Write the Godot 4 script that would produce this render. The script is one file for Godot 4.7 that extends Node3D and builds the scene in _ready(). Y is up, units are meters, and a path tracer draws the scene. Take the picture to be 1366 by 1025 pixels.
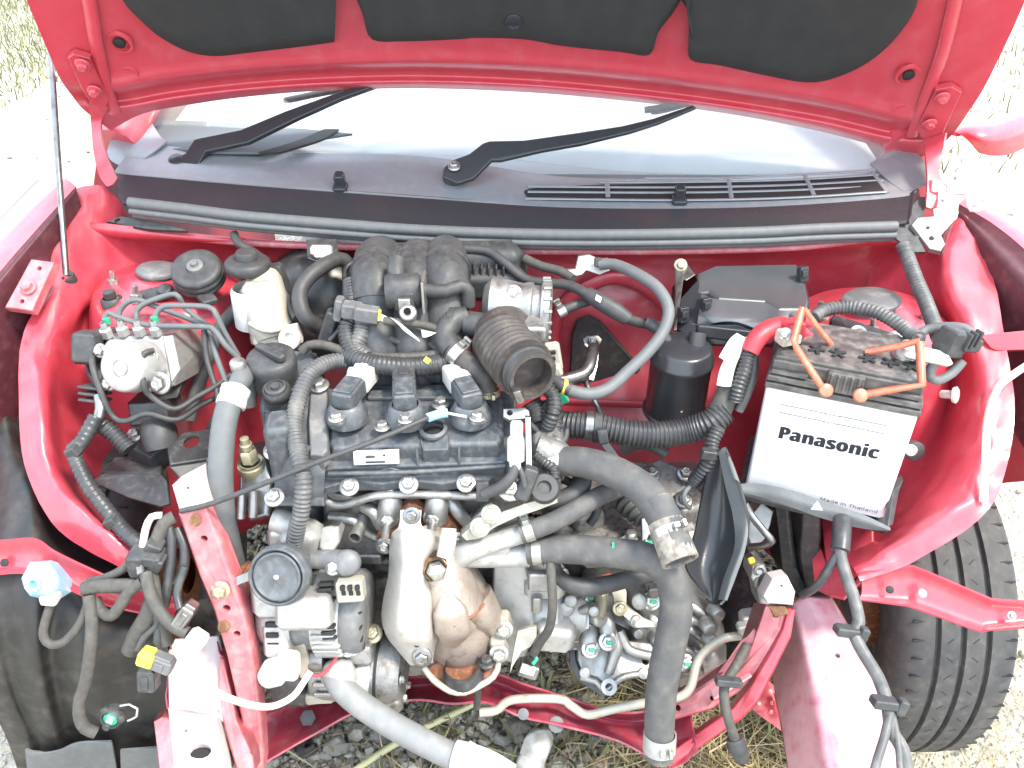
extends Node3D
# Front of a small red hatchback with its bumper, grille and radiator taken off, bonnet up, engine bay open.
# x to the car's left (picture right), y up, z towards the front of the car; metres.
var used = {}
var M = {}
var cache = {}
var rng = RandomNumberGenerator.new()
var dent = 0.0   # how far bent sheet metal strays from true
var dents = FastNoiseLite.new()

func v(x: float, y: float, z: float) -> Vector3:
	return Vector3(x, y, z)

func numbered(parent: Node, called: String) -> String:
	var k = str(parent.get_instance_id()) + called
	var n: int = used.get(k, 0)
	used[k] = n + 1
	return called if n == 0 else "%s_%03d" % [called, n]

func mb() -> SurfaceTool:
	var s = SurfaceTool.new()
	s.begin(Mesh.PRIMITIVE_TRIANGLES)
	return s

func tag(o: Node, label := "", category := "", group := "", kind := "") -> Node:
	if label: o.set_meta("label", label)
	if category: o.set_meta("category", category)
	if group: o.set_meta("group", group)
	if kind: o.set_meta("kind", kind)
	return o

# a thing: a Node3D at its base
func thing(called: String, label: String, category: String, base: Vector3, group := "", turn := 0.0) -> Node3D:
	var o = Node3D.new()
	o.name = numbered(self, called)
	o.position = base
	o.rotation.y = turn
	add_child(o, true)
	tag(o, label, category, group)
	return o

func frame_of(n: Node) -> Transform3D:
	var t = Transform3D()
	while n is Node3D and n != self:
		t = n.transform * t
		n = n.get_parent()
	return t

# one mesh, given in world coordinates, under a parent
func part(called: String, st, m: Material, parent: Node = self, label := "") -> MeshInstance3D:
	var o = MeshInstance3D.new()
	o.name = numbered(parent, called)
	o.mesh = st.commit() if st is SurfaceTool else st
	o.material_override = m
	o.transform = frame_of(parent).affine_inverse()
	parent.add_child(o, true)
	if label: o.set_meta("label", label)
	return o

# one mesh placed by a world transform (shared meshes)
func put(called: String, mesh: Mesh, m: Material, parent: Node, t: Transform3D) -> MeshInstance3D:
	var o = part(called, mesh, m, parent)
	o.transform = frame_of(parent).affine_inverse() * t
	return o

func lone(called: String, st, m: Material, label: String, category: String, group := "") -> MeshInstance3D:
	var o = part(called, st, m)
	tag(o, label, category, group)
	return o

func tri(st: SurfaceTool, a: Vector3, b: Vector3, c: Vector3, na: Vector3, nb: Vector3, nc: Vector3) -> void:
	if (b - a).cross(c - a).dot(na + nb + nc) > 0.0:
		st.set_normal(na); st.add_vertex(a)
		st.set_normal(nc); st.add_vertex(c)
		st.set_normal(nb); st.add_vertex(b)
	else:
		st.set_normal(na); st.add_vertex(a)
		st.set_normal(nb); st.add_vertex(b)
		st.set_normal(nc); st.add_vertex(c)

func quad(st: SurfaceTool, a: Vector3, b: Vector3, c: Vector3, d: Vector3, na: Vector3, nb: Vector3, nc: Vector3, nd: Vector3) -> void:
	tri(st, a, b, c, na, nb, nc)
	tri(st, a, c, d, na, nc, nd)

func side_of(axis: Vector3) -> Basis:
	var y = axis.normalized()
	var h = Vector3.UP if absf(y.y) < 0.9 else Vector3.BACK
	var x = h.cross(y).normalized()
	return Basis(x, y, x.cross(y))

# points (and the place along the control points) of a smooth curve
func spline(pts: Array, step: float) -> Array:
	var out = []
	for i in pts.size() - 1:
		var p1: Vector3 = pts[i]
		var p2: Vector3 = pts[i + 1]
		var p0: Vector3 = pts[i - 1] if i > 0 else p1 * 2.0 - p2
		var p3: Vector3 = pts[i + 2] if i + 2 < pts.size() else p2 * 2.0 - p1
		var k = maxi(1, int(ceil(p1.distance_to(p2) / step)))
		for j in k:
			var t = float(j) / k
			out.append([p1.cubic_interpolate(p2, p0, p3, t), i + t])
	out.append([pts[-1], float(pts.size() - 1)])
	return out

# a swept tube; r one radius or one per control point; o: ridge + pitch (corrugation), step, hollow (1 end, -1 start, 2 both), flat
func tube(st: SurfaceTool, pts: Array, r, sides := 10, o := {}) -> void:
	var ridge: float = o.get("ridge", 0.0)
	var pitch: float = o.get("pitch", 0.006)
	var step: float = o.get("step", pitch / 4.0 if ridge > 0.0 else 0.012)
	var flat: float = o.get("flat", 1.0)
	var sp = spline(pts, step)
	var n = sp.size()
	var up: Vector3 = o.get("up", Vector3.ZERO)
	var c = []
	var rr = []
	var tt = []
	var uu = []
	for i in n:
		c.append(sp[i][0])
		var k: float = sp[i][1]
		var q = 0.0
		if r is Array:
			var a = mini(int(k), r.size() - 2)
			q = lerpf(r[a], r[a + 1], k - a)
		else:
			q = r
		if ridge > 0.0:
			q += ridge * [0.0, 1.0, 1.0, 0.0][i % 4]
		rr.append(q)
	for i in n:
		tt.append((c[mini(i + 1, n - 1)] - c[maxi(i - 1, 0)]).normalized())
	var u: Vector3 = side_of(tt[0]).x
	if up != Vector3.ZERO:
		u = (up - tt[0] * up.dot(tt[0])).normalized()
	for i in n:
		u = (u - tt[i] * u.dot(tt[i])).normalized()
		uu.append(u)
	var ring = []
	var nrm = []
	for i in n:
		var w: Vector3 = tt[i].cross(uu[i])
		var d: float = maxf(c[mini(i + 1, n - 1)].distance_to(c[maxi(i - 1, 0)]), 1e-5)
		var slope: float = (rr[mini(i + 1, n - 1)] - rr[maxi(i - 1, 0)]) / d
		var ra = []
		var na = []
		for s in sides + 1:
			var a = TAU * s / sides
			var e: Vector3 = uu[i] * cos(a) * flat + w * sin(a)
			ra.append(c[i] + e * rr[i])
			na.append(((uu[i] * cos(a) + w * sin(a) * flat).normalized() - tt[i] * slope).normalized())
		ring.append(ra)
		nrm.append(na)
	for i in n - 1:
		for s in sides:
			quad(st, ring[i][s], ring[i][s + 1], ring[i + 1][s + 1], ring[i + 1][s], nrm[i][s], nrm[i][s + 1], nrm[i + 1][s + 1], nrm[i + 1][s])
	var hol: int = o.get("hollow", 0)
	for e in [0, n - 1]:
		var out_n: Vector3 = tt[e] * (1.0 if e else -1.0)
		var open = hol == 2 or (hol == 1 and e > 0) or (hol == -1 and e == 0)
		var inn: float = o.get("wall", 0.84)
		var deep: Vector3 = c[e] - out_n * rr[e] * 3.5
		for s in sides:
			if open:
				var a1: Vector3 = c[e].lerp(ring[e][s], inn)
				var b1: Vector3 = c[e].lerp(ring[e][s + 1], inn)
				quad(st, ring[e][s], ring[e][s + 1], b1, a1, out_n, out_n, out_n, out_n)
				var na1: Vector3 = (c[e] - a1).normalized()
				var nb1: Vector3 = (c[e] - b1).normalized()
				quad(st, a1, b1, b1 + deep - c[e], a1 + deep - c[e], na1, nb1, nb1, na1)
				tri(st, deep, a1 + deep - c[e], b1 + deep - c[e], out_n, out_n, out_n)
			else:
				tri(st, c[e], ring[e][s], ring[e][s + 1], out_n, out_n, out_n)

# profile of Vector2(radius, height), from the low end to the high end
func lathe(st: SurfaceTool, prof: Array, at: Vector3, axis: Vector3, sides := 24, facets := false, spin := 0.0) -> void:
	var b = side_of(axis)
	var nb = []
	for i in prof.size() - 1:
		var d: Vector2 = prof[i + 1] - prof[i]
		nb.append(Vector2(d.y, -d.x).normalized())
	for i in prof.size() - 1:
		var p: Vector2 = prof[i]
		var q: Vector2 = prof[i + 1]
		var n0: Vector2 = nb[i]
		var n1: Vector2 = nb[i]
		if i > 0 and nb[i].dot(nb[i - 1]) > 0.6: n0 = (nb[i] + nb[i - 1]).normalized()
		if i + 1 < nb.size() and nb[i].dot(nb[i + 1]) > 0.6: n1 = (nb[i] + nb[i + 1]).normalized()
		for s in sides:
			var a0 = TAU * s / sides + spin
			var a1 = TAU * (s + 1) / sides + spin
			var e0 = b.x * cos(a0) + b.z * sin(a0)
			var e1 = b.x * cos(a1) + b.z * sin(a1)
			var f0 = e0
			var f1 = e1
			if facets:
				f0 = (e0 + e1).normalized()
				f1 = f0
			var A = at + e0 * p.x + b.y * p.y
			var B = at + e1 * p.x + b.y * p.y
			var Cc = at + e1 * q.x + b.y * q.y
			var D = at + e0 * q.x + b.y * q.y
			var nA = f0 * n0.x + b.y * n0.y
			var nB = f1 * n0.x + b.y * n0.y
			var nC = f1 * n1.x + b.y * n1.y
			var nD = f0 * n1.x + b.y * n1.y
			if p.x > 1e-6: tri(st, A, B, Cc, nA, nB, nC)
			if q.x > 1e-6: tri(st, A, Cc, D, nA, nC, nD)
			elif p.x > 1e-6 and q.x <= 1e-6: pass

func disc(st: SurfaceTool, at: Vector3, axis: Vector3, r: float, h: float, sides := 20, bev := 0.0) -> void:
	var e = bev if bev > 0.0 else minf(h, r) * 0.15
	lathe(st, [Vector2(0, 0), Vector2(r, 0), Vector2(r, h - e), Vector2(r - e, h), Vector2(0, h)], at, axis, sides)

func rot(x: float, y: float, z: float) -> Basis:
	return Basis.from_euler(Vector3(deg_to_rad(x), deg_to_rad(y), deg_to_rad(z)))

# a box with rounded edges
func rbox(st: SurfaceTool, c: Vector3, size: Vector3, bs := Basis(), bev := 0.003) -> void:
	var h = size * 0.5
	var k = minf(bev, minf(h.x, minf(h.y, h.z)) * 0.9)
	var pt = func(sg: Vector3, ax: int) -> Vector3:
		var p = Vector3(sg.x * (h.x - k), sg.y * (h.y - k), sg.z * (h.z - k))
		p[ax] = sg[ax] * h[ax]
		return c + bs * p
	var nn = func(sg: Vector3, ax: int) -> Vector3:
		var p = Vector3.ZERO
		p[ax] = sg[ax]
		return bs * p
	for ax in 3:
		var b: int = (ax + 1) % 3
		var d: int = (ax + 2) % 3
		for s in [-1.0, 1.0]:
			var q = []
			for w in [[-1.0, -1.0], [1.0, -1.0], [1.0, 1.0], [-1.0, 1.0]]:
				var sg = Vector3.ZERO
				sg[ax] = s
				sg[b] = w[0]
				sg[d] = w[1]
				q.append(pt.call(sg, ax))
			var f = Vector3.ZERO
			f[ax] = s
			f = bs * f
			quad(st, q[0], q[1], q[2], q[3], f, f, f, f)
		for s in [-1.0, 1.0]:
			for t in [-1.0, 1.0]:
				var g0 = Vector3.ZERO
				g0[ax] = -1.0
				g0[b] = s
				g0[d] = t
				var g1 = g0
				g1[ax] = 1.0
				quad(st, pt.call(g0, b), pt.call(g1, b), pt.call(g1, d), pt.call(g0, d), nn.call(g0, b), nn.call(g1, b), nn.call(g1, d), nn.call(g0, d))
	for i in 8:
		var g = Vector3(1.0 if i & 1 else -1.0, 1.0 if i & 2 else -1.0, 1.0 if i & 4 else -1.0)
		tri(st, pt.call(g, 0), pt.call(g, 1), pt.call(g, 2), nn.call(g, 0), nn.call(g, 1), nn.call(g, 2))

# a plate: outline (its seen face) pushed back by ext, edge of the seen face bevelled; holes are [centre, radius] or [centre, rx, ry]
func prism(st: SurfaceTool, poly: Array, ext: Vector3, bev := 0.0, holes := []) -> void:
	var n = Vector3.ZERO
	var m = poly.size()
	var mid = Vector3.ZERO
	for i in m:
		n += poly[i].cross(poly[(i + 1) % m])
		mid += poly[i] / m
	n = Vector3.ZERO
	for i in m:
		n += (poly[i] - mid).cross(poly[(i + 1) % m] - mid)
	n = n.normalized()
	if n.dot(ext) > 0.0: n = -n
	var bx: Vector3 = (poly[1] - poly[0])
	bx = (bx - n * bx.dot(n)).normalized()
	var by = n.cross(bx)
	var flat = PackedVector2Array()
	for p in poly: flat.append(Vector2((p - mid).dot(bx), (p - mid).dot(by)))
	var area = 0.0
	for i in m: area += flat[i].cross(flat[(i + 1) % m])
	var sgn = 1.0 if area > 0.0 else -1.0
	var top = []
	var side = []
	for i in m:
		var e0 = (flat[i] - flat[(i + m - 1) % m]).normalized()
		var e1 = (flat[(i + 1) % m] - flat[i]).normalized()
		var n0 = Vector2(e0.y, -e0.x) * sgn
		var n1 = Vector2(e1.y, -e1.x) * sgn
		var mi = (n0 + n1).normalized()
		var l = bev / maxf(mi.dot(n0), 0.5)
		top.append(poly[i] - (bx * mi.x + by * mi.y) * l)
		side.append((bx * mi.x + by * mi.y).normalized())
	var low = []
	for i in m: low.append(poly[i] - n * bev)
	for i in m:
		var j = (i + 1) % m
		var e = flat[j] - flat[i]
		var fn2 = Vector2(e.y, -e.x).normalized() * sgn
		var fn = bx * fn2.x + by * fn2.y
		if bev > 0.0: quad(st, top[i], top[j], low[j], low[i], n, n, fn, fn)
		quad(st, low[i], low[j], poly[j] + ext, poly[i] + ext, fn, fn, fn, fn)
	for layer in 2:
		var ring: Array = []
		if layer == 0: ring = top.duplicate()
		else:
			for i in m: ring.append(poly[i] + ext)
		var fnn = n if layer == 0 else -n
		for h in holes:
			var hc: Vector3 = h[0] + (ext if layer else Vector3.ZERO)
			var rx: float = h[1]
			var ry: float = h[2] if h.size() > 2 else rx
			var hr = []
			for s in 12:
				var a = -TAU * s / 12.0 * sgn
				hr.append(hc + bx * cos(a) * rx + by * sin(a) * ry)
			var bi = 0
			var bj = 0
			var best = 1e9
			for i in ring.size():
				for j in 12:
					var dd: float = ring[i].distance_to(hr[j])
					if dd < best:
						best = dd
						bi = i
						bj = j
			var nr = ring.slice(0, bi + 1)
			for k in 12: nr.append(hr[(bj + k) % 12])
			nr.append(hr[bj].lerp(hr[(bj + 11) % 12], 0.02))
			nr.append(ring[bi].lerp(ring[(bi + 1) % ring.size()], 0.003))
			nr.append_array(ring.slice(bi + 1))
			ring = nr
			if layer == 0:
				for s in 12:
					var a3: Vector3 = hr[s]
					var b3: Vector3 = hr[(s + 1) % 12]
					var na = (hc - a3).normalized()
					var nb = (hc - b3).normalized()
					quad(st, a3, b3, b3 + ext, a3 + ext, na, nb, nb, na)
		var f2 = PackedVector2Array()
		for p in ring: f2.append(Vector2((p - mid).dot(bx), (p - mid).dot(by)) * 1000.0)
		var idx = Geometry2D.triangulate_polygon(f2)
		if idx.is_empty():
			f2.clear()
			ring = top if layer == 0 else poly.map(func(e): return e + ext)
			for p in ring: f2.append(Vector2((p - mid).dot(bx), (p - mid).dot(by)) * 1000.0)
			idx = Geometry2D.triangulate_polygon(f2)
			print("holes left out at ", mid, " ", idx.size())
		for t in idx.size() / 3:
			tri(st, ring[idx[t * 3]], ring[idx[t * 3 + 1]], ring[idx[t * 3 + 2]], fnn, fnn, fnn)

# a smooth sheet through a grid of points, with a thickness away from `toward`
func loft(st: SurfaceTool, rows: Array, nu: int, nv: int, thick := 0.0, toward := Vector3(0, 0.8, 0.6)) -> void:
	var curve = func(p: Array, n: int) -> Array:
		var out = []
		for k in n + 1:
			var t = float(k) / n * (p.size() - 1)
			var i = mini(int(t), p.size() - 2)
			var p1: Vector3 = p[i]
			var p2: Vector3 = p[i + 1]
			var p0: Vector3 = p[i - 1] if i > 0 else p1 * 2.0 - p2
			var p3: Vector3 = p[i + 2] if i + 2 < p.size() else p2 * 2.0 - p1
			out.append(p1.cubic_interpolate(p2, p0, p3, t - i))
		return out
	var fine = []
	for r in rows: fine.append(curve.call(r, nu))
	var g = []
	for k in nv + 1: g.append([])
	for i in nu + 1:
		var col = []
		for r in fine: col.append(r[i])
		var cc: Array = curve.call(col, nv)
		for k in nv + 1: g[k].append(cc[k])
	sheet(st, g, thick, toward)

func sheet(st: SurfaceTool, g: Array, thick := 0.0, toward := Vector3(0, 0.8, 0.6)) -> void:
	var nv = g.size() - 1
	var nu: int = g[0].size() - 1
	if dent > 0.0:
		for k in nv + 1:
			for i in nu + 1:
				var q: Vector3 = g[k][i] * 1000.0
				g[k][i] += toward.normalized() * dents.get_noise_3dv(q) * dent
	var nn = []
	var flip = 0.0
	for k in nv + 1:
		var r = []
		for i in nu + 1:
			var a: Vector3 = g[k][mini(i + 1, nu)] - g[k][maxi(i - 1, 0)]
			var b: Vector3 = g[mini(k + 1, nv)][i] - g[maxi(k - 1, 0)][i]
			var c = a.cross(b).normalized()
			r.append(c)
			flip += c.dot(toward)
		nn.append(r)
	var sg = 1.0 if flip > 0.0 else -1.0
	for k in nv + 1:
		for i in nu + 1: nn[k][i] = nn[k][i] * sg
	for k in nv:
		for i in nu:
			quad(st, g[k][i], g[k][i + 1], g[k + 1][i + 1], g[k + 1][i], nn[k][i], nn[k][i + 1], nn[k + 1][i + 1], nn[k + 1][i])
	if thick > 0.0:
		var bk = []
		for k in nv + 1:
			var r = []
			for i in nu + 1: r.append(g[k][i] - nn[k][i] * thick)
			bk.append(r)
		for k in nv:
			for i in nu:
				quad(st, bk[k][i], bk[k][i + 1], bk[k + 1][i + 1], bk[k + 1][i], -nn[k][i], -nn[k][i + 1], -nn[k + 1][i + 1], -nn[k + 1][i])
		for k in nv:
			for i in [0, nu]:
				var f: Vector3 = (g[k][i] - g[k][1 if i == 0 else nu - 1]).normalized()
				quad(st, g[k][i], g[k + 1][i], bk[k + 1][i], bk[k][i], f, f, f, f)
		for i in nu:
			for k in [0, nv]:
				var f: Vector3 = (g[k][i] - g[1 if k == 0 else nv - 1][i]).normalized()
				quad(st, g[k][i], g[k][i + 1], bk[k][i + 1], bk[k][i], f, f, f, f)

func bolt_mesh(r: float) -> Mesh:
	var key = "bolt%.4f" % r
	if not cache.has(key):
		var st = mb()
		lathe(st, [Vector2(r * 1.5, 0), Vector2(r * 1.5, r * 0.18), Vector2(r * 1.35, r * 0.3), Vector2(r * 0.9, r * 0.34)], Vector3.ZERO, Vector3.UP, 16)
		lathe(st, [Vector2(r, r * 0.3), Vector2(r, r * 1.0), Vector2(r * 0.85, r * 1.15), Vector2(0, r * 1.15)], Vector3.ZERO, Vector3.UP, 6, true)
		lathe(st, [Vector2(r * 0.5, r * 1.15), Vector2(r * 0.5, r * 1.2), Vector2(0, r * 1.05)], Vector3.ZERO, Vector3.UP, 12)
		cache[key] = st.commit()
	return cache[key]

func bolt(parent: Node, at: Vector3, axis: Vector3, r: float, m: Material = null, called := "bolt") -> void:
	put(called, bolt_mesh(r), m if m else M.zinc, parent, Transform3D(side_of(axis).rotated(axis.normalized(), at.x * 40.0), at))

func clamp_ring(parent: Node, at: Vector3, axis: Vector3, r: float, w := 0.012, m: Material = null) -> void:
	var st = mb()
	lathe(st, [Vector2(r - 0.001, -w / 2), Vector2(r + 0.0015, -w / 2), Vector2(r + 0.0015, w / 2), Vector2(r - 0.001, w / 2)], at, axis, 24)
	var b = side_of(axis)
	rbox(st, at + b.z * (r + 0.004) * signf(b.z.z + 0.01), v(0.008, w * 0.7, 0.009), b, 0.001)
	rbox(st, at + b.z * (r + 0.004) * signf(b.z.z + 0.01) + b.x * 0.01, v(0.005, w * 0.9, 0.011), b, 0.001)
	part("clamp", st, m if m else M.zinc, parent)

func words(called: String, text: String, m: Material, parent: Node, t: Transform3D, height: float, stretch := 1.0, bold := true, depth := 0.0006) -> void:
	var f = SystemFont.new()
	f.font_names = PackedStringArray(["Droid Sans"])
	f.font_weight = 700 if bold else 400
	var tm = TextMesh.new()
	tm.font = f
	tm.text = text
	tm.font_size = 64
	tm.pixel_size = height / 46.0
	tm.depth = depth
	tm.curve_step = 1.5
	for k in 3 if bold else 1:
		var o = MeshInstance3D.new()
		o.name = numbered(parent, called)
		o.mesh = tm
		o.material_override = m
		o.transform = frame_of(parent).affine_inverse() * t * Transform3D(Basis.from_scale(Vector3(stretch, 1, 1)), v([0.0, 0.05, -0.05][k] * height, [0.0, 0.015, -0.015][k] * height, -0.00012 * k))
		parent.add_child(o, true)

# a hose, pipe or loom of its own; clamps are [position along the control points, radius scale]
func hose(called: String, label: String, category: String, pts: Array, r, m: Material, o := {}, clamps := [], group := "") -> Node3D:
	var st = mb()
	tube(st, pts, r, o.get("sides", 12), o)
	if clamps.is_empty() and not o.has("node"):
		return lone(called, st, m, label, category, group)
	var t = thing(called, label, category, pts[0], group)
	part(o.get("part", "tube"), st, m, t)
	for c in clamps:
		var i = mini(int(c), pts.size() - 2)
		var at: Vector3 = pts[i].lerp(pts[i + 1], c - i)
		var rr: float = lerpf(r[i], r[i + 1], c - i) if r is Array else r
		clamp_ring(t, at, pts[i + 1] - pts[i], rr + o.get("ridge", 0.0), 0.012, o.get("clamp", null))
	return t

# ---- materials
func noise_tex(seed_: int, freq: float, ramp: Array, size := 512, kind := FastNoiseLite.TYPE_SIMPLEX_SMOOTH) -> NoiseTexture2D:
	var n = FastNoiseLite.new()
	n.seed = seed_
	n.noise_type = kind
	n.frequency = freq
	n.fractal_octaves = 5
	n.fractal_gain = 0.55
	var t = NoiseTexture2D.new()
	t.width = size
	t.height = size
	t.seamless = true
	t.noise = n
	t.generate_mipmaps = false
	if not ramp.is_empty():
		var g = Gradient.new()
		g.offsets = PackedFloat32Array(ramp.map(func(e): return e[0]))
		g.colors = PackedColorArray(ramp.map(func(e): return e[1].linear_to_srgb()))
		t.color_ramp = g
	return t

func gray_tex(seed_: int, freq: float, lo: float, hi: float) -> NoiseTexture2D:
	return noise_tex(seed_, freq, [[0.25, Color(lo, lo, lo).srgb_to_linear()], [0.75, Color(hi, hi, hi).srgb_to_linear()]])

# base colour c with wear or dust d (linear colours)
func mat(c: Color, rough: float, metal := 0.0, o := {}) -> StandardMaterial3D:
	var m = StandardMaterial3D.new()
	m.roughness = rough
	m.metallic = metal
	if o.has("dust"):
		var d: Color = o.dust
		var a: float = o.get("from", 0.45)
		var b: float = o.get("to", 0.8)
		m.albedo_texture = noise_tex(o.get("seed", 3), o.get("freq", 0.014), [[0.0, c], [a, c], [(a + b) / 2.0, c.lerp(d, 0.35)], [b, d], [1.0, d]])
	else:
		m.albedo_color = c.linear_to_srgb()
	if o.has("bump"):
		m.heightmap_enabled = true
		m.heightmap_texture = M._bump
		m.heightmap_scale = o.bump
	if o.has("rough_to"):
		m.roughness = 1.0
		m.roughness_texture = gray_tex(o.get("seed", 3) + 50, 0.02, rough, o.rough_to)
	m.uv1_triplanar = true
	m.uv1_scale = Vector3.ONE * o.get("scale", 5.0)
	if o.has("coat"):
		m.clearcoat_enabled = true
		m.clearcoat = o.coat
		m.clearcoat_roughness = o.get("coat_rough", 0.12)
	if o.has("spec"): m.metallic_specular = o.spec
	return m

func make_materials() -> void:
	M._bump = noise_tex(91, 0.09, [[0.3, Color.BLACK], [0.7, Color.WHITE]])
	M.red = mat(Color(0.50, 0.044, 0.067), 0.42, 0.0, {"dust": Color(0.52, 0.10, 0.125), "from": 0.45, "to": 1.0, "seed": 4, "coat": 0.8, "coat_rough": 0.18, "scale": 3.0})
	M.red_dusty = mat(Color(0.52, 0.12, 0.14), 0.5, 0.0, {"dust": Color(0.6, 0.34, 0.33), "from": 0.35, "to": 1.0, "seed": 7, "freq": 0.02, "coat": 0.5, "coat_rough": 0.3, "scale": 4.0})
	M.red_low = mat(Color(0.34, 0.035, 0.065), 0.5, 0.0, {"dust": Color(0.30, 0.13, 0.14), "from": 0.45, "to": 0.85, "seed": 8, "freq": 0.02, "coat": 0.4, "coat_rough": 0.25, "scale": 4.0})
	M.pale_pink = mat(Color(0.75, 0.66, 0.64), 0.5, 0.0, {"dust": Color(0.62, 0.36, 0.34), "from": 0.55, "to": 0.9, "seed": 9, "coat": 0.4})  # sun-blown white of the left rail put into the colour; also pale wires
	M.plastic = mat(Color(0.042, 0.043, 0.045), 0.42, 0.0, {"dust": Color(0.10, 0.10, 0.097), "from": 0.35, "to": 1.0, "seed": 11, "freq": 0.02, "bump": 0.008, "rough_to": 0.7})
	M.plastic_clean = mat(Color(0.032, 0.034, 0.038), 0.27, 0.0, {"dust": Color(0.035, 0.036, 0.04), "seed": 12, "bump": 0.005})
	M.cowl = mat(Color(0.20, 0.212, 0.225), 0.34, 0.0, {"dust": Color(0.23, 0.24, 0.255), "seed": 13, "bump": 0.003, "spec": 0.9})  # black plastic; the sky sheen on its top is lifted into the colour
	M.cover = mat(Color(0.062, 0.07, 0.079), 0.38, 0.0, {"dust": Color(0.18, 0.176, 0.17), "from": 0.4, "to": 1.0, "seed": 14, "freq": 0.025, "bump": 0.008, "rough_to": 0.65, "spec": 0.6})
	M.rubber = mat(Color(0.044, 0.044, 0.045), 0.55, 0.0, {"dust": Color(0.085, 0.082, 0.08), "from": 0.35, "to": 1.0, "seed": 15, "freq": 0.02, "bump": 0.006})
	M.rubber_dusty = mat(Color(0.065, 0.066, 0.068), 0.7, 0.0, {"dust": Color(0.16, 0.145, 0.125), "from": 0.3, "to": 1.0, "seed": 16, "freq": 0.012, "bump": 0.006})
	M.rubber_grey = mat(Color(0.11, 0.117, 0.12), 0.6, 0.0, {"dust": Color(0.15, 0.152, 0.15), "from": 0.3, "to": 1.0, "seed": 17, "freq": 0.02, "bump": 0.006})
	M.rubber_brown = mat(Color(0.045, 0.038, 0.035), 0.6, 0.0, {"dust": Color(0.11, 0.09, 0.08), "seed": 18, "bump": 0.006})
	M.loom = mat(Color(0.035, 0.035, 0.037), 0.4, 0.0, {"dust": Color(0.09, 0.088, 0.085), "from": 0.4, "to": 0.9, "seed": 19})
	M.loom_grey = mat(Color(0.075, 0.075, 0.078), 0.5, 0.0, {"dust": Color(0.20, 0.19, 0.17), "from": 0.35, "to": 0.9, "seed": 20})
	M.tape = mat(Color(0.06, 0.056, 0.05), 0.7, 0.0, {"dust": Color(0.13, 0.116, 0.098), "from": 0.35, "to": 1.0, "seed": 21, "freq": 0.03, "bump": 0.008})
	M.alu = mat(Color(0.36, 0.355, 0.345), 0.36, 0.8, {"dust": Color(0.20, 0.185, 0.16), "from": 0.45, "to": 0.9, "seed": 22, "freq": 0.02, "bump": 0.015, "rough_to": 0.6})
	M.alu_cast = mat(Color(0.27, 0.265, 0.255), 0.48, 0.65, {"dust": Color(0.13, 0.11, 0.092), "from": 0.42, "to": 0.85, "seed": 23, "freq": 0.024, "bump": 0.03, "rough_to": 0.7})
	M.alu_pale = mat(Color(0.43, 0.425, 0.41), 0.48, 0.4, {"dust": Color(0.29, 0.27, 0.235), "from": 0.5, "to": 0.9, "seed": 24, "freq": 0.02, "bump": 0.005})
	M.steel = mat(Color(0.28, 0.28, 0.28), 0.35, 0.9, {"dust": Color(0.15, 0.13, 0.11), "seed": 25, "bump": 0.006})
	M.zinc = mat(Color(0.44, 0.44, 0.425), 0.3, 0.8, {"dust": Color(0.3, 0.28, 0.24), "seed": 26})
	M.zinc_gold = mat(Color(0.40, 0.36, 0.25), 0.38, 0.6, {"dust": Color(0.28, 0.24, 0.17), "seed": 27, "bump": 0.006})
	M.cream = mat(Color(0.42, 0.395, 0.325), 0.45, 0.25, {"dust": Color(0.27, 0.23, 0.17), "from": 0.5, "to": 0.95, "seed": 28, "bump": 0.006})
	M.shield = mat(Color(0.52, 0.49, 0.45), 0.42, 0.4, {"dust": Color(0.32, 0.27, 0.21), "from": 0.5, "to": 0.95, "seed": 29, "bump": 0.008})
	M.hot_steel = mat(Color(0.37, 0.31, 0.27), 0.4, 0.5, {"dust": Color(0.27, 0.185, 0.135), "from": 0.48, "to": 0.85, "seed": 30, "freq": 0.018, "bump": 0.02})
	M.rust = mat(Color(0.20, 0.07, 0.035), 0.8, 0.1, {"dust": Color(0.32, 0.17, 0.10), "seed": 31, "freq": 0.03, "bump": 0.03})
	M.rust_orange = mat(Color(0.13, 0.06, 0.025), 0.8, 0.0, {"dust": Color(0.26, 0.16, 0.09), "seed": 32, "freq": 0.04})
	M.black_metal = mat(Color(0.036, 0.036, 0.038), 0.35, 0.0, {"dust": Color(0.11, 0.10, 0.09), "from": 0.45, "to": 0.85, "seed": 33, "freq": 0.02, "bump": 0.006})
	M.black = mat(Color(0.016, 0.016, 0.016), 0.7)
	M.dirty_tape = mat(Color(0.30, 0.27, 0.23), 0.7, 0.0, {"dust": Color(0.13, 0.11, 0.095), "from": 0.35, "to": 0.7, "seed": 67, "freq": 0.03, "bump": 0.01})
	M.rubber_pale = mat(Color(0.17, 0.173, 0.173), 0.6, 0.0, {"dust": Color(0.26, 0.25, 0.235), "from": 0.3, "to": 1.0, "seed": 66})
	M.white_plastic = mat(Color(0.62, 0.61, 0.58), 0.4, 0.0, {"dust": Color(0.48, 0.45, 0.39), "seed": 34})
	M.tank = mat(Color(0.40, 0.375, 0.32), 0.35, 0.0, {"dust": Color(0.32, 0.27, 0.205), "from": 0.45, "to": 0.9, "seed": 35})
	M.battery_white = mat(Color(0.86, 0.87, 0.89), 0.35, 0.0, {"dust": Color(0.83, 0.84, 0.85), "seed": 36})
	M.grey_plastic = mat(Color(0.13, 0.13, 0.133), 0.5, 0.0, {"dust": Color(0.22, 0.215, 0.20), "seed": 37, "bump": 0.006})
	M.orange = mat(Color(0.52, 0.135, 0.075), 0.4, 0.0, {"dust": Color(0.54, 0.26, 0.18), "seed": 38})
	M.red_boot = mat(Color(0.46, 0.04, 0.055), 0.45)
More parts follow.
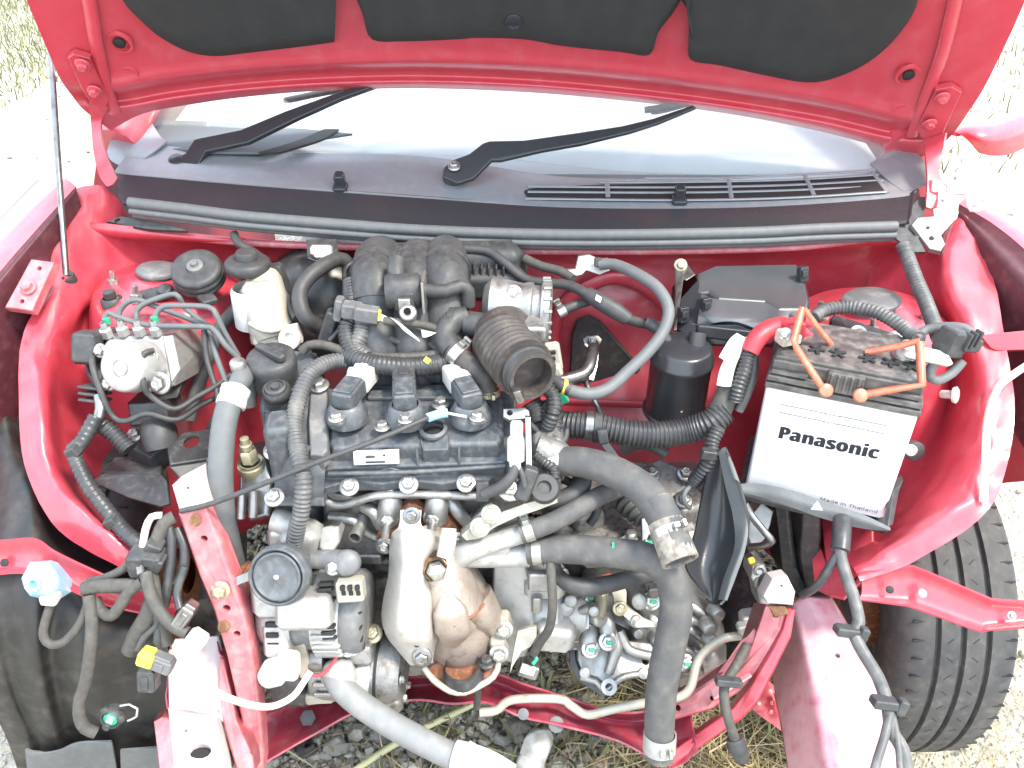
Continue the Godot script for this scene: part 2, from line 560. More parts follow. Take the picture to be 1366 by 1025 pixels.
	M.blue = mat(Color(0.20, 0.48, 0.66), 0.4, 0.0, {"dust": Color(0.42, 0.62, 0.74), "seed": 39})
	M.green = mat(Color(0.03, 0.36, 0.20), 0.4)
	M.yellow = mat(Color(0.70, 0.58, 0.08), 0.45)
	M.liner = mat(Color(0.016, 0.0155, 0.015), 0.36, 0.0, {"dust": Color(0.055, 0.05, 0.044), "from": 0.4, "to": 0.85, "seed": 40, "freq": 0.012, "bump": 0.006, "rough_to": 0.6, "scale": 3.0})
	M.felt = mat(Color(0.026, 0.027, 0.028), 0.95, 0.0, {"dust": Color(0.040, 0.040, 0.040), "from": 0.2, "to": 1.0, "seed": 41, "freq": 0.006, "bump": 0.015})
	M.tyre = mat(Color(0.055, 0.055, 0.056), 0.75, 0.0, {"dust": Color(0.11, 0.10, 0.09), "from": 0.4, "to": 0.9, "seed": 42, "bump": 0.008})
	M.pad = mat(Color(0.045, 0.040, 0.040), 0.95, 0.0, {"dust": Color(0.08, 0.07, 0.065), "seed": 43, "bump": 0.03})
	M.ink = mat(Color(0.012, 0.013, 0.02), 0.5)
	M.ink_grey = mat(Color(0.22, 0.22, 0.24), 0.5)
	M.dash = mat(Color(0.38, 0.395, 0.41), 0.8)
	M.fuse = mat(Color(0.062, 0.065, 0.07), 0.25, 0.0, {"dust": Color(0.075, 0.077, 0.08), "from": 0.2, "to": 1.0, "freq": 0.006, "seed": 68, "spec": 0.8})
	M.reflection_dark = mat(Color(0.10, 0.11, 0.12), 0.8)  # tone of the dark reflections in the windscreen
	M.fender_shade = mat(Color(0.075, 0.018, 0.026), 0.5, 0.0, {"dust": Color(0.12, 0.04, 0.045), "seed": 64})  # red paint darkened for the shade inside the fenders
	M.rail_pink = mat(Color(0.60, 0.34, 0.37), 0.45, 0.0, {"dust": Color(0.52, 0.17, 0.21), "from": 0.35, "to": 0.95, "seed": 65, "freq": 0.012, "coat": 0.4})
	M.glass = StandardMaterial3D.new()
	M.glass.transparency = BaseMaterial3D.TRANSPARENCY_ALPHA
	M.glass.albedo_color = Color(0.85, 0.93, 0.93, 0.10)
	M.glass.roughness = 0.03
	M.glass.metallic_specular = 1.0

func _ready() -> void:
	var cam = Camera3D.new()
	cam.name = "camera"
	cam.fov = 52.0
	cam.position = v(0, 1.32, 0)
	cam.rotation_degrees = v(-33, 0, 0)
	cam.near = 0.05
	cam.far = 200.0
	add_child(cam)
	var sm = ProceduralSkyMaterial.new()
	sm.sky_top_color = Color(0.80, 0.87, 0.95)
	sm.sky_horizon_color = Color(0.96, 0.96, 0.94)
	sm.sky_curve = 0.2
	sm.sky_energy_multiplier = 1.0
	sm.ground_bottom_color = Color(0.55, 0.52, 0.46)
	sm.ground_horizon_color = Color(0.85, 0.84, 0.8)
	var env = Environment.new()
	env.background_mode = Environment.BG_SKY
	env.sky = Sky.new()
	env.sky.sky_material = sm
	env.tonemap_mode = Environment.TONE_MAPPER_LINEAR
	env.tonemap_exposure = 4.3
	env.sdfgi_enabled = true
	env.ssao_enabled = true
	env.ssil_enabled = true
	var we = WorldEnvironment.new()
	we.name = "world_environment"
	we.environment = env
	add_child(we)
	var sun = DirectionalLight3D.new()
	sun.name = "sun"
	sun.light_energy = 0.5
	sun.light_color = Color(1.0, 0.97, 0.91)
	sun.light_angular_distance = 12.0
	sun.shadow_enabled = true
	add_child(sun)
	sun.look_at_from_position(v(0.5, 1.0, 0.25), Vector3.ZERO)
	rng.seed = 11
	make_materials()
	dents.seed = 21
	dents.frequency = 0.022
	ground()
	car_body()
	bonnet()
	cowl_and_screen()
	wheels()
	engine()
	exhaust()
	intake()
	gearbox()
	ancillaries()
	left_side()
	right_side()
	hoses()
	wiring()
	small_things()

# ---------------------------------------------------------------- setting
func ground() -> void:
	var st = mb()
	var g = []
	var n = FastNoiseLite.new()
	n.seed = 5
	n.frequency = 0.6
	for k in 61:
		var r = []
		for i in 61:
			var x = signf(i - 30.0) * pow(absf(i - 30.0) / 30.0, 2.2) * 45.0
			var z = signf(k - 30.0) * pow(absf(k - 30.0) / 30.0, 2.2) * 45.0
			r.append(v(x, n.get_noise_2d(x * 2.0, z * 2.0) * 0.012 - 0.006, z))
		g.append(r)
	sheet(st, g, 0.0, Vector3.UP)
	var gm = mat(Color(0.36, 0.325, 0.26), 0.95, 0.0, {"dust": Color(0.56, 0.52, 0.44), "from": 0.35, "to": 0.75, "seed": 51, "freq": 0.03, "scale": 1.3, "bump": 0.6})
	tag(part("ground", st, gm), "pale dusty gravel ground the car stands on", "ground", "", "structure")
	# loose stones
	var stones = []
	for k in 3:
		var s2 = mb()
		var rows = []
		for a in 5:
			var row = []
			for b in 7:
				var th = PI * a / 4.0
				var ph = TAU * b / 6.0
				var e = v(sin(th) * cos(ph), cos(th), sin(th) * sin(ph))
				var q = 1.0 + n.get_noise_3d(e.x * 2.0 + k * 9.0, e.y * 2.0, e.z * 2.0) * 0.7
				row.append(e * v(1.0, 0.62, 0.8 + 0.12 * k) * q)
			row[6] = row[0]
			rows.append(row)
		for a in 4:
			for b in 6:
				var f: Vector3 = (rows[a][b] + rows[a + 1][b + 1]).normalized()
				quad(s2, rows[a][b], rows[a][b + 1], rows[a + 1][b + 1], rows[a + 1][b], f, f, f, f)
		stones.append(s2.commit())
	var smat = mat(Color(1, 1, 1), 0.9, 0.0, {"dust": Color(0.6, 0.57, 0.52), "seed": 52, "freq": 0.05, "scale": 20.0})
	smat.vertex_color_use_as_albedo = true
	for k in 3:
		var mm = MultiMesh.new()
		mm.transform_format = MultiMesh.TRANSFORM_3D
		mm.use_colors = true
		mm.mesh = stones[k]
		mm.instance_count = 11000
		for i in 11000:
			var x = rng.randf_range(-0.8, 0.72)
			var z = rng.randf_range(-1.9, -0.25)
			if i % 12 == 0:
				x = rng.randf_range(-4.5, 4.5)
				z = rng.randf_range(-9.0, -0.3)
			var s = 0.0035 + 0.0105 * pow(rng.randf(), 2.6)
			if rng.randf() < 0.012: s = rng.randf_range(0.014, 0.024)
			var b = Basis.from_euler(v(rng.randf() * 0.8, rng.randf() * TAU, rng.randf() * 0.8)).scaled(Vector3.ONE * s)
			mm.set_instance_transform(i, Transform3D(b, v(x, s * 0.25, z)))
			var c = rng.randf_range(0.24, 0.58)
			var w = rng.randf_range(0.86, 1.0)
			mm.set_instance_color(i, Color(c, c * (0.94 * w + 0.05), c * (0.84 * w)))
		var o = MultiMeshInstance3D.new()
		o.name = numbered(self, "gravel")
		o.multimesh = mm
		o.material_override = smat
		add_child(o, true)
		tag(o, ["small rounded grey gravel strewn over the ground under the car", "flatter grey gravel chips scattered below the front crossmember", "coarser pale gravel mixed in with straw under the bay"][k], "gravel", "", "stuff")
	# dry stalks and grass blades
	for k in 2:
		var blade = mb()
		var rows = []
		for j in 5:
			var t = j / 4.0
			var w = (0.0016 if k == 0 else 0.0028) * (1.0 - 0.8 * t)
			var y = (0.012 * sin(t * 2.6)) if k == 0 else t * 0.9 - 0.1 * t * t
			var x = t - 0.5 if k == 0 else 0.35 * t * t
			rows.append([v(x, y, -w * (1.0 if k == 0 else 2.0)), v(x, y, w * (1.0 if k == 0 else 2.0))])
		sheet(blade, rows, 0.0, Vector3.UP)
		var bm = blade.commit()
		var mm = MultiMesh.new()
		mm.transform_format = MultiMesh.TRANSFORM_3D
		mm.use_colors = true
		mm.mesh = bm
		var count = 3600 if k == 0 else 20000
		mm.instance_count = count
		for i in count:
			if k == 0:
				var x = rng.randf_range(-0.9, 1.1)
				var z = rng.randf_range(-1.5, -0.3)
				if rng.randf() < 0.6:
					x = rng.randfn(0.42, 0.14)
					z = rng.randfn(-0.86, 0.16)
				var l = rng.randf_range(0.05, 0.2)
				var b = Basis.from_euler(v(rng.randfn(0, 0.5), rng.randf() * TAU, rng.randfn(0, 0.14))).scaled_local(v(l, 1, 1))
				mm.set_instance_transform(i, Transform3D(b, v(x, rng.randf_range(0.006, 0.03), z)))
				var c = rng.randf_range(0.25, 0.6)
				mm.set_instance_color(i, Color(c, c * 0.8, c * rng.randf_range(0.35, 0.55)))
			else:
				var a = rng.randf()
				var x = rng.randf_range(-8.5, -3.4)
				var z = rng.randf_range(-15.0, -4.0)
				if a < 0.06:
					x = rng.randf_range(1.7, 6.0)
					z = rng.randf_range(-9.0, -4.0)
				if a > 0.975:
					x = rng.randfn(0.0, 0.35)
					z = rng.randf_range(-0.95, -0.6)
				var dense = n.get_noise_2d(x * 1.5 + 40.0, z * 1.5)
				var l = rng.randf_range(0.05, 0.2) * (1.0 if dense > -0.05 else 0.55) * (0.5 if a > 0.975 else 1.0)
				var b = Basis.from_euler(v(rng.randfn(0, 0.3), rng.randf() * TAU, rng.randfn(0, 0.3))).scaled_local(v(l, l, 1.0))
				mm.set_instance_transform(i, Transform3D(b, v(x, 0, z)))
				var c = rng.randf_range(0.09, 0.24)
				mm.set_instance_color(i, Color(c * rng.randf_range(0.8, 1.15), c, c * 0.42))
		var o = MultiMeshInstance3D.new()
		o.name = "dry_straw" if k == 0 else "grass"
		o.multimesh = mm
		var m = mat(Color(1, 1, 1), 0.8)
		m.vertex_color_use_as_albedo = true
		m.backlight_enabled = true
		m.backlight = Color(0.2, 0.2, 0.1)
		o.material_override = m
		add_child(o, true)
		tag(o, "dry yellow straw littering the gravel below the crossmember" if k == 0 else "sparse green grass growing on the bright ground beside the car", "straw" if k == 0 else "grass", "", "stuff")

# ---------------------------------------------------------------- car: body
var car: Node3D

func car_body() -> void:
	car = thing("car", "red hatchback with its bonnet up and front end stripped to the engine bay", "car", v(0, 0, -1.0))
	var st = mb()
	# fender skins: inner flange, crown, outer side
	for s in [-1, 1]:
		st = mb()
		var rows: Array
		if s < 0:
			rows = [
				[v(-.6737,.8549,-1.1765), v(-.6886,.8891,-1.2106), v(-.6977,.8987,-1.2288), v(-.7166,.9045,-1.2445), v(-.7401,.9,-1.2654), v(-.832,.8511,-1.3171), v(-0.80, 0.62, -1.12), v(-0.81, 0.32, -1.1)],
				[v(-.6882,.8209,-1.0829), v(-.7054,.8566,-1.118), v(-.7182,.8699,-1.1385), v(-.7441,.8741,-1.1651), v(-.7751,.8668,-1.1842), v(-.8745,.8013,-1.2132), v(-0.82, 0.6, -1.0), v(-0.83, 0.42, -1.02)],
				[v(-.7065,.7837,-.9872), v(-.7257,.824,-1.0253), v(-.7408,.836,-1.045), v(-.7693,.8386,-1.0705), v(-.805,.8285,-1.0878), v(-.8973,.7651,-1.0943), v(-0.82, 0.62, -0.86), v(-0.83, 0.55, -0.86)],
				[v(-.7413,.7363,-.8849), v(-.7564,.7735,-.9209), v(-.7717,.7857,-.9407), v(-.8028,.7863,-.965), v(-.8387,.7748,-.9814), v(-.9333,.7051,-.9719), v(-0.80, 0.60, -0.66), v(-0.80, 0.52, -0.66)]]
		else:
			rows = [
				[v(.6981,.8212,-1.1666), v(.7081,.8543,-1.194), v(.7157,.8756,-1.2138), v(.7299,.8791,-1.228), v(.7524,.8712,-1.2467), v(.8061,.8318,-1.2688), v(0.79, 0.62, -1.15), v(0.81, 0.32, -1.12)],
				[v(.7002,.7785,-1.0434), v(.7174,.8303,-1.089), v(.7387,.868,-1.1373), v(.7541,.871,-1.1512), v(.7719,.8644,-1.1588), v(.8398,.8133,-1.1852), v(0.81, 0.62, -1.0), v(0.83, 0.46, -1.02)],
				[v(.7171,.7442,-.9496), v(.7385,.8016,-.9988), v(.7604,.8469,-1.0521), v(.778,.8501,-1.0661), v(.7969,.8423,-1.0729), v(.8643,.7885,-1.0857), v(0.82, 0.62, -0.86), v(0.83, 0.57, -0.86)],
				[v(.7363,.7083,-.8548), v(.7574,.7617,-.9014), v(.7799,.8029,-.9519), v(.7975,.8051,-.9653), v(.8174,.7951,-.9707), v(.897,.7378,-.9812), v(0.80, 0.60, -0.66), v(0.80, 0.52, -0.66)]]
		loft(st, rows.map(func(e): return e.slice(2)), 20, 18, 0.002, v(-0.3 * -s, 1, 0))
		var fen = part("fender", st, M.red, car)
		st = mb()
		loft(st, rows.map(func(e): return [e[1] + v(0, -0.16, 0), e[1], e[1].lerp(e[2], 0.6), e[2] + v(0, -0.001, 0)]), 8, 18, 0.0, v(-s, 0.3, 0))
		part("inner_face", st, M.fender_shade, fen)  # shade of the fender gap put into a darker red
		# door behind the fender
		st = mb()
		loft(st, [[v(s * 0.74, 0.95, -1.45), v(s * 0.80, 0.62, -1.3), v(s * 0.81, 0.3, -1.26)], [v(s * 0.76, 0.98, -1.9), v(s * 0.82, 0.62, -1.9), v(s * 0.82, 0.28, -1.9)], [v(s * 0.76, 0.98, -2.5), v(s * 0.82, 0.62, -2.5), v(s * 0.82, 0.28, -2.5)]], 8, 8, 0.02, v(s, 0, 0))
		part("door", st, M.red, car)
	dent = 0.006
	# inner aprons with the wheelhouse edge
	st = mb()
	loft(st, [
		[v(-.719,.8883,-1.2339),v(-.6881,.893,-1.2489),v(-.6518,.8794,-1.252),v(-.6332,.8307,-1.2443),v(-.6056,.7904,-1.2777)],
		[v(-.7057,.8324,-1.1261),v(-.6814,.8313,-1.1373),v(-.6601,.8063,-1.1568),v(-.6358,.7847,-1.1905),v(-.5732,.7665,-1.2622)],
		[v(-.7024,.7878,-1.0495),v(-.6735,.7803,-1.0446),v(-.6611,.7608,-1.0677),v(-.651,.7519,-1.1334),v(-.5732,.7014,-1.2199)],
		[v(-.7042,.7564,-.9814),v(-.6698,.7447,-.9738),v(-.6692,.7198,-1.0292),v(-.675,.7066,-1.1041),v(-.6158,.6463,-1.1603)],
		[v(-.6762,.7081,-.8904),v(-.6402,.7081,-.8904),v(-.6554,.6537,-.9385),v(-.6406,.5976,-1.0094),v(-.5833,.5569,-1.0664)],
		[v(-.6504,.6581,-.8221),v(-.6124,.6564,-.821),v(-.6234,.6032,-.87),v(-.6136,.5282,-.9286),v(-.5822,.4518,-.9624)],
		[v(-.6027,.6074,-.7654),v(-.5714,.6312,-.7808),v(-.5725,.5633,-.8202),v(-.5737,.4961,-.8719),v(-.5566,.4322,-.9139)],
		[v(-.5483,.5834,-.7378),v(-.5192,.6021,-.75),v(-.5243,.5584,-.7812),v(-.5247,.5039,-.8174),v(-.5286,.4438,-.8618)],
		[v(-.4959,.5598,-.7225),v(-.4726,.5728,-.731),v(-.4831,.546,-.7613),v(-.4909,.5142,-.7883),v(-.4979,.4711,-.82)]], 24, 40, 0.002, v(0.4, 1, 0.4))
	part("inner_apron", st, M.red, car)
	st = mb()
	loft(st, [
		[v(.7303,.8727,-1.1881),v(.7041,.8591,-1.1912),v(.6791,.8183,-1.1885),v(.658,.8013,-1.2132),v(.6302,.7773,-1.2692)],
		[v(.718,.8065,-1.0616),v(.6501,.8153,-1.0792),v(.6524,.7699,-1.0975),v(.6465,.7302,-1.1313),v(.5954,.6891,-1.1881)],
		[v(.7001,.7659,-.9756),v(.6575,.7551,-.9686),v(.6624,.715,-1.0022),v(.6572,.6649,-1.0531),v(.5776,.6249,-1.0987)],
		[v(.6831,.7138,-.8821),v(.6404,.7095,-.8794),v(.6419,.6753,-.9287),v(.6466,.6093,-.9931),v(.5688,.5743,-1.042)],
		[v(.6458,.6641,-.8022),v(.6105,.666,-.8154),v(.606,.6265,-.8613),v(.6085,.5714,-.9208),v(.5599,.5156,-.98)],
		[v(.5966,.6337,-.7467),v(.566,.6414,-.7636),v(.5569,.5976,-.8067),v(.5559,.5535,-.8496),v(.5305,.4827,-.911)],
		[v(.5062,.5842,-.7146),v(.492,.5962,-.7343),v(.5013,.5655,-.7739),v(.4977,.5228,-.8177),v(.4794,.4819,-.8627)],
		[v(.4424,.5651,-.7021),v(.4392,.5704,-.7175),v(.4466,.5475,-.7503),v(.449,.5142,-.7883),v(.4492,.473,-.8331)]], 24, 36, 0.002, v(-0.4, 1, 0.4))
	part("inner_apron", st, M.red, car)
	dent = 0.0
	# strut towers
	for s in [-1, 1]:
		var c: Vector3 = v(-.5412,.7793,-1.1393) if s < 0 else v(.5389,.7627,-1.0689)
		var ax = v(-s * 0.12, 1, -0.06).normalized()
		st = mb()
		lathe(st, [Vector2(0.16, -0.42), Vector2(0.135, -0.16), Vector2(0.122, -0.045), Vector2(0.112, -0.018), Vector2(0.095, -0.006), Vector2(0.07, -0.004), Vector2(0.06, 0.004), Vector2(0.0, 0.006)], c, ax, 40)
		var tw = part("strut_tower", st, M.red, car)
		for a in [200.0, 255.0, 330.0]:
			var e = v(cos(deg_to_rad(a)) * 0.084, 0, -sin(deg_to_rad(a)) * 0.084)
			var p: Vector3 = c + e
			st = mb()
			lathe(st, [Vector2(0.013, 0), Vector2(0.013, 0.004), Vector2(0.0085, 0.005), Vector2(0.0085, 0.013), Vector2(0.004, 0.014), Vector2(0.004, 0.026), Vector2(0, 0.027)], p, ax, 12)
			part("strut_nut", st, M.zinc, tw)
		st = mb()
		var cc: Vector3 = v(-.5581,.7955,-1.1379) if s < 0 else v(.5389,.7842,-1.059)
		var cr: float = .0319 if s < 0 else .0404
		lathe(st, [Vector2(cr * 0.85, -0.03), Vector2(cr * 0.85, -0.006), Vector2(cr, -0.004), Vector2(cr * 1.02, 0.0), Vector2(cr * 0.9, 0.004), Vector2(0, 0.005)], cc, ax, 32)
		part("strut_cap", st, M.grey_plastic, tw)
	# bulkhead
	st = mb()
	loft(st, [
		[v(-.6704,.8546,-1.19),v(-.4254,.8267,-1.19),v(-.1973,.8164,-1.19),v(.0206,.8112,-1.19),v(.2633,.8112,-1.19),v(.4561,.8177,-1.19),v(.6605,.8433,-1.19)],
		[v(-.6763,.8344,-1.19),v(-.4273,.8164,-1.19),v(-.198,.8086,-1.19),v(.0207,.8034,-1.19),v(.2642,.8034,-1.19),v(.4576,.8099,-1.19),v(.6668,.8216,-1.19)],
		[v(-.6865,.7898,-1.24),v(-.4511,.7787,-1.25),v(-.2089,.7718,-1.25),v(.0218,.7649,-1.25),v(.2789,.7649,-1.25),v(.4845,.7649,-1.25),v(.6954,.7762,-1.24)],
		[v(-.7011,.6912,-1.24),v(-.4681,.6861,-1.25),v(-.2161,.6861,-1.25),v(.0226,.6615,-1.24),v(.2044,.6868,-1.22),v(.4999,.6861,-1.25),v(.7129,.6912,-1.24)],
		[v(-.7169,.5842,-1.24),v(-.4907,.5621,-1.25),v(-.2266,.5621,-1.25),v(.0234,.5682,-1.24),v(.2247,.5864,-1.21),v(.5241,.5621,-1.25),v(.7406,.5682,-1.24)],
		[v(-.7195,.4613,-1.2),v(-.5034,.447,-1.22),v(-.2324,.447,-1.22),v(.0236,.4869,-1.2),v(.239,.5159,-1.17),v(.5254,.4784,-1.2),v(.7251,.4613,-1.2)],
		[v(-.7373,.2714,-1.12),v(-.5073,.2714,-1.12),v(-.2343,.2714,-1.12),v(.0234,.383,-1.12),v(.2398,.3997,-1.1),v(.5343,.3096,-1.12),v(.743,.2714,-1.12)]], 48, 36, 0.002)
	var bulk = part("bulkhead", st, M.red, car)
	# raised rib over the steering column pad
	st = mb()
	tube(st, [v(.0697,.6008,-1.212),v(.077,.669,-1.212),v(.1049,.7135,-1.21),v(.1604,.7458,-1.21),v(.212,.7365,-1.212),v(.2683,.6894,-1.215),v(.3235,.6194,-1.22)], 0.012, 10, {"flat": 0.5, "up": v(0, 0, 1)})
	tube(st, [v(.0501,.5186,-1.178),v(.1571,.5226,-1.165),v(.2914,.5191,-1.163),v(.4194,.5008,-1.18)], 0.008, 8, {"flat": 0.5, "up": v(0, 0, 1)})
	part("pressed_rib", st, M.red, bulk)
	st = mb()
	prism(st, [v(.1132,.6654,-1.205),v(.1335,.6742,-1.205),v(.155,.6625,-1.205),v(.2178,.5893,-1.2),v(.2312,.5736,-1.2),v(.2272,.5576,-1.2),v(.1994,.5496,-1.2),v(.1158,.5399,-1.2),v(.1043,.5528,-1.2),v(.1053,.6356,-1.205)], v(0, 0, -0.012), 0.003)
	part("insulation_pad", st, M.pad, bulk)
	# flange lip over the apron and the pressed lower edge of the scuttle
	st = mb()
	tube(st, [v(-.6918,.8399,-1.2145),v(-.5882,.8297,-1.2078),v(-.4266,.8193,-1.1892),v(-.1954,.8162,-1.1752),v(.0204,.8122,-1.1726),v(.2602,.8122,-1.1726),v(.452,.8172,-1.1759),v(.6006,.8254,-1.1931),v(.6529,.8212,-1.1666)], 0.006, 8)
	part("scuttle_lip", st, M.red_dusty, car)
	# front rails
	for s in [-1, 1]:
		st = mb()
		if s < 0:
			prism(st, [v(-.4693,.4337,-.7003),v(-.4634,.4409,-.7169),v(-.4018,.4444,-.7191),v(-.3863,.4318,-.6871),v(-.3758,.4223,-.6094),v(-.4367,.4278,-.613)], v(0.01, -0.07, -0.02), 0.004)
			prism(st, [v(-.4364,.4371,-.613),v(-.374,.4291,-.6079),v(-.3425,.4124,-.5314),v(-.4034,.4109,-.5304)], v(0, -0.07, -0.01), 0.006, [[v(-.3821,.4194,-.5634), 0.0145, 0.0095], [v(-.4065,.4246,-.587), 0.003]])
		else:
			prism(st, [v(.3975,.4531,-.7724),v(.4124,.462,-.7783),v(.4551,.464,-.7736),v(.4724,.457,-.6677),v(.484,.4072,-.5161),v(.3761,.4072,-.5161),v(.3825,.4422,-.6223)], v(-0.02, -0.085, -0.01), 0.01, [[v(.4263,.4611,-.6703), 0.0035]])
		var rail = part("chassis_rail", st, M.pale_pink if s < 0 else M.rail_pink, car)  # red rails; their sunlit whiteness is put into the base colour
		st = mb()
		if s < 0:
			dent = 0.012
			prism(st, [v(-.4577,.4167,-.6057),v(-.4462,.4223,-.6094),v(-.4248,.4289,-.6017),v(-.3908,.4086,-.529),v(-.4257,.3989,-.5346)], v(0, -0.01, -0.02), 0.004)
			part("rail_flange", st, M.red_dusty, rail)
			st = mb()
			rbox(st, v(-0.382, 0.362, -0.57), v(0.05, 0.004, 0.06), Basis(), 0.001)
			part("hole_shade", st, M.black, rail)  # black sheet put in for the shade behind the oval hole
			st = mb()
			rbox(st, v(-.3821,.4194,-.5634) + v(0.0, -0.012, -0.002), v(0.03, 0.003, 0.02), Basis(), 0.0005)
			part("hole_shade", st, M.black, rail)  # black block set in the hole for its shade
			st = mb()
			loft(st, [[v(-.4654,.4407,-.7108),v(-.4636,.4137,-.7111),v(-.4366,.4171,-.7133),v(-.4061,.445,-.7136)], [v(-.4589,.4318,-.6871),v(-.4594,.3936,-.6921),v(-.4326,.3953,-.6932),v(-.3943,.4386,-.6915)], [v(-.4518,.42,-.6437),v(-.4508,.3895,-.6597),v(-.4186,.3895,-.6597),v(-.3851,.4159,-.641)], [v(-.4408,.4258,-.6176),v(-.4257,.4189,-.6191),v(-.3988,.4173,-.6181),v(-.3758,.4218,-.615)]], 10, 10, 0.002)
			dent = 0.0
			part("crumpled_pan", st, M.red_low, rail)
		else:
			prism(st, [v(.4536,.5239,-.8662),v(.5045,.5563,-.8157),v(.4963,.5314,-.7756),v(.471,.5206,-.7448),v(.4468,.4995,-.7311),v(.4347,.4883,-.7477)], v(-0.01, -0.01, -0.02), 0.003, [[v(.478,.5252,-.7775), 0.004, 0.010]])
			part("rail_plate", st, M.red, rail)
			st = mb()
			for h in [[1062, 850, 1.05, .007], [1068, 838, 1.07, .004], [1095, 908, 1.0, .004], [1080, 944, 0.98, .004]]:
				pass
			prism(st, [v(.4553,.4773,-.7644),v(.4657,.4808,-.7666),v(.4616,.4804,-.7068),v(.4526,.4754,-.7035)], v(0, -0.004, 0), 0.001)
			part("slot_cover", st, M.black, rail)
	# radiator support: left post, lower crossmember running up into the right post
	st = mb()
	prism(st, [v(-.4134,.6966,-.7339),v(-.3825,.7103,-.7428),v(-.3698,.6753,-.72),v(-.4034,.6677,-.7151)], v(0, -0.01, -0.03), 0.003, [[v(-.3934,.6936,-.7319), 0.0025]])
	part("radiator_post", st, M.pale_pink, car, "white top of the left radiator post")  # whiter than the rest of the post
	st = mb()
	prism(st, [v(-.4062,.6661,-.7141),v(-.3716,.6753,-.72),v(-.3571,.6367,-.7009),v(-.3389,.5961,-.6745),v(-.3276,.5475,-.6549),v(-.3245,.4661,-.6379),v(-.3327,.3522,-.6235),v(-.337,.2954,-.6104),v(-.3675,.2954,-.6104),v(-.3557,.3912,-.625),v(-.3589,.4905,-.6417),v(-.3682,.5552,-.6599),v(-.3827,.5999,-.677),v(-.3953,.6402,-.6973)], v(-0.005, -0.012, -0.035), 0.005, [[v(-.3746,.6404,-.7009), 0.0045], [v(-.3498,.5638,-.6595), 0.005], [v(-.3405,.5295,-.6492), 0.0045]])
	var post = part("radiator_post", st, M.red_dusty, car)
	st = mb()
	for p in [v(-.3832,.6621,-.7079), v(-.3546,.5414,-.6486)]:
		st = mb()
		disc(st, p - v(0, 0, 0.0018), v(0.0, 0.75, 0.66), 0.0075, 0.0022, 12)
		part("rust_spot", st, M.rust_orange, post)
	st = mb()
	prism(st, [v(-.3832,.4635,-.6719),v(-.3717,.4653,-.6612),v(-.3597,.3912,-.625),v(-.3315,.369,-.5867),v(-.3264,.3624,-.5705),v(-.3492,.3624,-.5705),v(-.3814,.4165,-.6295)], v(0, -0.01, -0.02), 0.003, [[v(-.3383,.369,-.5867), 0.005]])
	part("post_gusset", st, M.red_dusty, car)
	st = mb()
	loft(st, [[v(-.4038,.4254,-.7068),v(-.3975,.3816,-.726),v(-.3762,.3637,-.7144)], [v(-.4009,.3544,-.6845),v(-.3959,.3102,-.7035),v(-.3676,.3235,-.6883)], [v(-.3883,.293,-.6446),v(-.3838,.2605,-.6593),v(-.3538,.2842,-.6389)]], 8, 8, 0.002)
	part("seal_flap", st, M.rubber_grey, car)
	st = mb()
	dent = 0.008
	loft(st, [
		[v(-.3753,.2959,-.7061),v(-.3861,.245,-.7208),v(-.3644,.2463,-.6739),v(-.3517,.2677,-.6402)],
		[v(-.3097,.3151,-.7186),v(-.3182,.2678,-.7356),v(-.3031,.2757,-.693),v(-.2904,.2969,-.6591)],
		[v(-.2221,.3335,-.7306),v(-.2276,.2897,-.7498),v(-.2199,.3087,-.7145),v(-.2123,.3315,-.6816)],
		[v(-.1565,.3335,-.7306),v(-.1583,.2983,-.7435),v(-.1477,.3151,-.7186),v(-.1384,.343,-.689)],
		[v(-.0908,.3335,-.7306),v(-.0909,.3012,-.7453),v(-.0843,.3105,-.7157),v(-.0834,.3386,-.6862)],
		[v(-.0358,.3484,-.7283),v(-.0345,.3135,-.7415),v(-.0336,.3211,-.7106),v(-.037,.3403,-.6873)],
		[v(.0183,.3416,-.712),v(.021,.3064,-.7249),v(.0204,.3146,-.6944),v(.0157,.3316,-.6697)],
		[v(.072,.3281,-.7032),v(.0755,.3014,-.7097),v(.0757,.3145,-.6825),v(.0716,.3302,-.6569)],
		[v(.1473,.3083,-.6903),v(.1521,.2812,-.6966),v(.151,.3031,-.6632),v(.1469,.322,-.6396)],
		[v(.2099,.3208,-.6865),v(.218,.292,-.6917),v(.2148,.3117,-.6329),v(.2128,.3212,-.6034)],
		[v(.2397,.3527,-.6834),v(.2482,.335,-.6839),v(.2441,.3489,-.6333),v(.2444,.3473,-.6084)]], 14, 60, 0.003)
	dent = 0.0
	var cross = part("crossmember", st, M.red_low, car)
	st = mb()
	for p in [[v(.0618,.322,-.6635), 0.011, 16], [v(.0157,.3324,-.6727), 0.008, 16], [v(-.2963,.2893,-.6959), 0.012, 6]]:
		st = mb()
		disc(st, p[0], v(0, 0.8, 0.6), p[1], 0.003, p[2])
		part("drain_plug", st, M.rubber_grey, cross)
	st = mb()
	prism(st, [v(.3239,.5334,-.6934),v(.3492,.5364,-.6835),v(.3467,.5003,-.6779),v(.3275,.4403,-.6688),v(.3062,.4007,-.6609),v(.2655,.3699,-.6528),v(.2015,.3455,-.6489),v(.1978,.3404,-.6754),v(.2562,.3754,-.6862),v(.3064,.42,-.6914),v(.3187,.4586,-.6926)], v(-0.005, -0.02, -0.02), 0.004, [[v(.3369,.5252,-.6834), 0.004], [v(.2285,.3573,-.6649), 0.004], [v(.2731,.3747,-.6679), 0.003]])
	var rpost = part("radiator_post", st, M.red_dusty, car)
	st = mb()
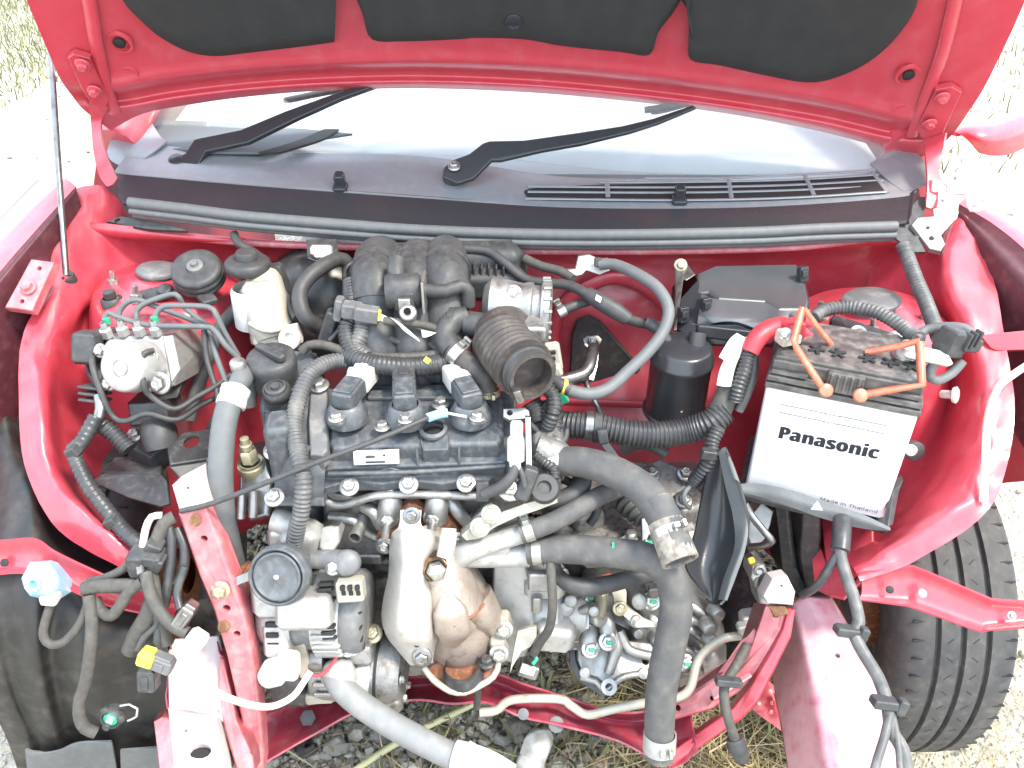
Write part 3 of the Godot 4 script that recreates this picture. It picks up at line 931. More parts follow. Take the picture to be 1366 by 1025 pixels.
	prism(st, [v(.3485,.5387,-.6826),v(.3569,.5387,-.679),v(.353,.506,-.6638),v(.3384,.4448,-.6538),v(.3236,.4005,-.6429),v(.3013,.376,-.633),v(.2575,.351,-.6167),v(.2078,.3227,-.5983),v(.1977,.3249,-.6117),v(.2507,.3525,-.6332),v(.2941,.3821,-.6489),v(.3152,.416,-.659),v(.3368,.4784,-.6697),v(.3457,.506,-.678)], v(0, -0.015, -0.012), 0.004, [[v(.3256,.4112,-.6499), 0.0025], [v(.2423,.3457,-.6169), 0.004]])
	part("post_lip", st, M.red, rpost)
	st = mb()
	rbox(st, v(.2931,.4091,-.6664), v(0.06, 0.004, 0.022), rot(-20, 0, 36), 0.002)
	part("pressed_pad", st, M.rail_pink, rpost)
	st = mb()
	prism(st, [v(.3203,.5461,-.6957),v(.3318,.5645,-.7077),v(.3492,.5715,-.7063),v(.3579,.5578,-.6914),v(.355,.5435,-.6821),v(.3245,.5412,-.6866)], v(0, -0.01, -0.02), 0.003, [[v(.3425,.5603,-.699), 0.002]])
	part("post_head", st, M.pale_pink, car, "white head of the right radiator post")  # whiter than the post below it
	st = mb()
	prism(st, [v(.3257,.5403,-.68),v(.3457,.5442,-.6766),v(.3485,.5379,-.6725),v(.3323,.5308,-.6739)], v(0, -0.003, -0.006), 0.001)
	part("rust_spot", st, M.rust_orange, cross)
	# braces that carried the headlamps and the upper tie bar
	st = mb()
	loft(st, [
		[v(.4405,.5731,-.7073),v(.4466,.5597,-.7046),v(.4466,.5485,-.6973),v(.4405,.5459,-.6897)],
		[v(.4976,.5803,-.712),v(.5026,.5624,-.7123),v(.4968,.5422,-.6992),v(.4881,.5412,-.6866)],
		[v(.5224,.5763,-.7094),v(.5257,.5584,-.7097),v(.5237,.5382,-.6966),v(.5147,.5364,-.6835)],
		[v(.5985,.5491,-.6918),v(.6025,.5318,-.6924),v(.5968,.5156,-.6819),v(.589,.514,-.669)],
		[v(.6204,.5443,-.6886),v(.6256,.5285,-.6903),v(.6179,.514,-.6809),v(.608,.514,-.669)],
		[v(.7012,.5412,-.6866),v(.7082,.5269,-.6893),v(.7082,.5189,-.684),v(.7012,.5204,-.6731)]], 14, 30, 0.003)
	var br = part("headlamp_brace", st, M.red, car)
	st = mb()
	disc(st, v(.4795,.5563,-.6964), v(0, 0.7, 0.7), 0.005, 0.002, 14)
	part("hole", st, M.black, br)
	st = mb()
	disc(st, v(.5205,.5523,-.6938), v(0, 0.7, 0.7), 0.006, 0.002, 14)
	part("hole", st, M.ink_grey, br)
	bolt(br, v(.6346,.5284,-.6783), v(0, 0.7, 0.7), 0.004)
	st = mb()
	loft(st, [
		[v(-.6928,.6177,-.7125),v(-.6999,.5971,-.711),v(-.6999,.5837,-.7023),v(-.6928,.581,-.6886)],
		[v(-.6275,.6224,-.7155),v(-.6358,.6027,-.7146),v(-.6358,.5892,-.7059),v(-.6294,.5896,-.6942)],
		[v(-.594,.6232,-.716),v(-.6019,.6042,-.7156),v(-.6038,.5884,-.7054),v(-.5996,.5888,-.6937)],
		[v(-.5679,.6091,-.7069),v(-.5755,.5932,-.7084),v(-.5793,.5837,-.7023),v(-.5753,.5833,-.6901)],
		[v(-.5167,.5699,-.7052),v(-.5257,.5543,-.707),v(-.5295,.5422,-.6992),v(-.5262,.5443,-.6886)],
		[v(-.4785,.537,-.7077),v(-.4851,.5227,-.7104),v(-.4871,.5161,-.7061),v(-.4843,.5174,-.695)],
		[v(-.4466,.5072,-.7242),v(-.4508,.4944,-.7278),v(-.4528,.486,-.7223),v(-.4506,.4888,-.7122)]], 14, 30, 0.003)
	br = part("headlamp_brace", st, M.red, car)
	st = mb()
	disc(st, v(-.6345,.5961,-.7044), v(0, 0.7, 0.7), 0.005, 0.002, 14)
	part("hole", st, M.black, br)
	# fender mounting tabs
	st = mb()
	prism(st, [v(-.7236,.8016,-.9988),v(-.6975,.8515,-1.055),v(-.6627,.8478,-1.0527),v(-.6831,.7971,-.9959)], v(0, -0.012, -0.01), 0.003, [[v(-.682,.8413,-1.0437), 0.0035], [v(-.6994,.8069,-1.007), 0.0035]])
	var tab = part("fender_bracket", st, M.red_dusty, car)
	bolt(tab, v(-.6923,.8213,-1.0211), v(-0.1, 0.8, 0.5), 0.008, M.red_dusty)
	st = mb()
	prism(st, [v(.6601,.7735,-.9686),v(.7504,.7863,-.965),v(.7504,.7617,-.949),v(.6833,.7549,-.9565),v(.6749,.7584,-.9588)], v(0, -0.004, -0.003), 0.001)
	part("fender_bracket", st, M.red, car)
	st = mb()
	prism(st, [v(.6288,.8549,-1.1765),v(.6383,.8648,-1.1829),v(.6642,.8668,-1.1842),v(.6659,.8547,-1.1645),v(.6721,.8371,-1.1411),v(.6651,.8274,-1.1348),v(.6519,.8273,-1.1466)], v(0, -0.006, 0), 0.002, [[v(.6543,.8418,-1.1537), 0.004], [v(.6511,.8536,-1.1673), 0.003]])
	part("hinge_plate", st, M.alu_pale, car)
	# pressed-in holes of the right apron
	st = mb()
	disc(st, v(.6751,.7836,-1.0407), v(0, 0.7, 0.6), 0.0095, 0.003, 18)
	part("hole", st, M.red_low, car)
	# cross tube beneath and a dark subframe so the bay has a floor behind the engine
	st = mb()
	rbox(st, v(0, 0.27, -1.02), v(0.86, 0.07, 0.13), Basis(), 0.03)
	rbox(st, v(-0.38, 0.29, -0.93), v(0.08, 0.08, 0.28), Basis(), 0.02)
	rbox(st, v(0.38, 0.29, -0.93), v(0.08, 0.08, 0.28), Basis(), 0.02)
	part("subframe", st, M.black_metal, car)
	st = mb()
	rbox(st, v(0, 0.22, -2.3), v(1.5, 0.06, 2.1), Basis(), 0.02)
	rbox(st, v(0, 0.45, -1.28), v(1.3, 0.45, 0.03), Basis(), 0.01)
	part("floor_pan", st, M.black_metal, car)
	# roof and pillars above the raised bonnet
	st = mb()
	loft(st, [[v(-0.55, 1.36, -2.15), v(0, 1.40, -2.08), v(0.55, 1.36, -2.15)], [v(-0.56, 1.44, -2.9), v(0, 1.48, -2.9), v(0.56, 1.44, -2.9)], [v(-0.52, 1.38, -3.9), v(0, 1.42, -3.95), v(0.52, 1.38, -3.9)]], 10, 10, 0.03, Vector3.UP)
	for s in [-1, 1]:
		tube(st, [v(s * 0.69, 0.92, -1.38), v(s * 0.62, 1.18, -1.8), v(s * 0.55, 1.37, -2.15)], 0.04, 10)
		tube(st, [v(s * 0.72, 0.95, -2.6), v(s * 0.56, 1.42, -2.7)], 0.05, 10)
		rbox(st, v(s * 0.7, 0.65, -3.4), v(0.12, 0.7, 1.4), Basis(), 0.05)
	part("roof", st, M.red, car)
	# door mirror
	st = mb()
	loft(st, [
		[v(.924,.8669,-1.6851),v(.9181,.8699,-1.6513),v(.9356,.8598,-1.6327),v(.9721,.8305,-1.6376)],
		[v(.9639,.8722,-1.7124),v(.9449,.883,-1.6479),v(.9576,.8654,-1.6126),v(1.0033,.8253,-1.6342)],
		[v(1.0401,.875,-1.738),v(1.0096,.8855,-1.6614),v(1.0219,.8649,-1.6361),v(1.0535,.8232,-1.6567)],
		[v(1.1243,.8879,-1.7822),v(1.0948,.8935,-1.7143),v(1.0977,.8722,-1.6885),v(1.1208,.8345,-1.6998)],
		[v(1.1873,.8818,-1.814),v(1.1736,.8782,-1.7759),v(1.1701,.8643,-1.7549),v(1.1837,.8395,-1.7627)]], 12, 16, 0.012, v(0, 0.3, 1))
	part("door_mirror", st, M.red, car)

# ---------------------------------------------------------------- bonnet
func bonnet() -> void:
	var st = mb()
	loft(st, [
		[v(-.6808,.9535,-1.3537), v(-.6227,.9789,-1.3614), v(-.5521,.9885,-1.3825), v(-.4565,.9957,-1.4099), v(-.3329,.9988,-1.4405), v(-.165,.996,-1.4707), v(.0231,.9859,-1.4867), v(.2004,.9724,-1.4828), v(.3749,.9568,-1.46), v(.5309,.9364,-1.4267), v(.6392,.9151,-1.399), v(.7126,.8942,-1.3803)],
		[v(-.6941,.9968,-1.3135), v(-.6373,.9961,-1.3358), v(-.5622,1.0048,-1.36), v(-.4596,1.0111,-1.3908), v(-.3276,1.0137,-1.424), v(-.1623,1.0112,-1.4529), v(.0227,1.0016,-1.4684), v(.1971,.9882,-1.4648), v(.3696,.9727,-1.4428), v(.5355,.9537,-1.4056), v(.6494,.934,-1.3741), v(.7268,.9279,-1.3462)],
		[v(-.7007,1.0216,-1.3022), v(-.6499,1.0068,-1.3412), v(-.5722,1.0151,-1.3672), v(-.4656,1.0212,-1.4002), v(-.3286,1.0237,-1.4351), v(-.1627,1.0215,-1.464), v(.0228,1.012,-1.4794), v(.1976,.9987,-1.4758), v(.371,.9831,-1.4535), v(.5453,.9647,-1.4126), v(.6641,.9458,-1.3776), v(.7373,.9546,-1.3314)],
		[v(-.6944,1.0544,-1.2706), v(-.64,1.0326,-1.3042), v(-.562,1.0408,-1.33), v(-.4547,1.0469,-1.3624), v(-.3173,1.0496,-1.3962), v(-.157,1.0481,-1.4228), v(.022,1.0393,-1.4371), v(.1906,1.0264,-1.4341), v(.3587,1.0109,-1.4138), v(.5356,.9932,-1.3731), v(.6556,.9751,-1.3377), v(.7298,.9984,-1.2929)],
		[v(-.6868,1.102,-1.2445), v(-.6412,1.0599,-1.2919), v(-.5617,1.0681,-1.3184), v(-.4518,1.0742,-1.3515), v(-.3115,1.0773,-1.3853), v(-.154,1.0764,-1.4106), v(.0215,1.0681,-1.4242), v(.1869,1.0555,-1.4215), v(.3526,1.0401,-1.4022), v(.5366,1.0229,-1.3593), v(.6605,1.0055,-1.3215), v(.7261,1.0534,-1.2599)],
		[v(-.6725,1.172,-1.2044), v(-.634,1.1123,-1.2632), v(-.553,1.1205,-1.2898), v(-.4409,1.1272,-1.3226), v(-.2984,1.1311,-1.3553), v(-.1473,1.1312,-1.3778), v(.0206,1.124,-1.39), v(.1786,1.1121,-1.3878), v(.3385,1.0968,-1.3706), v(.5334,1.0801,-1.3252), v(.6632,1.0636,-1.2845), v(.7034,1.1688,-1.1924)],
		[v(-.6546,1.2384,-1.1659), v(-.6103,1.187,-1.2208), v(-.5298,1.1957,-1.2456), v(-.4184,1.2033,-1.2758), v(-.2781,1.2084,-1.305), v(-.137,1.2098,-1.3238), v(.0191,1.204,-1.3341), v(.166,1.1931,-1.3325), v(.3155,1.1784,-1.3186), v(.5055,1.1609,-1.2784), v(.6327,1.1439,-1.2416), v(.682,1.2304,-1.1593)],
		[v(-.6294,1.3124,-1.125), v(-.5871,1.3123,-1.1424), v(-.525,1.3121,-1.1657), v(-.4368,1.3119,-1.1944), v(-.3182,1.3117,-1.2247), v(-.1529,1.3116,-1.251), v(.0328,1.3115,-1.2585), v(.2037,1.3116,-1.2448), v(.3657,1.3118,-1.2137), v(.5026,1.3121,-1.1735), v(.5913,1.3123,-1.1407), v(.6467,1.3125,-1.1176)],
		[v(-.5558,1.4768,-1.0392), v(-.5171,1.4787,-1.0519), v(-.4609,1.4812,-1.0686), v(-.3822,1.4843,-1.0888), v(-.278,1.4874,-1.1097), v(-.1353,1.4902,-1.1276), v(.0233,1.491,-1.133), v(.17,1.4897,-1.1244), v(.311,1.4866,-1.1038), v(.4329,1.4824,-1.0762), v(.5135,1.4789,-1.053), v(.5646,1.4764,-1.0362)],
		[v(-.4577,1.6534,-.949), v(-.4243,1.6562,-.957), v(-.3763,1.6598,-.9674), v(-.3102,1.6641,-.9796), v(-.2243,1.6685,-.992), v(-.1087,1.6721,-1.0024), v(.0184,1.6732,-1.0055), v(.1361,1.6715,-1.0006), v(.2508,1.6673,-.9886), v(.3522,1.6615,-.9721), v(.4208,1.6564,-.9578), v(.465,1.6527,-.9472)]], 66, 60, 0.012, v(0, -0.57, 0.82))
	var hood = part("bonnet", st, M.red, car)
	st = mb()
	loft(st, [
		[v(-.5536,1.2067,-1.228), v(-.5616,1.166,-1.2535), v(-.5527,1.1346,-1.2788), v(-.539,1.1079,-1.3025), v(-.5111,1.0813,-1.331), v(-.4763,1.0712,-1.3496), v(-.4208,1.0742,-1.3643), v(-.291,1.0862,-1.3869)],
		[v(-.5443,1.2133,-1.2085), v(-.5513,1.1742,-1.2332), v(-.5417,1.1442,-1.2578), v(-.5274,1.1188,-1.2807), v(-.4994,1.0934,-1.3082), v(-.4648,1.0839,-1.3261), v(-.4103,1.0868,-1.34), v(-.2843,1.0985,-1.3613)],
		[v(-.5388,1.2234,-1.1985), v(-.5439,1.1868,-1.2223), v(-.5327,1.1588,-1.2459), v(-.5171,1.1351,-1.268), v(-.4884,1.1116,-1.2942), v(-.4535,1.1028,-1.3114), v(-.3998,1.1057,-1.3248), v(-.2781,1.1168,-1.3448)],
		[v(-.5272,1.2562,-1.1797), v(-.5258,1.2272,-1.2005), v(-.5095,1.2051,-1.2216), v(-.4893,1.1867,-1.2413), v(-.4581,1.1686,-1.2639), v(-.4219,1.162,-1.2793), v(-.3704,1.1646,-1.2912), v(-.2617,1.1739,-1.3078)],
		[v(-.5044,1.32,-1.143), v(-.491,1.3043,-1.1584), v(-.4653,1.2928,-1.1747), v(-.4368,1.2834,-1.19), v(-.4013,1.2745,-1.2062), v(-.363,1.2715,-1.2182), v(-.3157,1.2732,-1.2277), v(-.2313,1.2789,-1.2393)],
		[v(-.472,1.4098,-1.0907), v(-.4425,1.4105,-1.0993), v(-.4047,1.4113,-1.1095), v(-.366,1.4121,-1.119), v(-.3262,1.4128,-1.1277), v(-.2856,1.4135,-1.1356), v(-.2442,1.4141,-1.1426), v(-.1919,1.4147,-1.1498)]], 28, 14, 0.006, v(0, -0.57, 0.82))
	part("sound_pad", st, M.felt, hood)
	st = mb()
	loft(st, [
		[v(-.2405,1.1543,-1.3482), v(-.2363,1.1307,-1.3654), v(-.2306,1.0894,-1.3953), v(-.1804,1.0842,-1.4059), v(-.0886,1.0865,-1.4125), v(-.0536,1.0888,-1.4126), v(.0213,1.0861,-1.4153), v(.0845,1.0746,-1.4211), v(.1833,1.0656,-1.4185), v(.2311,1.0616,-1.4147), v(.2378,1.1011,-1.3859), v(.2539,1.1348,-1.3597), v(.2607,1.1548,-1.3445)],
		[v(-.2357,1.1635,-1.3243), v(-.2314,1.1409,-1.3408), v(-.2254,1.1016,-1.3692), v(-.1763,1.0967,-1.3793), v(-.0866,1.099,-1.3856), v(-.0524,1.1012,-1.3857), v(.0208,1.0986,-1.3883), v(.0826,1.0876,-1.3938), v(.1791,1.079,-1.3913), v(.2257,1.0751,-1.3877), v(.2327,1.1128,-1.3603), v(.2486,1.1448,-1.3353), v(.2553,1.1639,-1.3208)],
		[v(-.2322,1.1773,-1.3103), v(-.2275,1.1563,-1.3257), v(-.2209,1.1198,-1.3523), v(-.1728,1.1153,-1.3618), v(-.085,1.1174,-1.3679), v(-.0514,1.1195,-1.368), v(.0204,1.1171,-1.3705), v(.0809,1.1069,-1.3755), v(.1755,1.0989,-1.3729), v(.2209,1.0953,-1.3695), v(.2284,1.1301,-1.3439), v(.2444,1.1598,-1.3206), v(.2512,1.1776,-1.307)],
		[v(-.2235,1.2209,-1.2811), v(-.2177,1.2046,-1.2934), v(-.2091,1.1764,-1.3143), v(-.1636,1.1731,-1.3224), v(-.0806,1.1749,-1.3279), v(-.0488,1.1765,-1.3282), v(.0193,1.1747,-1.3301), v(.0766,1.1669,-1.3337), v(.166,1.1606,-1.3308), v(.2079,1.1577,-1.3276), v(.2176,1.1844,-1.3076), v(.2337,1.2073,-1.2891), v(.2409,1.2212,-1.2782)],
		[v(-.2072,1.3034,-1.2257), v(-.1993,1.2949,-1.2327), v(-.1875,1.2805,-1.2444), v(-.1467,1.279,-1.25), v(-.0726,1.2801,-1.2547), v(-.0439,1.281,-1.2552), v(.0174,1.2801,-1.2564), v(.0688,1.2761,-1.2577), v(.1487,1.2727,-1.2542), v(.1843,1.271,-1.2514), v(.1976,1.2845,-1.2403), v(.2136,1.2962,-1.2298), v(.2214,1.3035,-1.2236)],
		[v(-.1851,1.4147,-1.1506), v(-.1749,1.4148,-1.1518), v(-.1594,1.415,-1.1535), v(-.1249,1.4152,-1.1566), v(-.0622,1.4155,-1.1603), v(-.0377,1.4156,-1.1611), v(.0149,1.4156,-1.1615), v(.0587,1.4155,-1.1604), v(.1267,1.4152,-1.1564), v(.1543,1.415,-1.154), v(.1714,1.4149,-1.1522), v(.1868,1.4147,-1.1504), v(.1949,1.4146,-1.1495)]], 48, 14, 0.006, v(0, -0.57, 0.82))
	part("sound_pad", st, M.felt, hood)
	st = mb()
	loft(st, [
		[v(.2618,1.1548,-1.3443), v(.2766,1.1354,-1.3552), v(.2882,1.0977,-1.3795), v(.2997,1.056,-1.4064), v(.3489,1.0474,-1.4016), v(.4145,1.0347,-1.3937), v(.4831,1.0243,-1.3803), v(.5169,1.0299,-1.365), v(.5466,1.0502,-1.3401), v(.5678,1.0754,-1.3145), v(.5814,1.1109,-1.2845), v(.584,1.1564,-1.2515), v(.5658,1.2072,-1.223)],
		[v(.2564,1.1639,-1.3206), v(.2708,1.1453,-1.331), v(.2821,1.1094,-1.3541), v(.2932,1.0698,-1.3797), v(.3413,1.0616,-1.3752), v(.4052,1.0493,-1.3677), v(.4722,1.0394,-1.3549), v(.5055,1.0447,-1.3403), v(.5349,1.0639,-1.3165), v(.5561,1.0878,-1.292), v(.5698,1.1215,-1.2631), v(.573,1.165,-1.2315), v(.5562,1.2137,-1.2038)],
		[v(.2523,1.1776,-1.3068), v(.2661,1.1603,-1.3165), v(.2771,1.1269,-1.3379), v(.2879,1.0903,-1.3615), v(.3348,1.0826,-1.3571), v(.3968,1.0711,-1.3498), v(.4624,1.0618,-1.3374), v(.4952,1.0666,-1.3235), v(.5245,1.0842,-1.3011), v(.546,1.1064,-1.2778), v(.5604,1.1377,-1.2506), v(.5646,1.1782,-1.2206), v(.5503,1.2238,-1.194)],
		[v(.2419,1.2212,-1.278), v(.2541,1.2076,-1.2855), v(.2643,1.1818,-1.3018), v(.2743,1.1537,-1.3196), v(.3177,1.1477,-1.3152), v(.3744,1.1386,-1.3084), v(.4361,1.1311,-1.2968), v(.4676,1.1345,-1.2848), v(.497,1.1477,-1.2661), v(.5194,1.1645,-1.2467), v(.536,1.1885,-1.2239), v(.5436,1.2202,-1.199), v(.5372,1.2564,-1.176)],
		[v(.2223,1.3035,-1.2235), v(.2315,1.2963,-1.2271), v(.2406,1.2829,-1.235), v(.2496,1.2687,-1.2435), v(.2868,1.2654,-1.2391), v(.3338,1.2604,-1.2328), v(.3883,1.2561,-1.2225), v(.4174,1.2574,-1.2137), v(.4464,1.2637,-1.201), v(.4699,1.2718,-1.188), v(.4898,1.2839,-1.1731), v(.5031,1.3004,-1.1571), v(.5115,1.32,-1.1405)],
		[v(.1958,1.4146,-1.1494), v(.2013,1.4146,-1.1487), v(.2098,1.4145,-1.1476), v(.2182,1.4144,-1.1464), v(.2476,1.414,-1.1421), v(.2823,1.4135,-1.1362), v(.3278,1.4128,-1.1274), v(.3533,1.4124,-1.1218), v(.3808,1.4118,-1.1154), v(.4047,1.4113,-1.1095), v(.4275,1.4108,-1.1034), v(.447,1.4104,-1.098), v(.475,1.4097,-1.0898)]], 48, 14, 0.006, v(0, -0.57, 0.82))
	part("sound_pad", st, M.felt, hood)
	st = mb()
	disc(st, v(.0024,1.1219,-1.366), v(0, -0.57, 0.82), 0.014, 0.003, 20)
	part("pad_clip", st, M.plastic_clean, hood)
	# black discs standing for the dark of the two round holes, each in a pressed ring
	for p in [[v(-.5945,1.1049,-1.2822), v(-.6063,1.0533,-1.3136)], [v(.6242,1.0538,-1.3059), v(.6449,.9913,-1.3408)]]:
		st = mb()
		disc(st, p[0], v(0, -0.57, 0.82), 0.009, 0.005, 20)
		part("hole_dark", st, M.black, hood)
		st = mb()
		lathe(st, [Vector2(0.020, -0.002), Vector2(0.019, 0.0035), Vector2(0.016, 0.0035), Vector2(0.015, -0.002)], p[0], v(0, -0.57, 0.82), 28)
		part("pressed_ring", st, M.red, hood)
		st = mb()
		lathe(st, [Vector2(0.016, -0.002), Vector2(0.015, 0.003), Vector2(0.013, 0.003), Vector2(0.012, -0.002)], p[1], v(0, -0.57, 0.82), 28)
		part("pressed_ring", st, M.red, hood)
	# stiffening channels along the sides
	st = mb()
	tube(st, [v(-.5852,1.2274,-1.1977),v(-.6002,1.1685,-1.2329),v(-.6244,1.103,-1.2689),v(-.6475,1.0289,-1.3109),v(-.6578,.9875,-1.3365)], 0.011, 10, {"flat": 0.6, "up": v(0, -0.57, 0.82)})
	tube(st, [v(.605,1.228,-1.1893),v(.6236,1.1698,-1.2224),v(.6483,1.093,-1.2656),v(.6681,1.0036,-1.3195),v(.6822,.9457,-1.3549)], 0.011, 10, {"flat": 0.6, "up": v(0, -0.57, 0.82)})
	part("stiffening_channel", st, M.red, hood)
	# hinges: plate on the bonnet, arm down to the body
	for s in [-1, 1]:
		st = mb()
		if s < 0:
			prism(st, [v(-.6634,1.0873,-1.2508),v(-.6527,1.0935,-1.2511),v(-.6366,1.0848,-1.2642),v(-.6468,1.0149,-1.3112),v(-.6642,.9917,-1.3198),v(-.6741,1.0076,-1.303),v(-.6722,1.0376,-1.2816)], v(0, 0.006, -0.008), 0.002)
			loft(st, [[v(-.6726,1.0184,-1.296),v(-.6653,1.0092,-1.3058),v(-.6565,.9982,-1.3174)], [v(-.6951,.9725,-1.3244),v(-.6865,.9725,-1.3244),v(-.6791,.9725,-1.3244)], [v(-.6808,.9421,-1.2808),v(-.6723,.9421,-1.2808),v(-.6637,.9441,-1.2821)], [v(-.667,.9126,-1.2497),v(-.6537,.9166,-1.2523),v(-.6453,.9207,-1.255)], [v(-.6537,.8953,-1.2385),v(-.6441,.8984,-1.2405),v(-.6368,.9065,-1.2458)]], 6, 20, 0.005)
		else:
			prism(st, [v(.6752,.9606,-1.3366),v(.6643,1.034,-1.2877),v(.6818,1.0414,-1.2746),v(.6995,1.033,-1.2722),v(.7114,.9696,-1.3122),v(.7178,.946,-1.3269),v(.7058,.9282,-1.3451)], v(0, 0.006, -0.008), 0.002)
			loft(st, [[v(.6935,.9439,-1.3387),v(.7048,.9504,-1.3288),v(.7156,.9613,-1.316)], [v(.6788,.9267,-1.2828),v(.691,.9267,-1.2828),v(.7033,.9267,-1.2828)], [v(.6706,.8994,-1.2412),v(.6803,.8994,-1.2412),v(.6888,.8994,-1.2412)], [v(.663,.8715,-1.2111),v(.6714,.8695,-1.2098),v(.681,.8715,-1.2111)]], 6, 20, 0.005)
		var h = part("hinge", st, M.red, hood)
		var bs = [v(-.6493,1.0767,-1.262), v(-.6563,1.0324,-1.2899)] if s < 0 else [v(.6778,1.0229,-1.2869), v(.6854,.9743,-1.3175)]
		for p in bs: bolt(h, p, v(0, -0.57, 0.82), 0.008, M.red)

# ---------------------------------------------------------------- scuttle panel, windscreen, wipers
func cowl_and_screen() -> void:
	var st = mb()
	loft(st, [
		[v(-.6543,.904,-1.2799),v(-.435,.8901,-1.2649),v(-.151,.8742,-1.2487),v(.0941,.8626,-1.2352),v(.3876,.8626,-1.2352),v(.6223,.8732,-1.248),v(.6616,.8815,-1.2534)],
		[v(-.6594,.906,-1.2932),v(-.4383,.892,-1.2781),v(-.1521,.876,-1.2617),v(.0949,.8643,-1.2481),v(.3906,.8643,-1.2481),v(.6271,.876,-1.2617),v(.6667,.8843,-1.2671)],
		[v(-.6564,.916,-1.3473),v(-.4534,.9052,-1.3403),v(-.158,.8955,-1.334),v(.0982,.8741,-1.3082),v(.4042,.8741,-1.3082),v(.6337,.8837,-1.3144),v(.6783,.8944,-1.3214)],
		[v(-.645,.9228,-1.3815),v(-.4635,.9092,-1.3787),v(-.1615,.9037,-1.3751),v(.1004,.8761,-1.3453),v(.4132,.8761,-1.3453),v(.6348,.8849,-1.351),v(.6804,.898,-1.3595)]], 60, 24, 0.004, Vector3.UP)
	var cowl = part("scuttle_panel", st, M.cowl, car)
	st = mb()
	loft(st, [
		[v(-.6161,.8791,-1.2041),v(-.4198,.8571,-1.1899),v(-.1451,.845,-1.1701),v(.0908,.8381,-1.1656),v(.374,.8421,-1.1681),v(.5982,.8549,-1.1765),v(.6241,.8589,-1.1791)],
		[v(-.6294,.8856,-1.2203),v(-.4215,.8653,-1.2011),v(-.1463,.8532,-1.1873),v(.0916,.8482,-1.184),v(.377,.8522,-1.1866),v(.603,.8611,-1.1925),v(.6339,.8671,-1.1964)],
		[v(-.6568,.9045,-1.2862),v(-.4366,.8905,-1.2712),v(-.1516,.8746,-1.2549),v(.0945,.8629,-1.2413),v(.3891,.8629,-1.2413),v(.6247,.8746,-1.2549),v(.6641,.8829,-1.2602)]], 60, 14, 0.003, v(0, 0.3, 1))
	part("front_face", st, M.plastic_clean, cowl)
	# air intake: dark trough with slats
	st = mb()
	loft(st, [[v(.0247,.8706,-1.2588),v(.2683,.8679,-1.2558),v(.4539,.8708,-1.2584),v(.6152,.8798,-1.2654)], [v(.0277,.8741,-1.2891),v(.2732,.8745,-1.2882),v(.4623,.8783,-1.2919),v(.6203,.8865,-1.2983)], [v(.123,.8764,-1.3013),v(.2761,.8783,-1.3073),v(.4686,.882,-1.3157),v(.61,.8888,-1.3225)]], 30, 8, 0.0015, Vector3.UP)
	part("intake_trough", st, M.black, cowl)
	for q in [[v(.021,.8692,-1.2556),v(.2678,.8677,-1.2528),v(.4533,.8704,-1.2557),v(.6167,.8784,-1.2621)], [v(.0263,.8733,-1.2767),v(.2711,.8726,-1.275),v(.4588,.8754,-1.278),v(.6218,.8813,-1.2831)], [v(.0265,.8763,-1.2941),v(.2734,.8762,-1.2905),v(.4627,.8791,-1.2935),v(.6245,.8856,-1.299)], [v(.1489,.8785,-1.3087),v(.2761,.8793,-1.308),v(.4669,.8825,-1.3101),v(.6225,.8897,-1.3159)], [v(.2267,.8817,-1.3203),v(.3419,.8817,-1.3203),v(.47,.886,-1.3231),v(.6109,.8925,-1.3273)]]:
		st = mb()
		tube(st, q, 0.0035, 8, {"flat": 0.5, "up": Vector3.UP, "step": 0.03})
		part("slat", st, M.cowl, cowl)
	st = mb()
	for q in [[v(.1586,.8711,-1.261),v(.1613,.8789,-1.3054)], [v(.3624,.8698,-1.2577),v(.3685,.8816,-1.313)], [v(.4985,.8739,-1.2604),v(.4996,.887,-1.3202)], [v(.6187,.8777,-1.2605),v(.6151,.8921,-1.3246)]]:
		tube(st, q, 0.004, 8, {"flat": 0.5, "up": Vector3.UP})
	part("crossbar", st, M.cowl, cowl)
	for p in [v(-.2834,.8963,-1.2689), v(.2749,.8804,-1.2527)]:
		st = mb()
		rbox(st, p, v(0.017, 0.026, 0.02), rot(20, 0, 0), 0.004)
		rbox(st, p + v(0, -0.012, 0.002), v(0.024, 0.012, 0.024), rot(20, 0, 0), 0.004)
		part("fixing_clip", st, M.plastic_clean, cowl)
	# grey end caps
	st = mb()
	loft(st, [[v(-.6949,.9192,-1.3494),v(-.6922,.9395,-1.3865),v(-.6705,.9451,-1.4139),v(-.6526,.946,-1.4503)], [v(-.6821,.9094,-1.3311),v(-.6654,.9214,-1.3508),v(-.6426,.9264,-1.3779),v(-.6203,.9295,-1.4038)], [v(-.6442,.9013,-1.308),v(-.6313,.9088,-1.3247),v(-.614,.9192,-1.3494),v(-.6031,.9272,-1.3844)]], 10, 10, 0.003, Vector3.UP)
	part("end_cap", st, M.cowl, cowl)
	st = mb()
	loft(st, [[v(.6198,.8989,-1.3481),v(.6526,.9059,-1.3766),v(.697,.914,-1.3937),v(.7078,.91,-1.3673)], [v(.6353,.8848,-1.3032),v(.6631,.8917,-1.3137),v(.6859,.8976,-1.3115),v(.6996,.9007,-1.3017)], [v(.6469,.8781,-1.2631),v(.6593,.8822,-1.2658),v(.6766,.8864,-1.2685),v(.689,.8905,-1.2712)]], 10, 10, 0.003, Vector3.UP)
	part("end_cap", st, M.cowl, cowl)
	st = mb()
	prism(st, [v(-.6496,.8507,-1.2),v(-.628,.8587,-1.2052),v(-.5388,.8512,-1.186),v(-.5129,.8451,-1.1761),v(-.5745,.8452,-1.1821),v(-.6054,.8473,-1.1894)], v(0, -0.004, 0), 0.001, [[v(-.6318,.8534,-1.1994), 0.005, 0.003]])
	part("end_bracket", st, M.plastic, cowl)
	st = mb()
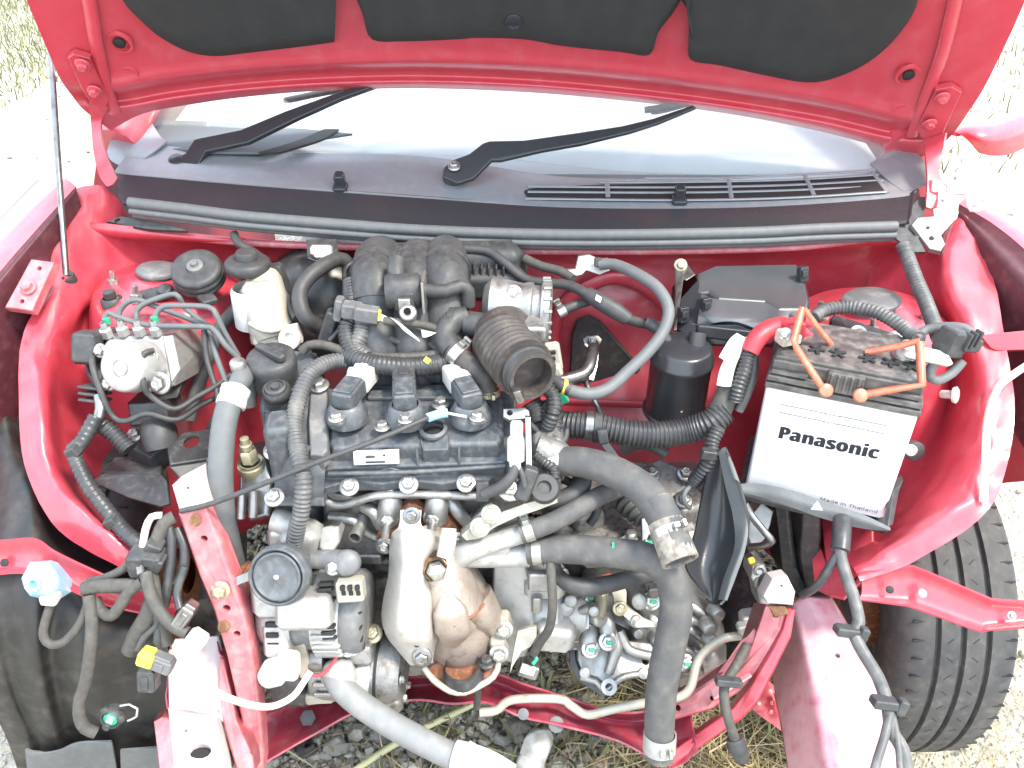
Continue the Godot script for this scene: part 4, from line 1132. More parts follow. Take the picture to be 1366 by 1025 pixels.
	prism(st, [v(.6006,.853,-1.1812),v(.6663,.877,-1.2445),v(.6759,.8787,-1.2397),v(.6381,.8391,-1.1602),v(.6446,.8253,-1.1394),v(.6212,.8253,-1.1394),v(.6028,.8391,-1.1602)], v(0, -0.004, -0.002), 0.001)
	part("end_bracket", st, M.plastic, cowl)
	# bonnet seal along the front edge: a bulb on a lip
	st = mb()
	var line = [v(-.6019,.8853,-1.1938),v(-.5084,.8778,-1.1842),v(-.4131,.8695,-1.174),v(-.2722,.8604,-1.1658),v(-.1435,.8533,-1.1588),v(.0198,.8488,-1.1547),v(.1713,.8478,-1.154),v(.3695,.8508,-1.1559),v(.4872,.8545,-1.1619),v(.6013,.8559,-1.1676)]
	tube(st, line, 0.0085, 12, {"step": 0.02})
	var low = []
	for p in line: low.append(p + v(0, -0.013, 0.002))
	tube(st, low, 0.0075, 12, {"step": 0.02, "flat": 0.8, "up": Vector3.UP})
	var lip = []
	for p in line: lip.append(p + v(0, -0.022, -0.004))
	tube(st, lip, 0.005, 8, {"step": 0.02})
	part("bonnet_seal", st, M.rubber_grey, cowl)
	# windscreen
	st = mb()
	var base = [v(-.7117,.9,-1.4007),v(-.676,.893,-1.4949),v(-.4927,.888,-1.4687),v(-.3248,.885,-1.4647),v(-.1705,.884,-1.454),v(0,.884,-1.4222),v(.1929,.882,-1.3599),v(.4099,.884,-1.3374),v(.6046,.89,-1.3432),v(.6974,.9,-1.37)]
	var rows = []
	for t in [0.0, 0.25, 0.5, 0.75, 1.0]:
		var r = []
		for p in base:
			var e: Vector3 = p
			var top = v(e.x * 0.84, 1.35 + 0.03 * (1.0 - pow(e.x / 0.66, 2.0)), -2.1 - (e.z + 1.36) * -0.4)
			r.append(e.lerp(top, t) + v(0, 0.035, 0.01) * sin(t * PI))
		rows.append(r)
	loft(st, rows, 40, 20, 0.004, v(0, 0.8, 0.6))
	part("windscreen", st, M.glass, car)
	st = mb()
	loft(st, [[v(-0.68, 0.86, -1.40), v(0, 0.85, -1.44), v(0.68, 0.86, -1.40)], [v(-0.68, 0.90, -1.62), v(0, 0.90, -1.64), v(0.68, 0.90, -1.62)], [v(-0.68, 0.91, -1.85), v(0, 0.91, -1.9), v(0.68, 0.91, -1.85)], [v(-0.68, 0.74, -1.95), v(0, 0.74, -1.98), v(0.68, 0.74, -1.95)]], 16, 16, 0.01, Vector3.UP)
	var dash = part("dashboard", st, M.dash, car)
	st = mb()
	loft(st, [[v(-.6406,.917,-1.3835),v(-.5205,.917,-1.3569),v(-.4354,.917,-1.3526)], [v(-.6707,.917,-1.4786),v(-.5228,.917,-1.4489),v(-.3844,.917,-1.4109)], [v(-.6887,.917,-1.5629),v(-.5222,.917,-1.5411),v(-.2941,.917,-1.4685)]], 10, 10, 0.004, Vector3.UP)
	part("reflection_patch", st, M.reflection_dark, dash)  # dark reflection in the glass drawn as a sheet beneath it
	st = mb()
	loft(st, [[v(-.43,.922,-1.3358),v(-.3957,.922,-1.3358)], [v(-.3772,.922,-1.4119),v(-.3399,.922,-1.4119)], [v(-.3483,.922,-1.4803),v(-.3205,.922,-1.4803)]], 4, 10, 0.004, Vector3.UP)
	part("reflection_strip", st, M.black, dash)  # dark slanting reflection in the glass drawn as a black strip
	# wipers
	for s in [-1, 1]:
		st = mb()
		if s < 0:
			prism(st, [v(-.5856,.9045,-1.322),v(-.5823,.9121,-1.3389),v(-.5592,.9186,-1.343),v(-.5459,.9375,-1.3613),v(-.5356,.9397,-1.3627),v(-.468,.9502,-1.3755),v(-.3935,.9747,-1.4033),v(-.3059,.9984,-1.4366),v(-.2038,1.0217,-1.4756),v(-.2038,1.0139,-1.4705),v(-.2994,.9885,-1.4302),v(-.3727,.964,-1.3904),v(-.4517,.9336,-1.3528),v(-.5215,.9222,-1.3394),v(-.5322,.9045,-1.322),v(-.5606,.8976,-1.3115)], v(0, -0.008, -0.014), 0.003)
		else:
			prism(st, [v(-.115,.8988,-1.2765),v(-.113,.9118,-1.2909),v(-.0985,.9206,-1.3027),v(-.071,.929,-1.3081),v(-.0488,.9422,-1.3226),v(-.0375,.9454,-1.3247),v(.0214,.945,-1.3304),v(.1097,.9541,-1.3423),v(.1874,.9596,-1.3637),v(.2428,.9677,-1.3809),v(.3155,.9822,-1.4141),v(.322,.9778,-1.4113),v(.253,.9602,-1.376),v(.202,.9514,-1.3524),v(.1168,.9387,-1.3263),v(.0513,.9307,-1.3151),v(-.0187,.9186,-1.3013),v(-.0335,.9201,-1.2963),v(-.0631,.8967,-1.2752),v(-.0899,.8911,-1.2656)], v(0, -0.008, -0.014), 0.003)
		var w = part("wiper", st, M.plastic_clean, car)
		var p: Vector3 = v(-.572,.9057,-1.3347) if s < 0 else v(-.0974,.9054,-1.2951)
		st = mb()
		lathe(st, [Vector2(0.016, -0.03), Vector2(0.015, 0.0), Vector2(0.012, 0.008), Vector2(0, 0.010)] if s < 0 else [Vector2(0.02, -0.03), Vector2(0.018, 0.0), Vector2(0.014, 0.003), Vector2(0, 0.003)], p, v(0, 0.9, 0.4), 20)
		part("pivot", st, M.plastic_clean, w)
		if s > 0:
			bolt(w, v(-.0955,.9124,-1.2889), v(0, 0.85, 0.5), 0.007, M.zinc, "nut")
			st = mb()
			tube(st, [v(.2517,.9617,-1.4724),v(.2527,.9562,-1.4569),v(.2797,.9596,-1.4591),v(.3094,.9664,-1.4635)], 0.0025, 6)
			part("blade_hook", st, M.black_metal, w)
		st = mb()
		if s < 0: tube(st, [v(-.4324,.9561,-1.5522),v(-.3353,.9821,-1.5095),v(-.2218,1.0027,-1.499),v(-.1121,1.0254,-1.5018)], 0.006, 8)
		else: tube(st, [v(.2408,.9582,-1.4701),v(.3716,.9802,-1.4605),v(.5022,.996,-1.4589),v(.6526,1.0116,-1.4452)], 0.006, 8)
		part("blade", st, M.rubber, w)

# ---------------------------------------------------------------- wheels
func wheels() -> void:
	for s in [-1, 1]:
		var c = v(s * 0.640, 0.28, -0.98)
		var ax = v(s, 0, 0.0)
		var st = mb()
		var prof = [Vector2(0.185, -0.078), Vector2(0.205, -0.086), Vector2(0.235, -0.09), Vector2(0.262, -0.085), Vector2(0.274, -0.074), Vector2(0.279, -0.062)]
		for g in [-0.040, -0.004, 0.032]:
			prof.append_array([Vector2(0.2815, g - 0.0045), Vector2(0.274, g - 0.0035), Vector2(0.274, g + 0.0035), Vector2(0.2815, g + 0.0045)])
		prof.append_array([Vector2(0.279, 0.062), Vector2(0.274, 0.074), Vector2(0.262, 0.085), Vector2(0.235, 0.09), Vector2(0.205, 0.086), Vector2(0.185, 0.078)])
		lathe(st, prof, c, ax, 96)
		var o = Node3D.new()
		o.name = numbered(car, "wheel")
		car.add_child(o, true)
		o.position = c - car.position
		part("tyre", st, M.tyre, o)
		# sipes cut across the shoulders and ribs
		st = mb()
		for k in 64:
			var a = TAU * k / 64.0
			var rad = v(0, sin(a), cos(a))
			var tan = v(0, cos(a), -sin(a))
			var bs = Basis(Vector3(s, 0, 0), tan, rad)
			rbox(st, c + rad * 0.2775 + v(s * -0.062, 0, 0), v(0.024, 0.003, 0.004), bs, 0.0008)
			rbox(st, c + rad * 0.2775 + v(s * 0.062, 0, 0), v(0.024, 0.003, 0.004), bs, 0.0008)
			var b2 = Basis(rad, 0.7 if k % 2 else -0.7) * bs
			rbox(st, c + rad * 0.2812 + v(s * -0.022, 0, 0), v(0.012, 0.002, 0.001), b2, 0.0004)
			rbox(st, c + rad * 0.2812 + v(s * 0.014, 0, 0), v(0.012, 0.002, 0.001), b2, 0.0004)
		tag(part("tread_cut", st, M.black, o), "", "", "", "stuff")
		st = mb()
		lathe(st, [Vector2(0.06, 0.03), Vector2(0.10, 0.02), Vector2(0.155, 0.01), Vector2(0.165, -0.05), Vector2(0.178, -0.074), Vector2(0.189, -0.08), Vector2(0.187, -0.07), Vector2(0.17, -0.045), Vector2(0.165, 0.07), Vector2(0.187, 0.08)], c, ax, 48)
		part("rim", st, M.steel, o)
		st = mb()
		lathe(st, [Vector2(0.03, -0.07), Vector2(0.06, -0.065), Vector2(0.115, -0.05), Vector2(0.118, -0.035), Vector2(0.06, -0.02)], c, ax, 40)
		rbox(st, c + v(-s * 0.05, 0.02, 0.10), v(0.07, 0.11, 0.05), Basis(), 0.012)
		part("brake", st, M.rust, o)

# ---------------------------------------------------------------- engine
var eng: Node3D

func ignition_coil(at: Vector3, to: Vector3, white: bool) -> void:
	var d = v(to.x - at.x, 0, to.z - at.z).normalized()
	var up = Vector3.UP
	var bs = Basis(up.cross(d), up, d)
	var mid = at + d * 0.026
	var st = mb()
	lathe(st, [Vector2(0.027, -0.012), Vector2(0.027, 0.0), Vector2(0.023, 0.005), Vector2(0.021, 0.012), Vector2(0.017, 0.014)], mid, up, 24)
	rbox(st, mid + up * 0.02 + d * 0.012, v(0.030, 0.026, 0.046), bs, 0.004)
	rbox(st, mid + up * 0.034 + d * 0.012, v(0.024, 0.004, 0.038), bs, 0.002)
	rbox(st, at + up * 0.004 + d * 0.006, v(0.022, 0.008, 0.03), bs, 0.003)
	var c = part("ignition_coil", st, M.cover, eng, "black ignition coil with a white plug" if white else "black ignition coil with a black plug")
	bolt(c, at + up * 0.008, up, 0.007)
	st = mb()
	var e = mid + up * 0.02 + d * 0.052
	rbox(st, e, v(0.03, 0.026, 0.038), bs, 0.003)
	rbox(st, e + up * 0.012, v(0.012, 0.006, 0.026), bs, 0.001)
	rbox(st, e + d * 0.012, v(0.029, 0.025, 0.008), bs, 0.001)
	part("connector", st, M.white_plastic if white else M.plastic, c)
	st = mb()
	tube(st, [e + d * 0.014, e + d * 0.035 + up * 0.004, e + d * 0.055 - up * 0.004], 0.0065, 8)
	part("wire_sleeve", st, M.tape, c)

func engine() -> void:
	eng = thing("engine", "three cylinder petrol engine with dusty black cam cover in the middle of the bay", "engine", v(-0.12, 0.36, -0.85))
	# block and head
	var st = mb()
	rbox(st, v(-0.135, 0.46, -0.92), v(0.27, 0.26, 0.22), rot(4, 0, 0), 0.02)
	prism(st, [v(-.2657,.5257,-.8),v(-.193,.5169,-.8),v(-.0453,.5198,-.8),v(-.0161,.4843,-.8),v(-.0274,.2491,-.8),v(-.2193,.2397,-.8),v(-.3019,.2491,-.8)], v(0, 0, -0.1), 0.004)
	for p in [v(-.1923,.4591,-.795), v(-.0351,.4895,-.795), v(-.0486,.3622,-.795)]:
		rbox(st, p, v(0.05, 0.03, 0.02), rot(0, 0, 20), 0.006)
	tube(st, [v(-.2125,.5168,-.79),v(-.1292,.5095,-.79),v(-.024,.5212,-.79)], 0.007, 8)
	part("engine_block", st, M.alu_cast, eng)
	st = mb()
	prism(st, [v(-.2492,.643,-.785),v(-.2093,.6327,-.785),v(-.1352,.6379,-.785),v(-.0568,.6404,-.785),v(.0068,.6481,-.785),v(.023,.5985,-.785),v(.0072,.5547,-.785),v(-.0444,.5349,-.785),v(-.0854,.5434,-.785),v(-.1899,.5262,-.785),v(-.2592,.5363,-.785)], v(0, 0, -0.17), 0.006)
	tube(st, [v(-.249,.6466,-.772),v(-.2249,.6367,-.766),v(-.1947,.6461,-.764),v(-.1743,.6554,-.762),v(-.1313,.6579,-.762),v(-.079,.6566,-.762),v(-.0411,.6536,-.764),v(-.0105,.6609,-.77)], 0.0055, 8)
	for x in [521, 583]:
		pass
	tube(st, [v(-.1562,.6529,-.775),v(-.156,.6401,-.765),v(-.1611,.6143,-.765)], [0.013, 0.0155, 0.0165], 14)
	tube(st, [v(-.0964,.6529,-.775),v(-.0963,.6401,-.765),v(-.1005,.6143,-.765)], [0.013, 0.0155, 0.0165], 14)
	tube(st, [v(-.1917,.626,-.775),v(-.1777,.6247,-.765),v(-.1729,.5991,-.77)], 0.009, 10)
	tube(st, [v(-.1346,.6312,-.775),v(-.127,.6273,-.765),v(-.1207,.6123,-.77)], 0.010, 10)
	tube(st, [v(-.0807,.6364,-.775),v(-.0689,.6247,-.765),v(-.0543,.5991,-.77),v(-.0422,.6123,-.77),v(-.0224,.6312,-.775)], 0.009, 10)
	tube(st, [v(-.2409,.6049,-.778),v(-.2101,.6052,-.772),v(-.1833,.5756,-.772),v(-.1244,.5616,-.775)], 0.007, 8)
	tube(st, [v(-.1978,.6031,-.78),v(-.1998,.5984,-.765),v(-.2033,.599,-.745)], 0.0085, 12, {"hollow": 1})
	tube(st, [v(-.0575,.6049,-.778),v(-.0278,.5944,-.775),v(.007,.6031,-.78)], 0.008, 8)
	rbox(st, v(-.2213,.5313,-.79), v(0.09, 0.02, 0.04), Basis(), 0.005)
	part("cylinder_head", st, M.alu, eng)
	# cam cover: flange, skirt, step and coil deck
	st = mb()
	prism(st, [v(-.2426,.6677,-.7592),v(-.2256,.6725,-.7623),v(-.2052,.6759,-.7669),v(-.1636,.6727,-.7649),v(-.1305,.6767,-.7674),v(-.088,.6727,-.7649),v(-.0577,.6775,-.768),v(-.0312,.6751,-.7664),v(.001,.6849,-.7918),v(.0073,.7143,-.9183),v(-.27,.7187,-.9211),v(-.253,.6788,-.7664)], v(0, -0.012, 0), 0.003)
	prism(st, [v(-.2364,.6911,-.7721),v(-.0104,.6975,-.7762),v(-.001,.7008,-.7902),v(.0031,.7215,-.9074),v(-.2637,.7249,-.9097),v(-.2464,.7055,-.7933)], v(0, -0.036, 0.002), 0.004)
	prism(st, [v(-.2021,.7342,-.9049),v(-.0851,.7359,-.906),v(-.0215,.7338,-.8999),v(-.0111,.7268,-.881),v(-.0104,.7223,-.7947),v(-.0178,.7217,-.7847),v(-.0777,.7209,-.7842),v(-.1526,.7185,-.7827),v(-.2256,.7162,-.7811),v(-.2331,.7184,-.7921),v(-.2397,.7258,-.8303),v(-.2274,.7302,-.8832)], v(0, -0.042, 0.001), 0.007)
	# recessed steps round the coils
	rbox(st, v(-.1084,.7324,-.8763), v(0.17, 0.008, 0.02), rot(0, 0, 0), 0.003)
	rbox(st, v(-.0857,.7382,-.9159), v(0.10, 0.02, 0.012), rot(0, 0, 0), 0.003)
	for x in [[555, 1.0], [610, 1.0]]:
		pass
	prism(st, [v(-.1796,.6753,-.772),v(-.1728,.6863,-.772),v(-.1534,.6924,-.772),v(-.135,.6863,-.772),v(-.1301,.6766,-.772)], v(0, 0, -0.02), 0.002)
	tube(st, [v(-.2296,.6896,-.7651),v(-.1293,.6912,-.7661),v(-.0085,.6956,-.7725)], 0.003, 6)
	for q in [[556,600,0.985,556,624,0.992], [610,598,0.985,611,622,0.992]]:
		pass
	for x in [v(-.1188,.716,-.7798), v(-.0664,.7176,-.7809)]:
		tube(st, [x, x + v(0, -0.04, 0.004)], 0.002, 6)
	var cc = part("cam_cover", st, M.cover, eng)
	for p in [v(-.2034,.6755,-.7559), v(-.1293,.6778,-.7574), v(-.0572,.6794,-.7585), v(-.2926,.6744,-.7374), v(-.3035,.7039,-.7923)]:
		bolt(cc, p, v(0, 0.9, 0.45), 0.0085)
	st = mb()
	var lab = [v(-.198,.7138,-.7766), v(-.1409,.716,-.7768), v(-.1412,.6992,-.7725), v(-.1982,.697,-.7723)]
	prism(st, lab, v(0, 0.001, -0.003), 0.0002)
	var lb = part("label", st, M.white_plastic, cc)
	for q in [[v(-.1822,.7088,-.774), v(-.171,.7091,-.7742)], [v(-.1826,.702,-.772), v(-.1582,.7026,-.7724)], [v(-.1607,.7107,-.7752), v(-.1579,.7108,-.7753)]]:
		st = mb()
		tube(st, [q[0] + v(0, 0.0005, 0.001), q[1] + v(0, 0.0005, 0.001)], 0.0013, 4)
		part("print_line", st, M.ink, lb)
	# empty plug tube in the deck
	st = mb()
	prism(st, [v(-.1186,.725,-.8215),v(-.0838,.7264,-.8212),v(-.0786,.7238,-.7849),v(-.0795,.716,-.7798),v(-.1113,.7152,-.7793),v(-.1153,.7226,-.7865)], v(0, -0.03, 0), 0.002, [[v(-.0997,.7259,-.8042), 0.0135]])
	lathe(st, [Vector2(0.0135, 0), Vector2(0.018, 0), Vector2(0.018, 0.004), Vector2(0.0135, 0.006)], v(-.0997,.7267,-.8047), v(0, 1, 0.1), 22)
	part("plug_well", st, M.cover, cc)
	st = mb()
	disc(st, v(-.1002,.7237,-.8087), Vector3.UP, 0.0135, 0.001, 18)
	part("well_bottom", st, M.black, cc)
	bolt(cc, v(-.0931,.7364,-.8492), Vector3.UP, 0.0085)
	bolt(cc, v(-.1638,.7324,-.8048), Vector3.UP, 0.007)
	ignition_coil(v(-.2185,.742,-.7997), v(-.193,.742,-.891), true)
	ignition_coil(v(-.1318,.742,-.7965), v(-.146,.742,-.9041), false)
	ignition_coil(v(-.0432,.742,-.8013), v(-.0798,.742,-.891), true)
	# timing case on the left of the cover
	st = mb()
	prism(st, [v(-.3389,.749,-.8931),v(-.3371,.7564,-.9336),v(-.3171,.7652,-.9513),v(-.2753,.7617,-.949),v(-.2555,.7479,-.9043),v(-.2393,.7316,-.8222),v(-.2336,.7191,-.7759),v(-.2517,.7109,-.7682),v(-.2877,.7116,-.7794),v(-.3149,.7199,-.8027),v(-.3322,.7364,-.8492)], v(0, -0.07, 0), 0.008)
	loft(st, [[v(-.3016,.7175,-.8011),v(-.2719,.7244,-.7841),v(-.2461,.7234,-.7763),v(-.2317,.7191,-.7759)], [v(-.3016,.6936,-.7856),v(-.2708,.7034,-.7657),v(-.2456,.7044,-.7616),v(-.2331,.6965,-.7684)], [v(-.3016,.6696,-.77),v(-.2719,.6759,-.7526),v(-.2471,.6756,-.75),v(-.236,.6719,-.7572)], [v(-.3016,.6513,-.7581),v(-.2747,.6535,-.75),v(-.2496,.6548,-.7485),v(-.2379,.654,-.7551)]], 14, 14, 0.03)
	rbox(st, v(-.2917,.7025,-.7973), v(0.035, 0.10, 0.05), rot(0, 10, 0), 0.01)
	prism(st, [v(-.3043,.6643,-.7546),v(-.2352,.6645,-.7488),v(-.2352,.655,-.7426),v(-.3024,.6516,-.7464)], v(0, -0.004, -0.08), 0.002)
	# lower spine of the timing case
	rbox(st, v(-0.29, 0.5, -0.86), v(0.07, 0.24, 0.16), Basis(), 0.02)
	var tc = part("timing_cover", st, M.cover, eng)
	st = mb()
	prism(st, [v(-.2685,.7479,-.8745),v(-.2458,.7494,-.8814),v(-.2266,.7227,-.7711),v(-.233,.719,-.7639),v(-.2496,.7206,-.7649),v(-.2598,.7375,-.8141)], v(0, -0.02, 0), 0.004)
	part("cover_ridge", st, M.grey_plastic, tc)
	bolt(tc, v(-.2548,.7504,-.8725), v(0, 1, 0.2), 0.009)
	st = mb()
	prism(st, [v(-.3225,.7367,-.835),v(-.2955,.741,-.8223),v(-.2915,.721,-.7855),v(-.3118,.7259,-.7946)], v(0, -0.02, -0.02), 0.003)
	part("breather_box", st, M.plastic_clean, tc)
	st = mb()
	lathe(st, [Vector2(0.03, -0.035), Vector2(0.032, -0.005), Vector2(0.033, 0.004), Vector2(0.0315, 0.012), Vector2(0.029, 0.0145), Vector2(0, 0.0145)], v(-.3182,.773,-.8908), v(0.03, 1, 0.12), 32)
	rbox(st, v(-.3182,.7746,-.8918) + v(0.001, 0.017, 0.0015), v(0.056, 0.012, 0.013), rot(10, -38, 0), 0.004)
	part("oil_filler_cap", st, M.plastic, eng)
	st = mb()
	lathe(st, [Vector2(0.020, -0.03), Vector2(0.0165, -0.012), Vector2(0.0185, -0.01), Vector2(0.0185, 0.0), Vector2(0.0165, 0.003), Vector2(0.0145, 0.002), Vector2(0.0135, 0.006), Vector2(0.011, 0.007), Vector2(0.010, 0.004), Vector2(0.006, 0.004), Vector2(0.005, 0.008), Vector2(0, 0.008)], v(-.3057,.7584,-.8515), v(0, 1, 0.25), 28)
	part("cam_sensor", st, M.plastic, eng)
	# right mount of the engine: bushing bolt and its nuts
	st = mb()
	prism(st, [v(-.3542,.6835,-.8029),v(-.3212,.6884,-.806),v(-.3054,.6736,-.7726),v(-.3111,.6337,-.7467),v(-.3359,.6289,-.7436),v(-.3527,.651,-.7699)], v(0, -0.02, -0.06), 0.006)
	tube(st, [v(-.3435,.6616,-.7648),v(-.3435,.6481,-.756),v(-.3444,.6321,-.7457)], 0.006, 10)
	tube(st, [v(-.3266,.6649,-.761),v(-.3266,.6491,-.7507),v(-.3276,.6372,-.743)], 0.006, 10)
	part("mount_foot", st, M.steel, eng)
	st = mb()
	lathe(st, [Vector2(0.014, -0.04), Vector2(0.0155, -0.012), Vector2(0.017, -0.01), Vector2(0.017, -0.002), Vector2(0.012, 0.0), Vector2(0.012, 0.002), Vector2(0.016, 0.003), Vector2(0.016, 0.005)], v(-.3354,.6849,-.7918), v(0, 1, 0.05), 20)
	lathe(st, [Vector2(0.0115, 0.005), Vector2(0.0115, 0.022), Vector2(0.0095, 0.024)], v(-.3354,.6849,-.7918), v(0, 1, 0.05), 6, true)
	lathe(st, [Vector2(0.008, 0.024), Vector2(0.008, 0.032), Vector2(0.0055, 0.033), Vector2(0.0055, 0.041), Vector2(0, 0.042)], v(-.3354,.6849,-.7918), v(0, 1, 0.05), 14)
	part("mount_stud", st, M.zinc_gold, eng)
	# bracket and coolant outlet on the right of the head
	st = mb()
	prism(st, [v(-.0637,.6244,-.7227),v(-.0478,.6377,-.7314),v(-.0262,.6456,-.7365),v(.0159,.6582,-.7447),v(.0553,.6676,-.7508),v(.0572,.6589,-.7452),v(.0309,.6503,-.7396),v(.0066,.644,-.7355),v(-.0216,.633,-.7283),v(-.0403,.6212,-.7207),v(-.0572,.6189,-.7192)], v(0, -0.003, -0.012), 0.001, [[v(-.0497,.6299,-.7263), 0.0035]])
	var lk = part("lifting_bracket", st, M.cream, eng)
	for p in [v(-.0261,.6506,-.7338), v(-.0401,.6365,-.7246)]: bolt(lk, p, v(0, 0.6, 0.8), 0.0085, M.cream)
	bolt(lk, v(-.0019,.6804,-.7472), v(0, 0.8, 0.6), 0.011)
	st = mb()
	lathe(st, [Vector2(0.018, -0.006), Vector2(0.020, 0.0), Vector2(0.017, 0.006), Vector2(0.009, 0.006), Vector2(0.008, 0.001), Vector2(0, 0.001)], v(.0401,.6772,-.7511), v(0, 0.8, 0.6), 24)
	part("rubber_disc", st, M.rubber, lk)
	st = mb()
	prism(st, [v(-.0114,.7494,-.8218),v(.0162,.751,-.8229),v(.0219,.747,-.8203),v(.0227,.742,-.811),v(-.0028,.7396,-.8095),v(-.0114,.7435,-.812)], v(0, -0.003, 0), 0.0015, [[v(-.0028,.7458,-.8171), 0.004]])
	prism(st, [v(.0161,.7441,-.8112),v(.0236,.7441,-.8112),v(.0248,.6962,-.7456),v(.0174,.6916,-.7426)], v(0, 0, -0.003), 0.0008)
	part("plug_bracket", st, M.zinc, eng)
	st = mb()
	rbox(st, v(.0056,.738,-.7846), v(0.016, 0.03, 0.016), rot(-20, 0, 0), 0.003)
	rbox(st, v(.0046,.727,-.7656), v(0.021, 0.03, 0.02), rot(-20, 0, 0), 0.003)
	rbox(st, v(.0037,.7163,-.7526), v(0.014, 0.018, 0.014), rot(-20, 0, 0), 0.002)
	part("connector", st, M.white_plastic, eng)
	st = mb()
	tube(st, [v(.0027,.7148,-.7516),v(.0009,.706,-.7424),v(-.0137,.6938,-.7344),v(-.0349,.6808,-.7356)], 0.007, 10)
	tube(st, [v(.0064,.7148,-.7516),v(.0127,.706,-.7424),v(.0155,.6938,-.7344)], 0.004, 8)
	part("wire_sleeve", st, M.rubber, eng)
	st = mb()
	rbox(st, v(.0175,.6911,-.7446), v(0.02, 0.045, 0.018), rot(-20, 0, -20), 0.004)
	part("loom_clip", st, M.plastic, eng)
	st = mb()
	rbox(st, v(-.0361,.6801,-.7434), v(0.016, 0.026, 0.012), rot(-20, 0, 0), 0.002)
	part("loom_clip", st, M.plastic, eng)
	st = mb()
	tube(st, [v(.0162,.6162,-.7353),v(-.0219,.6066,-.7291),v(-.0523,.5978,-.7234),v(-.0682,.5833,-.7259)], [0.0115, 0.0125, 0.014, 0.015], 16)
	tube(st, [v(.0223,.5793,-.7352),v(-.0223,.5785,-.7347),v(-.0747,.5785,-.7347)], 0.016, 16)
	rbox(st, v(-.0272,.5834,-.7378), v(0.06, 0.03, 0.03), rot(0, 0, 8), 0.008)
	rbox(st, v(-.0421,.5885,-.7531), v(0.05, 0.04, 0.03), rot(0, 0, 0), 0.008)
	part("water_outlet", st, M.alu_pale, eng)
	st = mb()
	rbox(st, v(.0454,.6636,-.8376), v(0.045, 0.09, 0.06), Basis(), 0.01)
	rbox(st, v(.0382,.6542,-.7958), v(0.05, 0.05, 0.05), Basis(), 0.01)
	tube(st, [v(.032,.6932,-.8092),v(.0495,.6884,-.806),v(.0608,.6789,-.8118)], 0.021, 18)
	part("thermostat_housing", st, M.alu_cast, eng)

